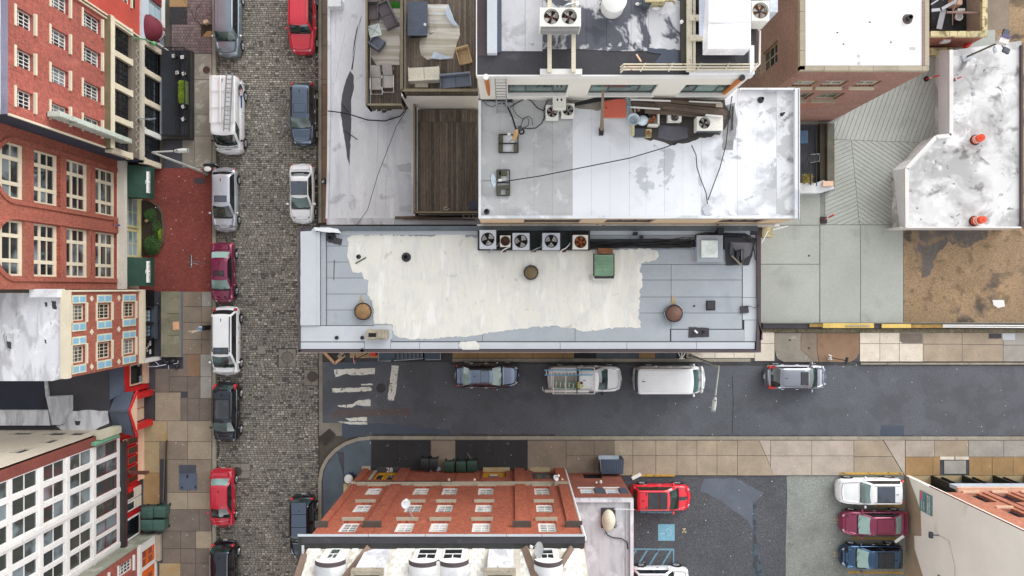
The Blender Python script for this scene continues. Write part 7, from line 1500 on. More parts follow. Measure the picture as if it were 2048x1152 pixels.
for i in range(10): x = a[0]+(b_[0]-a[0])*(i+.5)/10; b.add([(x-.07, b_[1], 1.28), (x+.07, b_[1], 1.28), (x+.07, a[1], 1.34), (x-.07, a[1], 1.34), (x-.07, b_[1], 1.2), (x+.07, b_[1], 1.2), (x+.07, a[1], 1.2), (x-.07, a[1], 1.2)], [(0,1,2,3), (0,4,5,1), (1,5,6,2), (2,6,7,3), (3,7,4,0)])
mk('lid_rib', b, M('ribbed_lid', C(66, 78, 96), .5, var=.15), dp); mk('flap', MB().pbox(1197, 1238, 911, 919, 1.2, 1.26), M('pale_flap', C(150, 164, 176), .6), dp); mk('side_rail', MB().bar(P(1200, 914, 1.2), P(1203, 944, 1.2), .1), m_steel, dp)
# ================================================================ vehicles: +x forward in their own frame
def car(label, px, py, rot, L_, W_, kind, color, name='parked_car', cat='car', glass=None, **o):
    """built in place from a lofted body, a glazed cabin and fittings; px, py = middle of the footprint"""
    glass = glass or m_cglass
    c = P(px, py, 0); z00 = o.get('z', 0.02); rt = bpy.data.objects.new(name, None); COL.objects.link(rt)
    rt['label'] = label; rt['category'] = cat; rt['group'] = o.get('group', 'parked vehicles'); ORG[rt] = Vector((0,0,0))
    hl, hw = L_/2, W_/2
    D = dict(sedan=(.93, 1.43, .80, 1.03, .21, .06, -.25, -.38, .68), suv=(1.05, 1.72, .92, 1.06, .20, .08, -.39, -.455, .74), van=(1.25, 2.25, 1.02, 1.25, .31, .23, -.47, -.495, .9), pickup=(1.12, 1.85, 1.0, 1.1, .21, .12, -.10, -.12, .76))[kind]
    hb, hr, hn, hd, xf, xft, xrt, xr, wr = D; hr = o.get('hr', hr); xf, xft, xrt, xr = [L_*o.get(k, v) for k, v in (('xf', xf), ('xft', xft), ('xrt', xrt), ('xr', xr))]; wr *= hw
    st = [(-hl, .62, hd*.62), (-hl+.05, .84, hd*.80), (-hl+.16, .91, hd*.95), (-hl+.45, .965, hd), (xr*.98 if kind == 'sedan' else -hl+.8, 1.0, hd if kind == 'sedan' else hb), (0, 1.0, hb), (xf-.05, 1.0, hb+.02), (xf+.3, .985, hb+.0), ((xf+hl)/2+.1, .97, (hb+hn)/2), (hl-.42, .92, hn), (hl-.18, .84, hn-.10), (hl-.06, .70, hn-.26), (hl, .50, hn-.36)]
    st = sorted(st); cw = .05
    def prof(w, zt): return [(.80*w, .2), (.94*w, .27), (w, .27+(zt-.27)*.35), (w*.995, .27+(zt-.27)*.72), (w*.955, .27+(zt-.27)*.93), (w*.88, zt), (w*.55, zt+cw*.6), (0, zt+cw)]
    mb = MB(); n = 15
    for x, wf, zt in st:
        p = prof(hw*wf, zt); mb.v += [(x, y, z) for y, z in p] + [(x, -y, z) for y, z in p[-2::-1]]
    m_ = len(st)
    for i in range(m_-1):
        for k in range(n-1): mb.f.append((i*n+k, (i+1)*n+k, (i+1)*n+k+1, i*n+k+1))
        mb.f.append((i*n+n-1, (i+1)*n+n-1, (i+1)*n, i*n))
    mb.f.append(tuple(range(n))); mb.f.append(tuple((m_-1)*n+k for k in range(n-1, -1, -1)))
    mk('body', mb, color, rt, smooth=True)
    def top(x, yf):
        for i in range(m_-1):
            if st[i][0] <= x <= st[i+1][0]:
                t = (x-st[i][0])/(st[i+1][0]-st[i][0]); w = hw*(st[i][1]*(1-t)+st[i+1][1]*t); zt = st[i][2]*(1-t)+st[i+1][2]*t; a = abs(yf)
                dz = cw*.6+(cw*.4)*(1-a/.55) if a < .55 else cw*.6*(1-(a-.55)/.33) if a < .88 else 0
                return (x, w*yf, zt+dz)
        return (x, hw*yf*.6, hn)
    def panel(nm, x0, x1, yf, off, th, mat, bow=0, nx=8, ny=10, yo=0, fx=0):
        def f(u, v):
            yy = (v-.5)*2*(yf-fx*u); x = x0+(x1-x0)*u; x += bow*(1-(yy/max(yf, .1))**2)*(u if x1 > x0 else 1); p = top(min(x, hl-.05), yy+yo); return (p[0], p[1], p[2]+off)
        g = MB().grid(f, nx, ny); o_ = len(g.v); base = list(g.v)
        g.v += [(x, y, z-th) for x, y, z in base]; W1 = ny+0
        idx = lambda i, j: j*(nx+1)+i
        edge = [idx(i, 0) for i in range(nx+1)] + [idx(nx, j) for j in range(1, ny+1)] + [idx(i, ny) for i in range(nx-1, -1, -1)] + [idx(0, j) for j in range(ny-1, 0, -1)]
        for k in range(len(edge)): a, b = edge[k], edge[(k+1) % len(edge)]; g.f.append((a, b, b+o_, a+o_))
        return mk(nm, g, mat, rt, smooth=True)
    hx1 = hl-.36
    if kind != 'van' or o.get('hood', True):
        panel('hood_gap', xf+.10, hx1+.02, .83, .005, .01, m_seam, .12, fx=.10); hd_ = panel('hood', xf+.12, hx1, .81, .014, .012, o.get('hoodmat', color), .12, fx=.10)
    if kind == 'sedan': panel('trunk_gap', -hl+.14, xr-.03, .76, .005, .01, m_seam); panel('trunk_lid', -hl+.16, xr-.06, .74, .014, .012, color)
    panel('cowl', xf-.12, xf+.06, .80, .010, .01, m_plastic, .03)
    if o.get('stripe'): panel('stripe', xf+.14, hx1-.02, .15, .022, .004, m_stripe_, .12)
    # cabin
    nF, nS = 6, 10
    def ring(t):
        s = t; xa = xf+(xft-xf)*s; xb = xr+(xrt-xr)*s; w = (hw*.90)+(wr-hw*.90)*s + .035*math.sin(math.pi*s)*hw; bow = .16*(1-s*.35); pts = []
        for i in range(nF+1): y = w*.88*(1-2*i/nF); pts.append((xa+bow*(1-(y/w)**2), y))
        for i in range(nS+1): pts.append((xa-.16+(xb+.12-xa+.16)*i/nS, -w))
        for i in range(nF+1): y = -w*.88*(1-2*i/nF); pts.append((xb-bow*.5*(1-(y/w)**2), y))
        for i in range(nS+1): pts.append((xb+.12+(xa-.16-xb-.12)*i/nS, w))
        return pts
    zb = hb+.0; lev = [0, .07, .3, .6, .88, 1.0]; zl = [zb-.06, zb+.02, zb+(hr-zb)*.35, zb+(hr-zb)*.65, zb+(hr-zb)*.90, hr-.03]
    rings = [[(x, y, zl[k]) for x, y in ring(t)] for k, t in enumerate(lev)]; N_ = len(rings[0])
    cat_ = []
    for i in range(N_):
        if i < nF: cat_.append('F')
        elif i == nF: cat_.append('C')
        elif i < nF+1+nS: cat_.append('R' if (i-nF-1) != nS//2-1 else 'B')
        elif i == nF+1+nS: cat_.append('C')
        elif i < 2*nF+2+nS: cat_.append('K')
        elif i == 2*nF+2+nS: cat_.append('C')
        elif i < 2*nF+3+2*nS: cat_.append('L' if (i-2*nF-3-nS) != nS//2 else 'B')
        else: cat_.append('C')
    if kind == 'van' and o.get('panel_van', True):
        for i in range(N_):
            if cat_[i] in 'RB' and nF < i < nF+2+nS and i > nF+3: cat_[i] = 'C'
            if cat_[i] in 'LB' and i < 2*nF+2+2*nS-1 and i > 2*nF+2+nS: cat_[i] = 'C'
            if cat_[i] == 'K' and not o.get('rear_glass'): cat_[i] = 'C'
    sets = {k: MB() for k in 'BFRKLP'}
    for k in range(5):
        for i in range(N_):
            j = (i+1) % N_; q = (rings[k][i], rings[k][j], rings[k+1][j], rings[k+1][i]); c_ = cat_[i]
            key = 'B' if (k in (0, 4) or c_ == 'C') else 'P' if c_ == 'B' else c_
            sets[key].quad(*q)
    rb = sets['B']; cx_ = (xft+xrt)/2; last = rings[-1]; prev = last
    for s, dz in ((.95, .03), (.75, .055), (.45, .07), (.15, .075)):
        cur = [(cx_+(x-cx_)*s, y*s, hr-.03+dz) for x, y, z in last]
        for i in range(N_): j = (i+1) % N_; rb.quad(prev[i], prev[j], cur[j], cur[i])
        prev = cur
    rb.add(prev, [tuple(range(N_))])
    ob = mk('cabin_shell', rb, color, rt, smooth=True)
    import bmesh as _b
    bm = _b.new(); bm.from_mesh(ob.data); _b.ops.remove_doubles(bm, verts=bm.verts, dist=.0005); _b.ops.recalc_face_normals(bm, faces=bm.faces); bm.to_mesh(ob.data); bm.free(); ob.data.polygons.foreach_set('use_smooth', [True]*len(ob.data.polygons))
    for k, nm in (('F', 'windshield'), ('R', 'side_window'), ('L', 'side_window'), ('K', 'rear_window')):
        if sets[k].f:
            w_ = mk(nm, sets[k], o.get('rglass', glass) if k == 'K' else glass if k == 'F' else m_cglassd, rt, smooth=True)
            bm = _b.new(); bm.from_mesh(w_.data); _b.ops.remove_doubles(bm, verts=bm.verts, dist=.0005); bm.to_mesh(w_.data); bm.free()
            if k == 'F':
                for sy in (.55, -.05): p0 = rings[1][3 if sy > 0 else 5]; mk('wiper', MB().bar((xf+.14, hw*sy+.15, zb+.04), (xf-.10, hw*sy-.42, zb+.14), .025), m_black, w_)
    if sets['P'].f: mk('door_pillar', sets['P'], m_plastic, rt)
    zr = hr+.03
    for q in o.get('sunroof', ()): 
        a, b = cx_+(q[0])*L_, cx_+(q[1])*L_; mk('sunroof_frame', MB().box(a-.02, b+.02, -wr*q[2]-.02, wr*q[2]+.02, zr-.03, zr+.018), m_seam, rt); mk('sunroof', MB().box(a, b, -wr*q[2], wr*q[2], zr-.02, zr+.026), m_sunr if len(q) < 4 else q[3], rt, bevel=.02)
    if o.get('rails'):
        for s_ in (-1, 1): mk('roof_rail', MB().tube([(xft-.15, s_*wr*.9, hr+.02), (xft-.35, s_*wr*.9, hr+.07), (xrt+.3, s_*wr*.92, hr+.07), (xrt+.1, s_*wr*.92, hr+.02)], .025, 6), o['rails'], rt)
    if kind in ('suv',) and o.get('seam', True):
        for s_ in (-1, 1): mk('roof_ditch', MB().box(xrt+.1, xft-.12, s_*wr*.84-.012, s_*wr*.84+.012, hr+.0, hr+.024), m_seam, rt)
    mk('antenna_fin', MB().add([(xrt+.25, -.03, zr), (xrt+.25, .03, zr), (xrt+.5, .012, zr), (xrt+.5, -.012, zr), (xrt+.27, 0, zr+.09)], [(0,1,4), (1,2,4), (2,3,4), (3,0,4)]), m_black, rt)
    # wheels
    wr_ = .34 if kind == 'sedan' else .37; xw = (hl-.88 if kind != 'van' else hl-.85, -hl+.86 if kind != 'van' else -hl+1.2)
    for x in xw:
        for s_ in (-1, 1):
            y1 = hw*1.004; wh = mk('wheel', MB().tube([(x, s_*(y1-.24), wr_), (x, s_*(y1+.008), wr_)], wr_, 18), m_tyre, rt)
            mk('rim', MB().tube([(x, s_*(y1-.0), wr_), (x, s_*(y1+.016), wr_)], wr_*.66, 14), m_rim, wh)
            sp_ = MB()
            for k in range(5): t = k*1.2566; sp_.bar((x, s_*(y1+.02), wr_), (x+wr_*.6*math.cos(t), s_*(y1+.02), wr_+wr_*.6*math.sin(t)), .05, .01)
            mk('spokes', sp_, m_chrome, wh); ar = MB()
            for k in range(10):
                t0, t1 = math.pi*k/10, math.pi*(k+1)/10; r0, r1 = wr_*1.02, wr_*1.17
                ar.add([(x+rr*math.cos(t), s_*(hw*1.002+dd), wr_+rr*math.sin(t)) for dd in (-.06, .004) for rr, t in ((r0, t0), (r1, t0), (r1, t1), (r0, t1))], [(0,1,2,3), (7,6,5,4), (0,4,5,1), (1,5,6,2), (2,6,7,3), (3,7,4,0)])
            mk('wheel_arch', ar, m_plastic, rt)
    for s_ in (-1, 1):
        mk('mirror', MB().ell((xf-.30, s_*(hw+.10), hb+.05), .09, .13, .08, 10, 6), o.get('mirror', color), rt, smooth=True)
        for x in ((xf+xr)/2+.35, (xf+xr)/2-.75): mk('door_handle', MB().box(x-.11, x+.11, s_*(hw*.99)-.03, s_*(hw*.99)+.03, hb-.2, hb-.165), o.get('handle', m_chrome), rt)
        g = MB()
        for x in (xf-.15, (xf+xr)/2, xr+.4): g.box(x-.008, x+.008, s_*hw*.99, s_*(hw*1.0+.004), .35, hb-.22)
        mk('door_gap', g, m_seam, rt)
        a = MB().ell((0, 0, 0), .26, .10, .08, 12, 6); v = []
        for x, y, z in a.v: yy = s_*(hw*.70) ; v.append((hl-.30+x*.9-abs(y)*.3, yy+s_*(y+(-x*.55)), hn-.14+z))
        a.v = v; mk('headlight', a, m_head, rt, smooth=True)
        a = MB().ell((0, 0, 0), .13, .14, .12 if kind == 'sedan' else .2, 10, 6); zt_ = hd*.82 if kind == 'sedan' else hb*.93
        a.v = [(-hl+.17+x, s_*hw*.80+y, zt_+z) for x, y, z in a.v]; mk('taillight', a, m_tail, rt, smooth=True)
        if o.get('bigtail'): mk('taillight', MB().bar((-hl+.12, s_*hw*.80, hb-.02), (xr+.26, s_*hw*.86, hb+.16), .15, .2), m_tail, rt)
        if o.get('trim'): mk('window_trim', MB().tube([(xf-.3, s_*hw*.93, hb+.03), ((xf+xr)/2, s_*hw*.95, hb+.04), (xr+.25, s_*hw*.93, hb+.03)], .018, 5), o['trim'], rt)
    mk('grille', MB().grid(lambda u, v: (hl-.12-.10*(2*u-1)**2+.03*(1-v), hw*.48*(2*u-1), hn-.20-.16*(1-v)), 8, 2), m_plastic, rt)
    mk('bumper', MB().tube([(hl-.35, -hw*.86, hn-.36), (hl-.12, -hw*.62, hn-.36), (hl-.01, 0, hn-.36), (hl-.12, hw*.62, hn-.36), (hl-.35, hw*.86, hn-.36)], .07, 8), color, rt, smooth=True)
    mk('rear_bumper', MB().tube([(-hl+.3, -hw*.9, .55), (-hl+.05, -hw*.72, .55), (-hl+.0, 0, .55), (-hl+.05, hw*.72, .55), (-hl+.3, hw*.9, .55)], .08, 8), o.get('rb', color), rt, smooth=True)
    mk('number_plate', MB().box(-hl-.085, -hl-.07, -.16, .16, .48, .62), m_plate, rt)
    if o.get('extra'): o['extra'](rt, dict(hl=hl, hw=hw, hb=hb, hr=hr, xf=xf, xft=xft, xrt=xrt, xr=xr, wr=wr, top=top))
    rt.location = (c[0], c[1], z00); rt.rotation_euler = (0, 0, rot)
    return rt
S_, E_, W__ = -math.pi/2, 0.0, math.pi
m_stripe_ = M('black_stripe', C(54, 58, 68), .4)
pt = lambda n, r, g, b, metal=.0, rough=.28, k=1.0: paint(n, C(r, g, b, k), metal, rough)
m_silverblue = pt('silver_blue_paint', 132, 146, 158, .55); m_redcar = pt('red_car_paint', 206, 34, 58); m_whitecar = pt('white_car_paint', 234, 237, 240); m_greycar = pt('grey_blue_metallic', 92, 106, 126, .95, .2)
m_silver = pt('silver_paint', 188, 194, 204, .4); m_burg = pt('burgundy_paint', 128, 38, 76, .4); m_blk = pt('black_metallic', 48, 56, 68, .92, .18); m_redcar2 = pt('crimson_paint', 188, 26, 52); m_greys = pt('dark_grey_metallic', 112, 124, 144, .96, .2)
m_greyl = pt('light_grey_metallic', 150, 154, 166, .85, .22); m_burg2 = pt('plum_paint', 140, 46, 82, .5); m_bluedk = pt('deep_blue_metallic', 54, 88, 122, .95, .18); m_redsuv = pt('bright_red_paint', 222, 30, 50)
m_blacktrim = m_plastic
def ribs(n, x0, x1, w, col, zf=.03):
    def f(rt, d):
        for i in range(n):
            y = -d['wr']*w+2*d['wr']*w*i/(n-1); mk('roof_rib', MB().box(d['xrt']+x0, d['xft']-x1, y-.028, y+.028, d['hr']+zf-.02, d['hr']+zf+.016), col, rt, bevel=.01)
    return f
car('silver-blue large SUV with a ribbed roof at the top of the cobbles, west side', 465, 51, S_, 5.2, 1.88, 'suv', m_silverblue, cat='suv', hr=1.76, xf=.29, xft=.18, extra=ribs(5, .3, .3, .7, m_silverblue), mirror=m_chrome)
car('red SUV with a ribbed roof at the top of the cobbled street, east side', 611, 49, S_, 4.9, 1.95, 'suv', m_redcar, cat='suv', hr=1.85, xf=.21, xft=.12, extra=ribs(5, .3, .3, .7, m_redcar))
car('dark blue-grey crossover on the east side of the cobbles, facing down', 612, 233, S_, 4.65, 1.86, 'suv', m_greycar, cat='suv', hr=1.62, xf=.235, xft=.07, sunroof=[(.05, .18, .62, m_greycar)], rb=m_blk, rails=m_black)
car('white sedan with a dark glass roof on the east side of the cobbles', 610, 390, S_, 4.4, 1.82, 'sedan', m_whitecar, xf=.25, xft=.045, sunroof=[(-.08, .14, .92)], rglass=m_cglassd)
car('silver sedan with a small sunroof on the west side, beside the red brick plaza', 458, 402, S_, 4.75, 1.84, 'sedan', m_silver, sunroof=[(.10, .19, .7)], rglass=m_cglassd, xf=.28, xft=.08, xrt=-.36, xr=-.44, hr=1.5)
car('burgundy sedan with pale rear glass on the west side of the cobbles', 454, 546, S_, 4.5, 1.74, 'sedan', m_burg, rglass=m_cglassl, glass=m_cglassl, xf=.27, xft=.085, xrt=-.22, xr=-.37, sunroof=[(.04, .12, .62)])
car('white SUV with a sunroof and dark rear spoiler on the west side of the cobbles', 461, 681, S_, 5.1, 1.95, 'suv', m_whitecar, cat='suv', rails=m_black, sunroof=[(.19, .28, .74)], hr=1.7, xf=.36, xft=.17)
car('black crossover with red taillights at the rear corners, west side of the cobbles', 462, 821, S_, 4.45, 1.85, 'suv', m_blk, cat='suv', hr=1.62, bigtail=True, xf=.31, xft=.10, sunroof=[(-.1, .22, .78)], trim=m_chrome)
car('crimson sedan on the west side of the cobbles, near the teal bins', 453, 991, S_, 4.4, 1.78, 'sedan', m_redcar2, rglass=m_cglassl, xf=.29, xft=.09, xrt=-.24, xr=-.38)
car('black SUV at the bottom left, partly outside the picture', 457, 1138, S_, 4.7, 1.86, 'suv', m_blk, cat='suv', hr=1.68, trim=m_chrome, rails=m_chrome)
car('black SUV with a blue-grey panelled roof beside the orange brick building', 612, 1047, S_, 4.7, 1.88, 'suv', m_blk, cat='suv', hr=1.7, sunroof=[(-.3, -.12, .8, m_greycar), (-.11, .08, .8, m_greycar), (.09, .24, .8, m_greycar)], trim=m_chrome)
car('dark grey sedan with chrome window trim at the left of the side street row', 975, 748.5, E_, 4.75, 1.84, 'sedan', m_greys, glass=m_cglassl, rglass=m_cglassl, xf=.22, xft=.055, xrt=-.26, xr=-.40, sunroof=[(.01, .13, .7, m_greys)], trim=m_chrome)
car('light grey crossover with red rear lights, rightmost in the side street', 1584, 751, E_, 4.55, 1.85, 'suv', m_greyl, cat='suv', hr=1.62, bigtail=True, sunroof=[(.10, .22, .68)], xf=.29, xft=.10, xrt=-.31, xr=-.44)
def redx(rt, d):
    mk('roof_gap', MB().box(d['xrt']+.52, d['xrt']+.60, -d['wr']*.85, d['wr']*.85, d['hr']+.0, d['hr']+.034).box(d['xrt']+1.52, d['xrt']+1.58, -d['wr']*.85, d['wr']*.85, d['hr']+.0, d['hr']+.06), m_black, rt)
car('bright red SUV with a black hood stripe in the car park', 1317, 988, E_, 4.45, 1.95, 'suv', m_redsuv, cat='suv', hr=1.62, stripe=True, sunroof=[(-.08, .09, .8), (.11, .23, .8)], xf=.26, xft=.07, xrt=-.41, xr=-.47, extra=redx, z=.05)
car('white hatchback at the bottom edge of the car park', 1315, 1149, E_, 4.4, 1.82, 'suv', m_whitecar, hr=1.52, z=.05, sunroof=[(-.3, -.1, .7)])
car('white SUV with a large black glass roof in the right car park', 1729, 976, W__, 4.85, 1.95, 'suv', m_whitecar, cat='suv', hr=1.62, sunroof=[(-.11, .15, .78)], glass=m_cglassl, z=.05, xf=.17, xft=.05)
car('plum sedan with pale green rear glass, middle of the three in the right car park', 1738, 1039, W__, 4.95, 1.84, 'sedan', m_burg2, glass=m_cglassl, rglass=m_cglassl, sunroof=[(-.15, .1, .8, m_burg)], z=.05, xf=.27, xft=.10, xrt=-.23, xr=-.40)
car('deep blue sedan, lowest of the three in the right car park', 1733, 1105, W__, 4.6, 1.8, 'sedan', m_bluedk, glass=m_cglassl, rglass=m_cglassd, sunroof=[(-.13, .12, .9, m_blk)], z=.05, xf=.27, xft=.09, xrt=-.38, xr=-.46)
# white vans
def rackvan(rt, d):
    hr = d['hr']
    for x in (-2.6, -1.5, -.3, .8): mk('rack_bar', MB().bar((x, -d['hw']*.86, hr+.12), (x, d['hw']*.86, hr+.12), .05), m_white, rt)
    [mk('rack_rail', MB().bar((-2.62, s_*d['hw']*.86, hr+.12), (.85, s_*d['hw']*.86, hr+.12), .05), m_white, rt) for s_ in (-1, 1)]
    mk('conduit_tube', MB().tube([(-2.6, -.1, hr+.16), (.85, -.1, hr+.16)], .08, 8), m_white, rt)
    y = d['hw']*.985; lg = mk('door_emblem', MB().add([(-1.75+.52*math.cos(t), y+.012, 1.25+.42*math.sin(t)) for t in [i*.3 for i in range(21)]] + [(-1.65+.33*math.cos(t), y+.013, 1.2+.27*math.sin(t)) for t in [i*.3 for i in range(21)]], [(i, (i+1) % 21, 21+(i+1) % 21, 21+i) for i in range(21)]), M('emblem_dark_teal', C(50, 66, 82), .5), rt)
    mk('emblem_blue_panel', MB().box(-1.5, -.55, y+.012, y+.02, 1.02, 1.24), M('emblem_blue', C(34, 74, 140), .5), rt); mk('emblem_red_stroke', MB().bar((-1.95, y+.02, 1.35), (-1.55, y+.02, 1.2), .06, .01), m_redp, rt)
car('white high-roof work van with a ladder rack, facing down on the cobbles', 469, 238, S_, 5.6, 1.98, 'van', m_whitecar, name='parked_van', cat='van', hr=2.15, xf=.40, xft=.27, extra=rackvan, mirror=m_black)
def ladder(label, a, b, w, rails, rungs, n, z, mat2=None, w2=None, col=None):
    A, B_ = Vector(P(a[0], a[1], z)), Vector(P(b[0], b[1], z)); d = (B_-A).normalized(); s = Vector((-d.y, d.x, 0)); w2 = w2 or w
    rt = root('ladder', label, 'ladder', (A+B_)/2, None); 
    for k in (-1, 1): mk('rail', MB().bar(A+s*k*w/2, B_+s*k*w2/2, .07, .09), rails, rt)
    for i in range(n): t = (i+.5)/n; p = A+(B_-A)*t; ww = w+(w2-w)*t; mk('rung', MB().bar(p-s*ww/2, p+s*ww/2, .055), rungs, rt)
    return rt
ladder('aluminium extension ladder on the roof rack of the white van on the cobbles', (459, 145), (453, 262), .42, m_steel, m_steel, 13, 2.5)
car('white cargo van with a ribbed roof at the right of the side street row', 1334, 756, E_, 5.35, 2.05, 'van', m_whitecar, name='parked_van', cat='van', hr=2.0, xf=.37, xft=.25, extra=ribs(10, .35, .95, .82, m_whitecar), mirror=m_whitecar, rear_glass=True, rb=m_steel)
def truck(rt, d):
    hl, hw = d['hl'], d['hw']; 
    mk('bed_box', MB().box(-hl+.12, -.62, -hw*.94, hw*.94, .9, 1.32), m_whitecar, rt, bevel=.03); mk('bed_floor', MB().box(-hl+.22, -.75, -hw*.55, hw*.55, 1.32, 1.33), M('truck_bed', C(176, 170, 158), .8, var=.2), rt)
    for s_ in (-1, 1): mk('toolbox', MB().box(-hl+.14, -.66, s_*hw*.56, s_*hw*.93, 1.32, 1.62), m_whitecar, rt, bevel=.03)
    for x in (-hl+.25, -1.55, -.72, .55): mk('rack_hoop', MB().tube([(x, -hw*.97, 1.3), (x, -hw*.97, 2.0), (x, hw*.97, 2.0), (x, hw*.97, 1.3)], .04, 6), m_white if x != -.72 else m_black, rt)
    for s_ in (-1, 1): mk('rack_rail', MB().bar((-hl+.25, s_*hw*.97, 2.0), (.55, s_*hw*.97, 2.0), .05), m_white, rt)
car('white pickup truck with a utility bed and ladder rack in the side street row', 1168, 754.5, E_, 5.45, 1.95, 'pickup', m_whitecar, name='parked_truck', cat='pickup truck', hr=1.8, xf=.28, xft=.13, xrt=-.09, xr=-.11, extra=truck, mirror=m_black)
ladder('blue and white extension ladder on the rack of the white pickup', (1089, 745), (1185, 745), .36, M('sky_blue_rail', C(104, 166, 204), .5), m_white, 13, 2.15)
ladder('green and white stepladder tapering along the lower side of the white pickup', (1108, 768), (1160, 772), .5, M('green_rail', C(110, 160, 128), .5), m_white, 6, 1.75, w2=.3)
thing('conduit_carrier', MB().tube([P(1090, 782, 1.9), P(1178, 782, 1.9)], .12, 10).tube([P(1085, 774, 1.9), P(1086, 781, 1.9), P(1090, 782, 1.9)], .03, 5).tube([P(1178, 781, 1.9), P(1184, 777, 1.9)], .03, 5), m_white, 'white pipe carrier along the lower side of the pickup rack', 'pipe carrier', smooth=True)
tb = root('hose_reel', 'yellow straps and a red reel behind the cab of the white pickup', 'reel', P(1163, 768, 1.8)); mk('reel', MB().cyl(*P(1163, 766, 1.9)[:2], 1.8, 1.95, .1, 12), m_maroonp, tb); mk('strap', MB().cyl(*P(1165, 773, 1.9)[:2], 1.8, 1.93, .09, 10).pbox(1155, 1158, 764, 776, 1.75, 1.85), M('bright_yellow', C(220, 210, 60), .6), tb)
# ================================================================ penthouse roof equipment
gF = 'fan units on the penthouse roof'
condenser('large cream twin-fan condenser on painted steel beams on the dark penthouse roof', 1080, 1162, 15, 52, ZF+.5, 1.1, 15, 4, m_acw, m_faninr, fx=(1103, 1138.5), fy=33, m_blade=None) if False else condenser('large cream twin-fan condenser on painted steel beams on the dark penthouse roof', 1080, 1162, 15, 52, ZF+.5, 1.1, 15, 4, m_acw, m_faninr, fx=(1103, 1138.5), fy=33, group=gF, side=m_dkgrey, a0=.4)
bm_ = root('support_beams', 'long worn cream steel beams under the twin-fan unit', 'beam', P(1123, 100, ZF))
for x in (1099, 1147): mk('beam', MB().bar(P(x, -60, ZF+.42), P(x, 145, ZF+.42), .2, .2), m_creamst, bm_)
mk('cross_beam', MB().bar(P(1080, 144, ZF+.2), P(1164, 144, ZF+.2), .26, .18), m_white, bm_)
tk = root('water_tank', 'round white tank cut by the top edge on the penthouse roof', 'tank', P(1229, 2, ZF)); c = P(1229, 0, ZF+.9)
mk('body', MB().cyl(c[0], c[1], ZF, ZF+.85, .57, 32), m_white, tk); mk('lid', MB().lathe(c[0], c[1], [(.6, ZF+.83), (.6, ZF+.9), (.57, ZF+.92), (0, ZF+.925)], 32), m_white, tk, smooth=True)
hv = root('hvac_unit', 'big white sheet-metal air handler with a sloping hood on the penthouse', 'air conditioner', P(1450, 50, ZF), gF)
mk('cabinet', MB().pbox(1417, 1502, -80, 45, ZF+.35, ZF+1.5), m_wroofG, hv, bevel=.03); mk('hood', MB().pbox(1416, 1502, 45.5, 97, ZF+.5, ZF+1.45), M('bright_white_metal', C(240, 240, 242), .5), hv, bevel=.03)
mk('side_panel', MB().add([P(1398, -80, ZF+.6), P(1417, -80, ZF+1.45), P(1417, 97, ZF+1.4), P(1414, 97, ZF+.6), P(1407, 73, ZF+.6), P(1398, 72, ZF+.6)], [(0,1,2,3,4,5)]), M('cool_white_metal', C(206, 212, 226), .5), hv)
mk('duct', MB().pbox(1540, 1556, -80, 24, ZF, ZF+1.0), M('cool_white_duct', C(196, 202, 214), .5), hv, bevel=.02)
condenser('single rusty orange fan section at the right end of the big white air handler', 1503, 1539, 1, 41, ZF+.4, 1.1, 15.5, 5, m_acw, m_faninor, a0=.3, group=gF, hub=m_black)
fr_ = root('steel_platform', 'cream painted steel frame around the pit beside the big white air handler', 'steel frame', P(1390, 60, ZF))
for x0, x1, w in ((1379, 1379, .3), (1387, 1387, .16)): mk('beam', MB().bar(P(x0, -60, ZF+.35), P(x1, 143, ZF+.35), w, .2), m_creamst, fr_)
for y in (36, 76): mk('beam', MB().bar(P(1379, y, ZF+.5), P(1414, y, ZF+.5), .26, .2), m_creamst, fr_)
mk('beam', MB().bar(P(1503, 92, ZF+.4), P(1503, 145, ZF+.4), .2, .2).bar(P(1379, 145, ZF+.2), P(1508, 145, ZF+.2), .2, .2), m_wroofG, fr_)
tr_ = root('rail_truss', 'long rusty cream railing lying along the lower edge of the penthouse roof', 'railing', P(1380, 134, ZF))
for y in (128.5, 134, 139): mk('rail', MB().tube([P(1241, y+6, ZF+.3), P(1247, y, ZF+.45), P(1512, y, ZF+.45)], .045, 6), m_creamst, tr_)
for x in range(1285, 1510, 56): mk('cross_bar', MB().bar(P(x+6, 126, ZF+.5), P(x-4, 143, ZF+.5), .05), m_creamst, tr_)
mk('inner_beam', MB().bar(P(1255, 134, ZF+.35), P(1300, 134, ZF+.35), .16, .08), m_rust, tr_); mk('rail', MB().tube([P(1516, 57, ZF+.4), P(1520, 62, ZF+.4), P(1519, 128, ZF+.4), P(1505, 142, ZF+.4)], .05, 6), m_white, tr_)
thing('pipe_scrap', MB().bar(P(1273, 109, ZF+.1), P(1282, 123, ZF+.3), .07), m_peach, 'short pinkish pipe leaning on the wet patch of the penthouse roof', 'pipe')
jf = root('junk_heap', 'dark frame pieces and rags at the top edge of the penthouse roof', 'junk heap', P(1310, 3, ZF))
mk('frame', MB().bar(P(1290, 2, ZF+.5), P(1345, 1, ZF+.5), .1).bar(P(1345, 0, ZF+.5), P(1350, 8, ZF+.4), .08).pbox(1303, 1330, -3, 7, ZF, ZF+.4), m_mossst, jf); mk('box', MB().pbox(1286, 1300, -6, 12, ZF, ZF+.4), m_dkgrey, jf); mk('rag', MB().ell(P(1312, 16, ZF+.1), .22, .1, .07, 8, 4).ell(P(1275, 8, ZF+.1), .12, .08, .08, 8, 4), m_white, jf)
thing('power_box', MB().pbox(1151, 1158, 1, 11, ZF+.4, ZF+.8), m_white, 'small white power box above the twin-fan unit', 'electric box', bevel=.01)
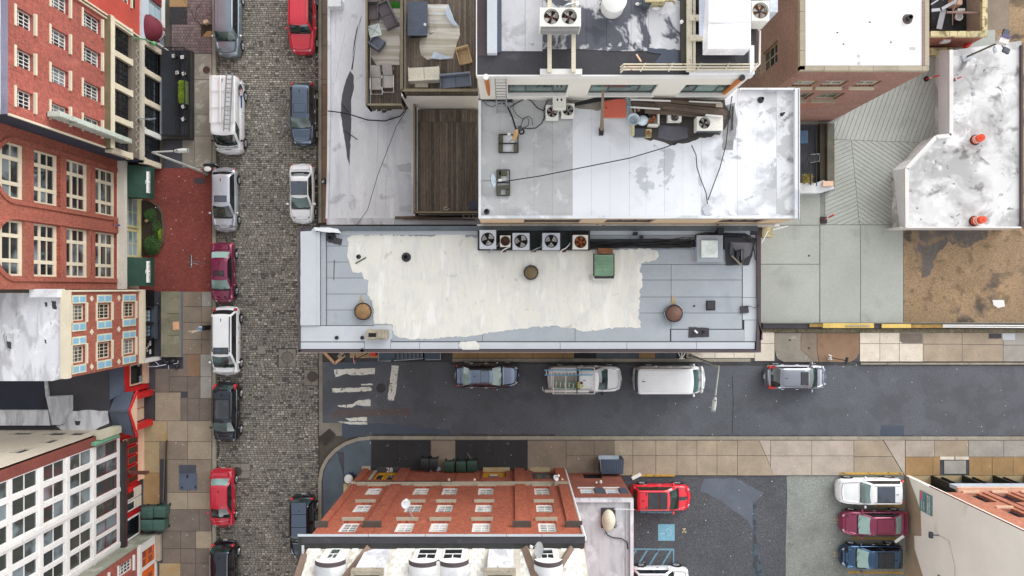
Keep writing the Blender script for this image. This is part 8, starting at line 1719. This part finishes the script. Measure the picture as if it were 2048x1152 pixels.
thing('supply_hose', MB().tube([P(1125, 16, ZF+1.2), P(1132, 10, ZF+1.2), P(1145, 7, ZF+.9), P(1152, 5, ZF+.7)], .05, 6), m_steel, 'grey hose curving from the twin-fan unit to the small white power box', 'hose')
thing('roof_vent', MB().lathe(*P(1363, 44, ZF+.4)[:2], [(.07, ZF+.3), (.09, ZF+.45), (0, ZF+.5)], 12), m_white, 'small white cap on the dark curb of the penthouse roof', 'roof pipe')
# wall fittings between penthouse and white roof
wallp = lambda x, y, z: P(x, y, z)
ld = root('roof_ladder', 'steel ladder climbing from the white roof to the penthouse roof', 'ladder', P(1000, 205, ZD)); yb = GY(298.5)-.25; xa, xb_ = P(990, 150, ZF+.2)[0], P(1012, 150, ZF+.2)[0]
for x in (xa, xb_): mk('rail', MB().bar((x, yb-.5, ZD+.1), (x, yb, ZF+.3), .06), m_steel, ld)
for i in range(13): t = (i+.5)/13; mk('rung', MB().bar((xa, yb-.5+.5*t, ZD+.1+(ZF+.2-ZD)*t), (xb_, yb-.5+.5*t, ZD+.1+(ZF+.2-ZD)*t), .04), m_steel, ld)
mk('landing_grate', MB().pbox(990, 1025, 191, 203, ZD+.02, ZD+.2), m_black, ld)
mo = M('terracotta_pipe', C(176, 104, 48), .7, var=.15)
for k, (x, lab) in enumerate(((972, 'left orange standpipe with a white cap on the corner of the penthouse'), (1483, 'right orange standpipe with a black end at the far corner of the penthouse wall'))):
    rt = root('standpipe', lab, 'pipe', P(x, 190, ZD)); a, b_ = Vector(P(979 if k == 0 else 1440, 193, ZD+.2)), Vector(P(x, 155 if k == 0 else 157, ZF+.1))
    mk('pipe', MB().tube([a, b_], .11, 10), mo, rt); mk('cap', MB().tube([b_, b_+Vector((0, 0, .15))], .14, 12), m_white if k == 0 else m_black, rt)
ac = root('wall_air_conditioner', 'white box air conditioner on brackets under the left ribbon window', 'air conditioner', P(1118, 180, ZD+1)); fx0, fx1 = P(1106, 190, ZD+.9)[0], P(1132, 190, ZD+.9)[0]
mk('housing', MB().box(fx0, fx1, GY(298.5)-.75, GY(298.5)-.02, ZD+.3, ZD+.95), m_acw, ac, bevel=.02); mk('bracket', MB().box(fx0+.1, fx0+.18, GY(298.5)-.7, GY(298.5), ZD+.1, ZD+.29).box(fx1-.18, fx1-.1, GY(298.5)-.7, GY(298.5), ZD+.1, ZD+.29), m_black, ac)
mk('vent_hole', MB().box(fx0+.2, fx0+.28, GY(298.5)-.3, GY(298.5)-.18, ZD+.951, ZD+.956).box(fx1-.3, fx1-.2, GY(298.5)-.3, GY(298.5)-.18, ZD+.951, ZD+.956), m_seam, ac)
# ================================================================ things on the big white roof
gD = 'fan units on the patchy white roof'
condenser('left of the two small square fan units below the ribbon windows', 1092, 1117, 210, 237, ZD+.1, .6, 10.5, 5, m_acw, m_fanin, group=gD, hub=m_rust); condenser('right of the two small square fan units below the ribbon windows', 1123, 1149, 207, 233, ZD+.1, .6, 10.5, 5, m_acw, m_fanin, group=gD, hub=m_steel, a0=.5)
condenser('wide white condenser with one fan at the right of the lumber pile', 1394, 1446, 233, 261, ZD+.1, .7, 11, 4, m_acw, m_fanin, fx=(1409,), fy=246, group=gD, side=m_dkgrey, a0=.3)
condenser('small round-topped fan unit half under the lumber pile', 1336, 1363, 226, 243, ZD+.1, .4, 7.5, 4, m_acw, m_rustdk, group=gD)
hb_ = root('roof_hatch', 'flat orange-red hatch cover on the white roof', 'hatch', P(1229, 217, ZD)); mk('curb', MB().pbox(1209, 1250, 200, 234, ZD, ZD+.35), m_stone, hb_); mk('cover', MB().pbox(1207, 1252, 198, 235, ZD+.35, ZD+.45), M('orange_red_panel', C(206, 104, 84), .8, var=.06, fine=.06), hb_, bevel=.015); mk('latch', MB().pbox(1211, 1214, 214, 217, ZD+.45, ZD+.48), m_rust, hb_)
ml = root('timber_post', 'long leaning timber post left of the orange-red hatch', 'post', P(1203, 262, ZD)); mk('post', MB().tube([P(1203, 264, ZD+.1), P(1204, 240, ZD+.7), P(1206, 150+31, ZD+3.0)], [.14, .09, .07], 7), M('grey_brown_timber', C(124, 108, 94), .9, var=.2), ml); mk('foot', MB().rbox(*P(1203, 262, ZD+.3)[:2], ZD, ZD+.3, .12, .2, 0), m_black, ml)
lp_ = root('lumber_pile', 'pile of long old boards and white pipes across the upper part of the white roof', 'lumber', P(1355, 218, ZD)); r = random.Random(9)
for (a, b_, w, z, m) in (((1262, 204), (1454, 226), .26, .6, 0), ((1290, 205), (1440, 214), .34, .45, 0), ((1300, 199), (1442, 207), .3, .4, 0), ((1290, 222), (1452, 234), .24, .55, 0), ((1264, 206), (1420, 228), .22, .75, 0), ((1280, 214), (1400, 224), .2, .3, 0), ((1310, 208), (1448, 222), .2, .7, 0), ((1340, 203), (1446, 213), .18, .6, 0), ((1326, 214), (1452, 229), .14, .82, 0),
                         ((1257, 199), (1341, 202), .07, .9, 1), ((1257, 214), (1320, 218), .07, .85, 1), ((1378, 203), (1442, 206), .07, .7, 1), ((1411, 230), (1445, 233), .09, .9, 1)):
    mk('plank' if m == 0 else 'white_pipe', MB().bar(P(*a, ZD+z), P(*b_, ZD+z), w, .08), m_pile if m == 0 else m_white, lp_)
for x, y in ((1258, 199), (1258, 214)): mk('blue_pipe_end', MB().bar(P(x-3, y, ZD+.9), P(x+3, y, ZD+.9), .08), M('blue_cap', C(96, 160, 186), .6) if 'blue_cap' not in bpy.data.materials else bpy.data.materials['blue_cap'], lp_)
mk('bracket', MB().pbox(1278, 1304, 193, 199, ZD+.6, ZD+.7).pbox(1268, 1272, 200, 226, ZD+.3, ZD+.4).pbox(1275, 1280, 200, 222, ZD+.3, ZD+.4).pbox(1432, 1445, 206, 214, ZD+.8, ZD+.86), m_stone, lp_)
tu = root('plastic_tub', 'translucent white tub and bottles beside the orange-red hatch', 'tub', P(1268, 238, ZD)); c = P(1268, 238, ZD+.6)
mk('bowl', MB().lathe(c[0], c[1], [(.2, ZD+.1), (.34, ZD+.55), (.31, ZD+.55), (.18, ZD+.15), (0, ZD+.14)], 20), M('cloudy_plastic', C(190, 204, 212), .35, var=.1), tu, smooth=True); mk('bag', MB().ell(P(1285, 241, ZD+.3), .35, .3, .25, 12, 6), M('cloudy_bag', C(206, 218, 226), .4, var=.1), tu, smooth=True)
sk_ = root('stripped_fan_unit', 'open broken fan unit with orange rust beside the tub', 'broken unit', P(1306, 238, ZD)); mk('frame', MB().pbox(1297, 1318, 228, 250, ZD+.05, ZD+.12).pbox(1316, 1319, 228, 250, ZD+.1, ZD+.6).pbox(1297, 1318, 248, 251, ZD+.1, ZD+.6), m_acw, sk_); mk('fan_remains', MB().ell(P(1303, 242, ZD+.3), .16, .12, .1, 9, 5).ell(P(1308, 235, ZD+.35), .1, .14, .1, 8, 5), m_faninor, sk_); mk('coil', MB().pbox(1298, 1312, 229, 233, ZD+.1, ZD+.4), m_black, sk_)
ba = root('ballast_box', 'black ballast tray with two pale blocks below the broken fan unit', 'box', P(1290, 266, ZD)); mk('tray', MB().pbox(1269, 1290, 257, 273, ZD+.02, ZD+.3), m_dkgrey, ba); mk('block', MB().pbox(1291, 1303, 258, 273, ZD+.02, ZD+.35).pbox(1265, 1269, 250, 270, ZD+.02, ZD+.4), m_mossst, ba); mk('wheel_rim', MB().lathe(*P(1297, 265, ZD+.4)[:2], [(.08, ZD+.36), (.12, ZD+.4), (.06, ZD+.42)], 12), m_rust, ba)
thing('felt_sheet', sheetc(MB(), [(1318, 250), (1375, 253), (1376, 276), (1345, 282), (1316, 276)], ZD+.03, .06, 12), M('grey_felt', C(92, 90, 98), .9, var=.08, fine=.08), 'large grey felt sheet on the sooty part of the white roof', 'felt sheet', smooth=True)
thing('iron_bar', MB().bar(P(1466, 212, ZD+.1), P(1464, 260, ZD+.1), .08, .05), m_black, 'black iron bar lying right of the lumber pile', 'bar')
def ballast(label, x0, x1, y0, y1, bl, z=ZD):
    rt = root('dish_mount', label, 'antenna mount', P((x0+x1)/2, (y0+y1)/2, z)); mk('frame', MB().bar(P(x0, y0, z+.15), P(x1, y0, z+.15), .06).bar(P(x0, y1, z+.15), P(x1, y1, z+.15), .06).bar(P(x0, (y0+y1)/2, z+.2), P(x1, (y0+y1)/2, z+.2), .07).bar(P(x0, y0, z+.15), P(x0, y1, z+.15), .06).bar(P(x1, y0, z+.15), P(x1, y1, z+.15), .06), m_black, rt)
    for (a, b_, c_, d_) in bl: mk('ballast_block', MB().pbox(a, b_, c_, d_, z+.02, z+.22), M('olive_block', C(82, 80, 66), .9, var=.2) if 'olive_block' not in bpy.data.materials else bpy.data.materials['olive_block'], rt, bevel=.01)
    mk('plate', MB().pbox(x0+8, x1-7, y0+2, y1-2, z+.02, z+.05), m_wroof, rt); return rt
ballast('upper ballasted antenna mount with a tan dish', 998, 1036, 269, 305, [(998.5, 1006, 270, 286), (998.5, 1006, 289, 304), (1027, 1035, 289, 304)]); ballast('lower ballasted antenna mount with dark blocks near the grey dish', 994, 1019, 340, 391, [(994, 1002, 340, 356), (998, 1014, 342, 351), (994, 1001, 372, 391), (1003, 1018, 370, 378), (1011, 1019, 380, 391)])
dish('tan satellite dish on the upper ballasted mount of the white roof', P(1033, 271, ZD+.95), (-.75, .15, .35), .34, P(1017, 285, ZD+.3), M('tan_dish', C(196, 162, 112), .6)); dish('pale blue-grey satellite dish beside the lower ballasted mount', P(984, 361, ZD+.9), (.85, .05, .3), .36, P(962, 362, ZD+.1), M('blue_grey_dish', C(176, 190, 200), .6))
boot(973, 422, ZD+.02, 'dark roof pipe at the lower left corner of the white roof', .09); boot(1525, 197, ZD+.02, 'dark ring pipe near the upper right part of the white roof', .1); boot(1568, 226, ZD+.02, 'small dark pipe on the stained right strip of the white roof', .06)
eq = root('antenna_equipment', 'small dark electrical cluster where the cables meet above the tan dish', 'electric box', P(1043, 262, ZD)); mk('box', MB().pbox(1036, 1044, 252, 260, ZD+.1, ZD+.4), m_dkgrey, eq); mk('coil', MB().tube([P(1043+5*math.cos(t), 263+5*math.sin(t), ZD+.3) for t in [i*.6 for i in range(12)]], .05, 6), m_black, eq)
cabs = (('thick cable from the penthouse ladder down to the tan dish', [(957, 199), (985, 201), (1005, 203), (1017, 217), (1025, 235), (1030, 252), (1034, 262)], .05), ('looping cable between the ladder and the two small fan units', [(1020, 214), (1035, 205), (1050, 197), (1062, 201), (1075, 216), (1086, 221), (1094, 214)], .03),
        ('cable loop hanging left of the two small fan units', [(1088, 240), (1088, 215), (1095, 200), (1108, 197), (1122, 203), (1130, 208)], .025), ('cable sweeping under the two small fan units to the dark cluster', [(1090, 232), (1084, 246), (1072, 256), (1060, 257), (1045, 256)], .03), ('circular loose cable right of the dark cluster', [(1041, 252), (1046, 240), (1052, 234), (1058, 240), (1057, 250), (1048, 256)], .02), ('small loose loop of wire at the top left of the white roof', [(965, 200), (974, 210), (985, 214), (994, 209), (1003, 205)], .02),
        ('thin cable loop left of the dark cluster', [(1028, 205), (1026, 218), (1034, 230), (1045, 238), (1056, 232), (1064, 238), (1065, 250)], .018))
for i, (lb, pts, w) in enumerate(cabs): thing('cable', MB().tube([P(x, y, ZD+.12) for x, y in pts], w, 5), m_cable, lb, 'cable')
thing('cable', MB().tube([P(995, 365, ZD+.3), P(1080, 352, ZD+.4), P(1180, 332, ZD+.5), P(1260, 316, ZD+.5), P(1330, 295, ZD+.4), P(1376, 276, ZD+.3), P(1410, 266, ZD+.3), P(1446, 257, ZD+.3)], .03, 5), m_cable, 'long black cable running across the whole white roof', 'cable')
thing('cable', MB().tube([P(1383, 290, ZD+.2), P(1392, 310, ZD+.2), P(1394, 335, ZD+.2), P(1402, 360, ZD+.2), P(1412, 385, ZD+.2), P(1415, 408, ZD+.2)], .028, 5), m_cable, 'left branch of the V-shaped cables on the white roof', 'cable')
thing('cable', MB().tube([P(1464, 192, ZD+.3), P(1457, 240, ZD+.2), P(1452, 290, ZD+.2), P(1440, 335, ZD+.2), P(1425, 375, ZD+.2), P(1416, 400, ZD+.2)], .028, 5), m_cable, 'right branch of the V-shaped cables on the white roof', 'cable')
thing('cable_anchor', MB().pprism(ragged([(1404, 418), (1412, 409), (1420, 410), (1418, 424), (1426, 431), (1410, 430)], 1, 4, 4), ZD+.02, ZD+.08), m_grl, 'grey sealant lump where the V-shaped cables meet', 'cable anchor')
wc = root('cable_bundle', 'black cables drooping from the penthouse wall towards the two small fan units', 'cables', P(1215, 202, ZD))
for k in range(5): mk('cable', MB().tube([P(1145, 212-k, ZD+.3), P(1190, 204-k*2, ZD+.6), P(1240, 196-k*1.5, ZD+.9), P(1290, 191-k, ZD+1.0)], .03, 5), m_cable, wc)
# ================================================================ street furniture
def lamp(label, base, top, hx, hy, zt, zh):
    b0_, t0 = Vector(P(*base, .13)), Vector(P(*top, zt)); rt = root('street_lamp', label, 'street lamp', b0_, 'cobra-head street lamps'); head = Vector(P(hx, hy, zh)); m = M('pale_lamp_metal', C(176, 178, 174), .5, .1) if 'pale_lamp_metal' not in bpy.data.materials else bpy.data.materials['pale_lamp_metal']
    mk('pole', MB().tube([b0_, b0_.lerp(t0, .6), t0], [.11, .085, .07], 10), m, rt); d = (head-t0); d.z = 0; d.normalize()
    mk('arm', MB().tube([t0, t0+d*.15+Vector((0,0,.1)), head-d*.2+Vector((0,0,0))], .055, 8), m, rt); s = Vector((-d.y, d.x, 0)); pts = []
    hd = MB().grid(lambda u, v: tuple(head + d*(u*.85-.1) + s*((v-.5)*2*(.06+.09*math.sin(math.pi*min(1, u*.62+.12)))) + Vector((0, 0, .10*(1-(2*v-1)**2)*(1 if u > .02 else .5)))), 10, 8); mk('lamp_head', hd, m, rt, smooth=True); mk('lens', MB().obox(head+d*.5-Vector((0,0,.03)), d*.36, s*.14, (0,0,.03)), m_steel, rt); mk('photocell', MB().cyl(head.x+d.x*.12, head.y+d.y*.12, head.z+.08, head.z+.18, .04, 8), m_black, rt); mk('base', MB().cyl(b0_.x, b0_.y, .1, .5, .17, 10, .13), m, rt)
lamp('white street lamp leaning out over the dark terrace from the west pavement', (414, 347), (305, 305), 352, 302, 7.1, 7.2); lamp('grey street lamp arching over the side street beside the white cargo van', (1381, 711), (1437, 733), 1430, 797, 7.3, 7.4)
def post(label, base, top, z, m=None, name='sign_post'):
    a, b_ = Vector(P(*base, .13)), Vector(P(*top, z)); rt = root(name, label, 'street sign', a); mk('post', MB().tube([a, b_], .03, 6), m or m_steel, rt); return rt, a, b_
rt, a, b_ = post('one-way arrow sign on a thin post in the red brick plaza', (413, 526), (380, 522), 2.9); yc = b_.y; xx = b_.x
mk('board', MB().box(xx+.0, xx+.03, yc-.46, yc+.46, 2.62, 2.92), m_black, rt); z0 = 2.77; mk('white_arrow', MB().box(xx+.031, xx+.036, yc-.25, yc+.40, z0-.045, z0+.045).add([(xx+.034, yc-.42, z0), (xx+.034, yc-.22, z0-.12), (xx+.034, yc-.22, z0+.12)], [(0,1,2)]), m_white, rt)
mk('board_edge', MB().box(xx+.031, xx+.036, yc-.45, yc-.43, 2.63, 2.91).box(xx+.031, xx+.036, yc+.43, yc+.45, 2.63, 2.91), m_white, rt); mk('plate', MB().bar((a.x-.3+.0, yc-.05, 2.2), (xx+.25, yc-.22, 2.2), .02, .6), m_steel, rt)
rt, a, b_ = post('parking sign with two white plates and a blue kiosk in the west pavement', (416, 653), (378, 664), 3.0, m_stone)
mk('plate', MB().bar(P(394, 662, 2.6), P(377, 662.5, 2.9), .03, .25).bar(P(398, 661, 2.4), P(382, 666.5, 2.9), .03, .2), m_cream, rt); kx_ = P(399, 658, 1.5)
kk = root('payment_kiosk', 'dark kiosk with a pale blue top beside the parking sign', 'kiosk', P(404, 657, .13)); mk('body', MB().obox((kx_[0]+.1, kx_[1]+.05, .8), (.22, 0, 0), (0, .17, 0), (0, 0, .67)), m_black, kk); mk('panel', MB().rbox(kx_[0]-.02, kx_[1], 1.47, 1.52, .2, .17, 0), M('pale_blue_panel', C(110, 138, 172), .4, var=.2), kk); mk('solar_cap', MB().rbox(kx_[0]+.08, kx_[1]+.16, 1.5, 1.56, .12, .04, 0), m_white, kk)
rt, a, b_ = post('red octagonal STOP sign seen edge-on at the street corner', (735, 707), (709, 719), 3.4, m_black); xx = P(708, 718, 3.2)[0]; yc = P(708, 718, 3.1)[1]; R8 = .39
def octo(r, x): return [(x, yc+r*math.cos(math.radians(22.5+45*i)), 3.0+r*math.sin(math.radians(22.5+45*i))) for i in range(8)]
mk('border', MB().add(octo(R8, xx)+octo(R8, xx+.02), [tuple(range(8)), tuple(range(15, 7, -1))]+[(i, (i+1)%8, 8+(i+1)%8, 8+i) for i in range(8)]), m_white, rt); mk('face', MB().add(octo(R8*.93, xx+.024), [tuple(range(8))]), m_redp, rt)
text('STOP', m_white, (xx+.03, yc, 3.0), .27, 0, rt, 'lettering', Matrix(((0, 0, 1), (1, 0, 0), (0, 1, 0))))
rt, a, b_ = post('slim dark sign post with two small plates by the kerb of the side street', (1660, 715), (1696, 722), 3.0, m_black)
mk('plate', MB().bar((b_.x+.0, b_.y+.25, 2.9), (b_.x-.12, b_.y-.25, 2.9), .03, .4), m_dkgrey, rt); mk('white_base', MB().tube([P(1657, 710, .3), P(1663, 712, .3)], .05, 6).tube([P(1656, 715, .16), P(1656, 719, .2), P(1664, 719, .2)], .04, 6).ell(P(1661, 716, .3), .12, .09, .1, 8, 5), m_white, rt)
cn = root('traffic_barrel', 'round orange plastic barrel by the wall at the street corner', 'traffic barrel', P(744, 706, .13)); c = P(745, 706.5, 1.0)
mk('body', MB().lathe(c[0], c[1], [(.3, .13), (.24, .95), (.2, 1.0), (.12, 1.0), (.1, .9)], 18), m_conered, cn, smooth=True); mk('cap', MB().lathe(c[0], c[1], [(.24, .96), (.18, 1.02), (.12, .98), (0, .97)], 18), m_coneo, cn)
tb2 = root('rubbish_can', 'dark litter can with a bright white oval lid at the foot of the street lamp', 'litter bin', P(416, 337, .13)); c = P(415, 338, 1.1); mk('body', MB().cyl(c[0]+.02, c[1], .13, 1.05, .22, 16, .25), M('brown_can', C(84, 60, 48), .8), tb2); mk('lid', MB().ell((c[0], c[1], 1.1), .28, .2, .06, 18, 6), m_white, tb2, smooth=True); mk('arm_bar', MB().bar(P(397, 337.5, .9), P(432, 336, .9), .07), M('pinkish_bar', C(170, 140, 126), .8), tb2)
pb = root('newspaper_box', 'black box beside the litter can at the foot of the street lamp', 'newspaper box', P(416, 329, .13)); mk('body', MB().pprism([(405, 331), (408, 327), (425, 327), (428, 333), (412, 334)], .13, 1.1), m_black, pb); mk('lid', MB().pbox(420, 427, 325, 328, .9, 1.12), m_slate, pb); mk('pipe', MB().tube([P(425, 330, .4), P(433, 329.5, .3)], .06, 7), m_white, pb)
hy_ = root('standpipe_valve', 'small black and white valve fitting on the east pavement', 'valve', P(647, 363, .13)); mk('pit', MB().pbox(643, 653, 357, 368, .13, .16), m_black, hy_); mk('cap', MB().ell(P(646, 364, .4), .09, .1, .12, 10, 6).ell(P(647, 360.5, .4), .06, .04, .05, 8, 4), m_white, hy_, smooth=True)
# fire stair on the south wall of the long building
fs_ = root('entrance_stair', 'blue-grey painted steel stair with landings under the long roof edge', 'stair', P(820, 710, .1)); m_fs = M('blue_grey_stair_paint', C(74, 92, 108), .55, var=.12, patches=[(C(40, 44, 56), 1.1, .6, .03, .9)])
mk('landing', MB().pbox(757, 790, 680, 721, .9, 1.1), m_fs, fs_); mk('landing', MB().pbox(849, 881, 680, 720, .13, .3), m_fs, fs_)
for i in range(7): mk('tread', MB().pbox(790+i*8, 796.5+i*8, 680, 719-i*.6, .92-i*.11, .97-i*.11), m_fs, fs_); mk('tread_edge', MB().pbox(795.6+i*8, 796.8+i*8, 680, 719-i*.6, .90-i*.11, .98-i*.11), m_steel, fs_)
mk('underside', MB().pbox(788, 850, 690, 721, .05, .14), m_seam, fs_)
mk('handrail', MB().tube([P(757, 683, 2.0), P(757, 722, 2.0), P(782, 722, 2.0)], .04, 6).tube([P(788, 721, 1.9), P(846, 717, 1.1)], .045, 6).tube([P(851, 719, 1.0), P(881, 719, 1.0), P(881, 690, 1.0)], .04, 6), M('pale_handrail', C(150, 164, 168), .5), fs_)
for x, y, z in ((757, 722, 2.0), (782, 722, 2.0), (846, 717, 1.1), (881, 719, 1.0)): mk('post', MB().bar(P(x, y, z), (*P(x, y, z)[:2], .13), .05), m_dkgrey, fs_)
rb_ = root('stair_railing', 'dark railing frame right of the blue-grey stair', 'railing', P(893, 708, .1)); mk('rail', MB().bar(P(884, 703, 1), P(898, 703, 1), .06).bar(P(885, 712, .9), P(899, 704, .9), .05).bar(P(898, 700, 1), P(898, 712, 1), .05), m_black, rb_)
sg_ = root('wall_bracket', 'white Y-shaped bracket sticking out from the wall above the white cargo van', 'bracket', P(1364, 704, 5)); mk('arm', MB().tube([P(1355, 702, 6), P(1363, 718, 6), P(1364, 702, 6.2)], .04, 6).tube([P(1363, 718, 6), P(1370, 706, 6)], .04, 6).tube([P(1358, 717, 6), P(1369, 717, 6)], .03, 6), m_white, sg_)
# drain grates
def grate(label, pts, z, kern):
    rt = root('drain_grate', label, 'drain grate', P(*pts[0], z)); q = [Vector(P(*p, z)) for p in pts]; mk('pit', MB().pprism(pts, z-.1, z+.006), m_seam, rt); b = MB(); n = 13
    for i in range(n): t = (i+.5)/n; b.bar(q[0].lerp(q[1], t)+Vector((0,0,.02)), q[3].lerp(q[2], t)+Vector((0,0,.02)), .055, .03)
    mk('grate_bar', b, m_iron, rt)
    for i, j in kern: mk('kerb_stone', MB().bar(Vector(P(*pts[i], .1)), Vector(P(*pts[j], .1)), .2, .16), M('peach_kerb', C(196, 160, 126), .9, var=.15) if 'peach_kerb' not in bpy.data.materials else bpy.data.materials['peach_kerb'], rt)
grate('slanted drain grate with a pinkish stone kerb at the corner below the long roof', [(644, 700), (670, 727), (690, 710), (664, 690)], .03, ((0, 1), (1, 2))); grate('diamond-shaped drain grate at the rounded kerb by the cobbles', [(636, 876), (659, 857), (672, 870), (649, 891)], .012, ())
thing('kerb_corner', MB().bar(P(688, 712, .1), P(678, 700, .1), .3, .16).bar(P(684, 716, .12), P(676, 711, .12), .2, .16), m_kerb, 'loose kerb blocks beside the slanted drain grate', 'kerb stone')
thing('notice_board', MB().bar(P(1264, 957, 1.4), P(1282, 948, 1.4), .25, .06), m_white, 'white tilted board standing behind the bright red SUV', 'board'); thing('notice_board', MB().bar(P(1790, 1084, 1.3), P(1807, 1072, 1.3), .2, .05), m_white, 'white tilted board between the plum sedan and the deep blue sedan', 'board')
for (x0, x1, y, lb) in ((1264, 1350, 951, 'left'), (1680, 1806, 947, 'right')):
    rt = root('timber_edge', 'yellow painted timber edge along the top of the %s car park row' % lb, 'timber edge', P((x0+x1)/2, y)); n = 3
    for i in range(n): mk('timber', MB().pbox(x0+(x1-x0)*i/n+.5, x0+(x1-x0)*(i+1)/n-.5, y-2, y+2, .03, .17), m_roady, rt)
gb = MB(); r = random.Random(77)
for _ in range(420):
    x, y = r.choice(((r.uniform(300, 425), r.uniform(340, 1150)), (r.uniform(700, 2040), r.uniform(730, 948)), (r.uniform(1270, 1680), r.uniform(955, 1150)), (r.uniform(440, 636), r.uniform(0, 1150)))); c = P(x, y); z = .14 if (x < 425 or y > 880 and x < 2048 and y < 950) else .05 if y > 950 else .015; s_ = r.uniform(.012, .04)
    gb.rbox(c[0], c[1], z, z+.012, s_, s_*r.uniform(.5, 1), r.uniform(0, 3))
thing('litter', gb, M('litter_specks', C(196, 192, 184), .9, isl=.3), None, None, kind='stuff')
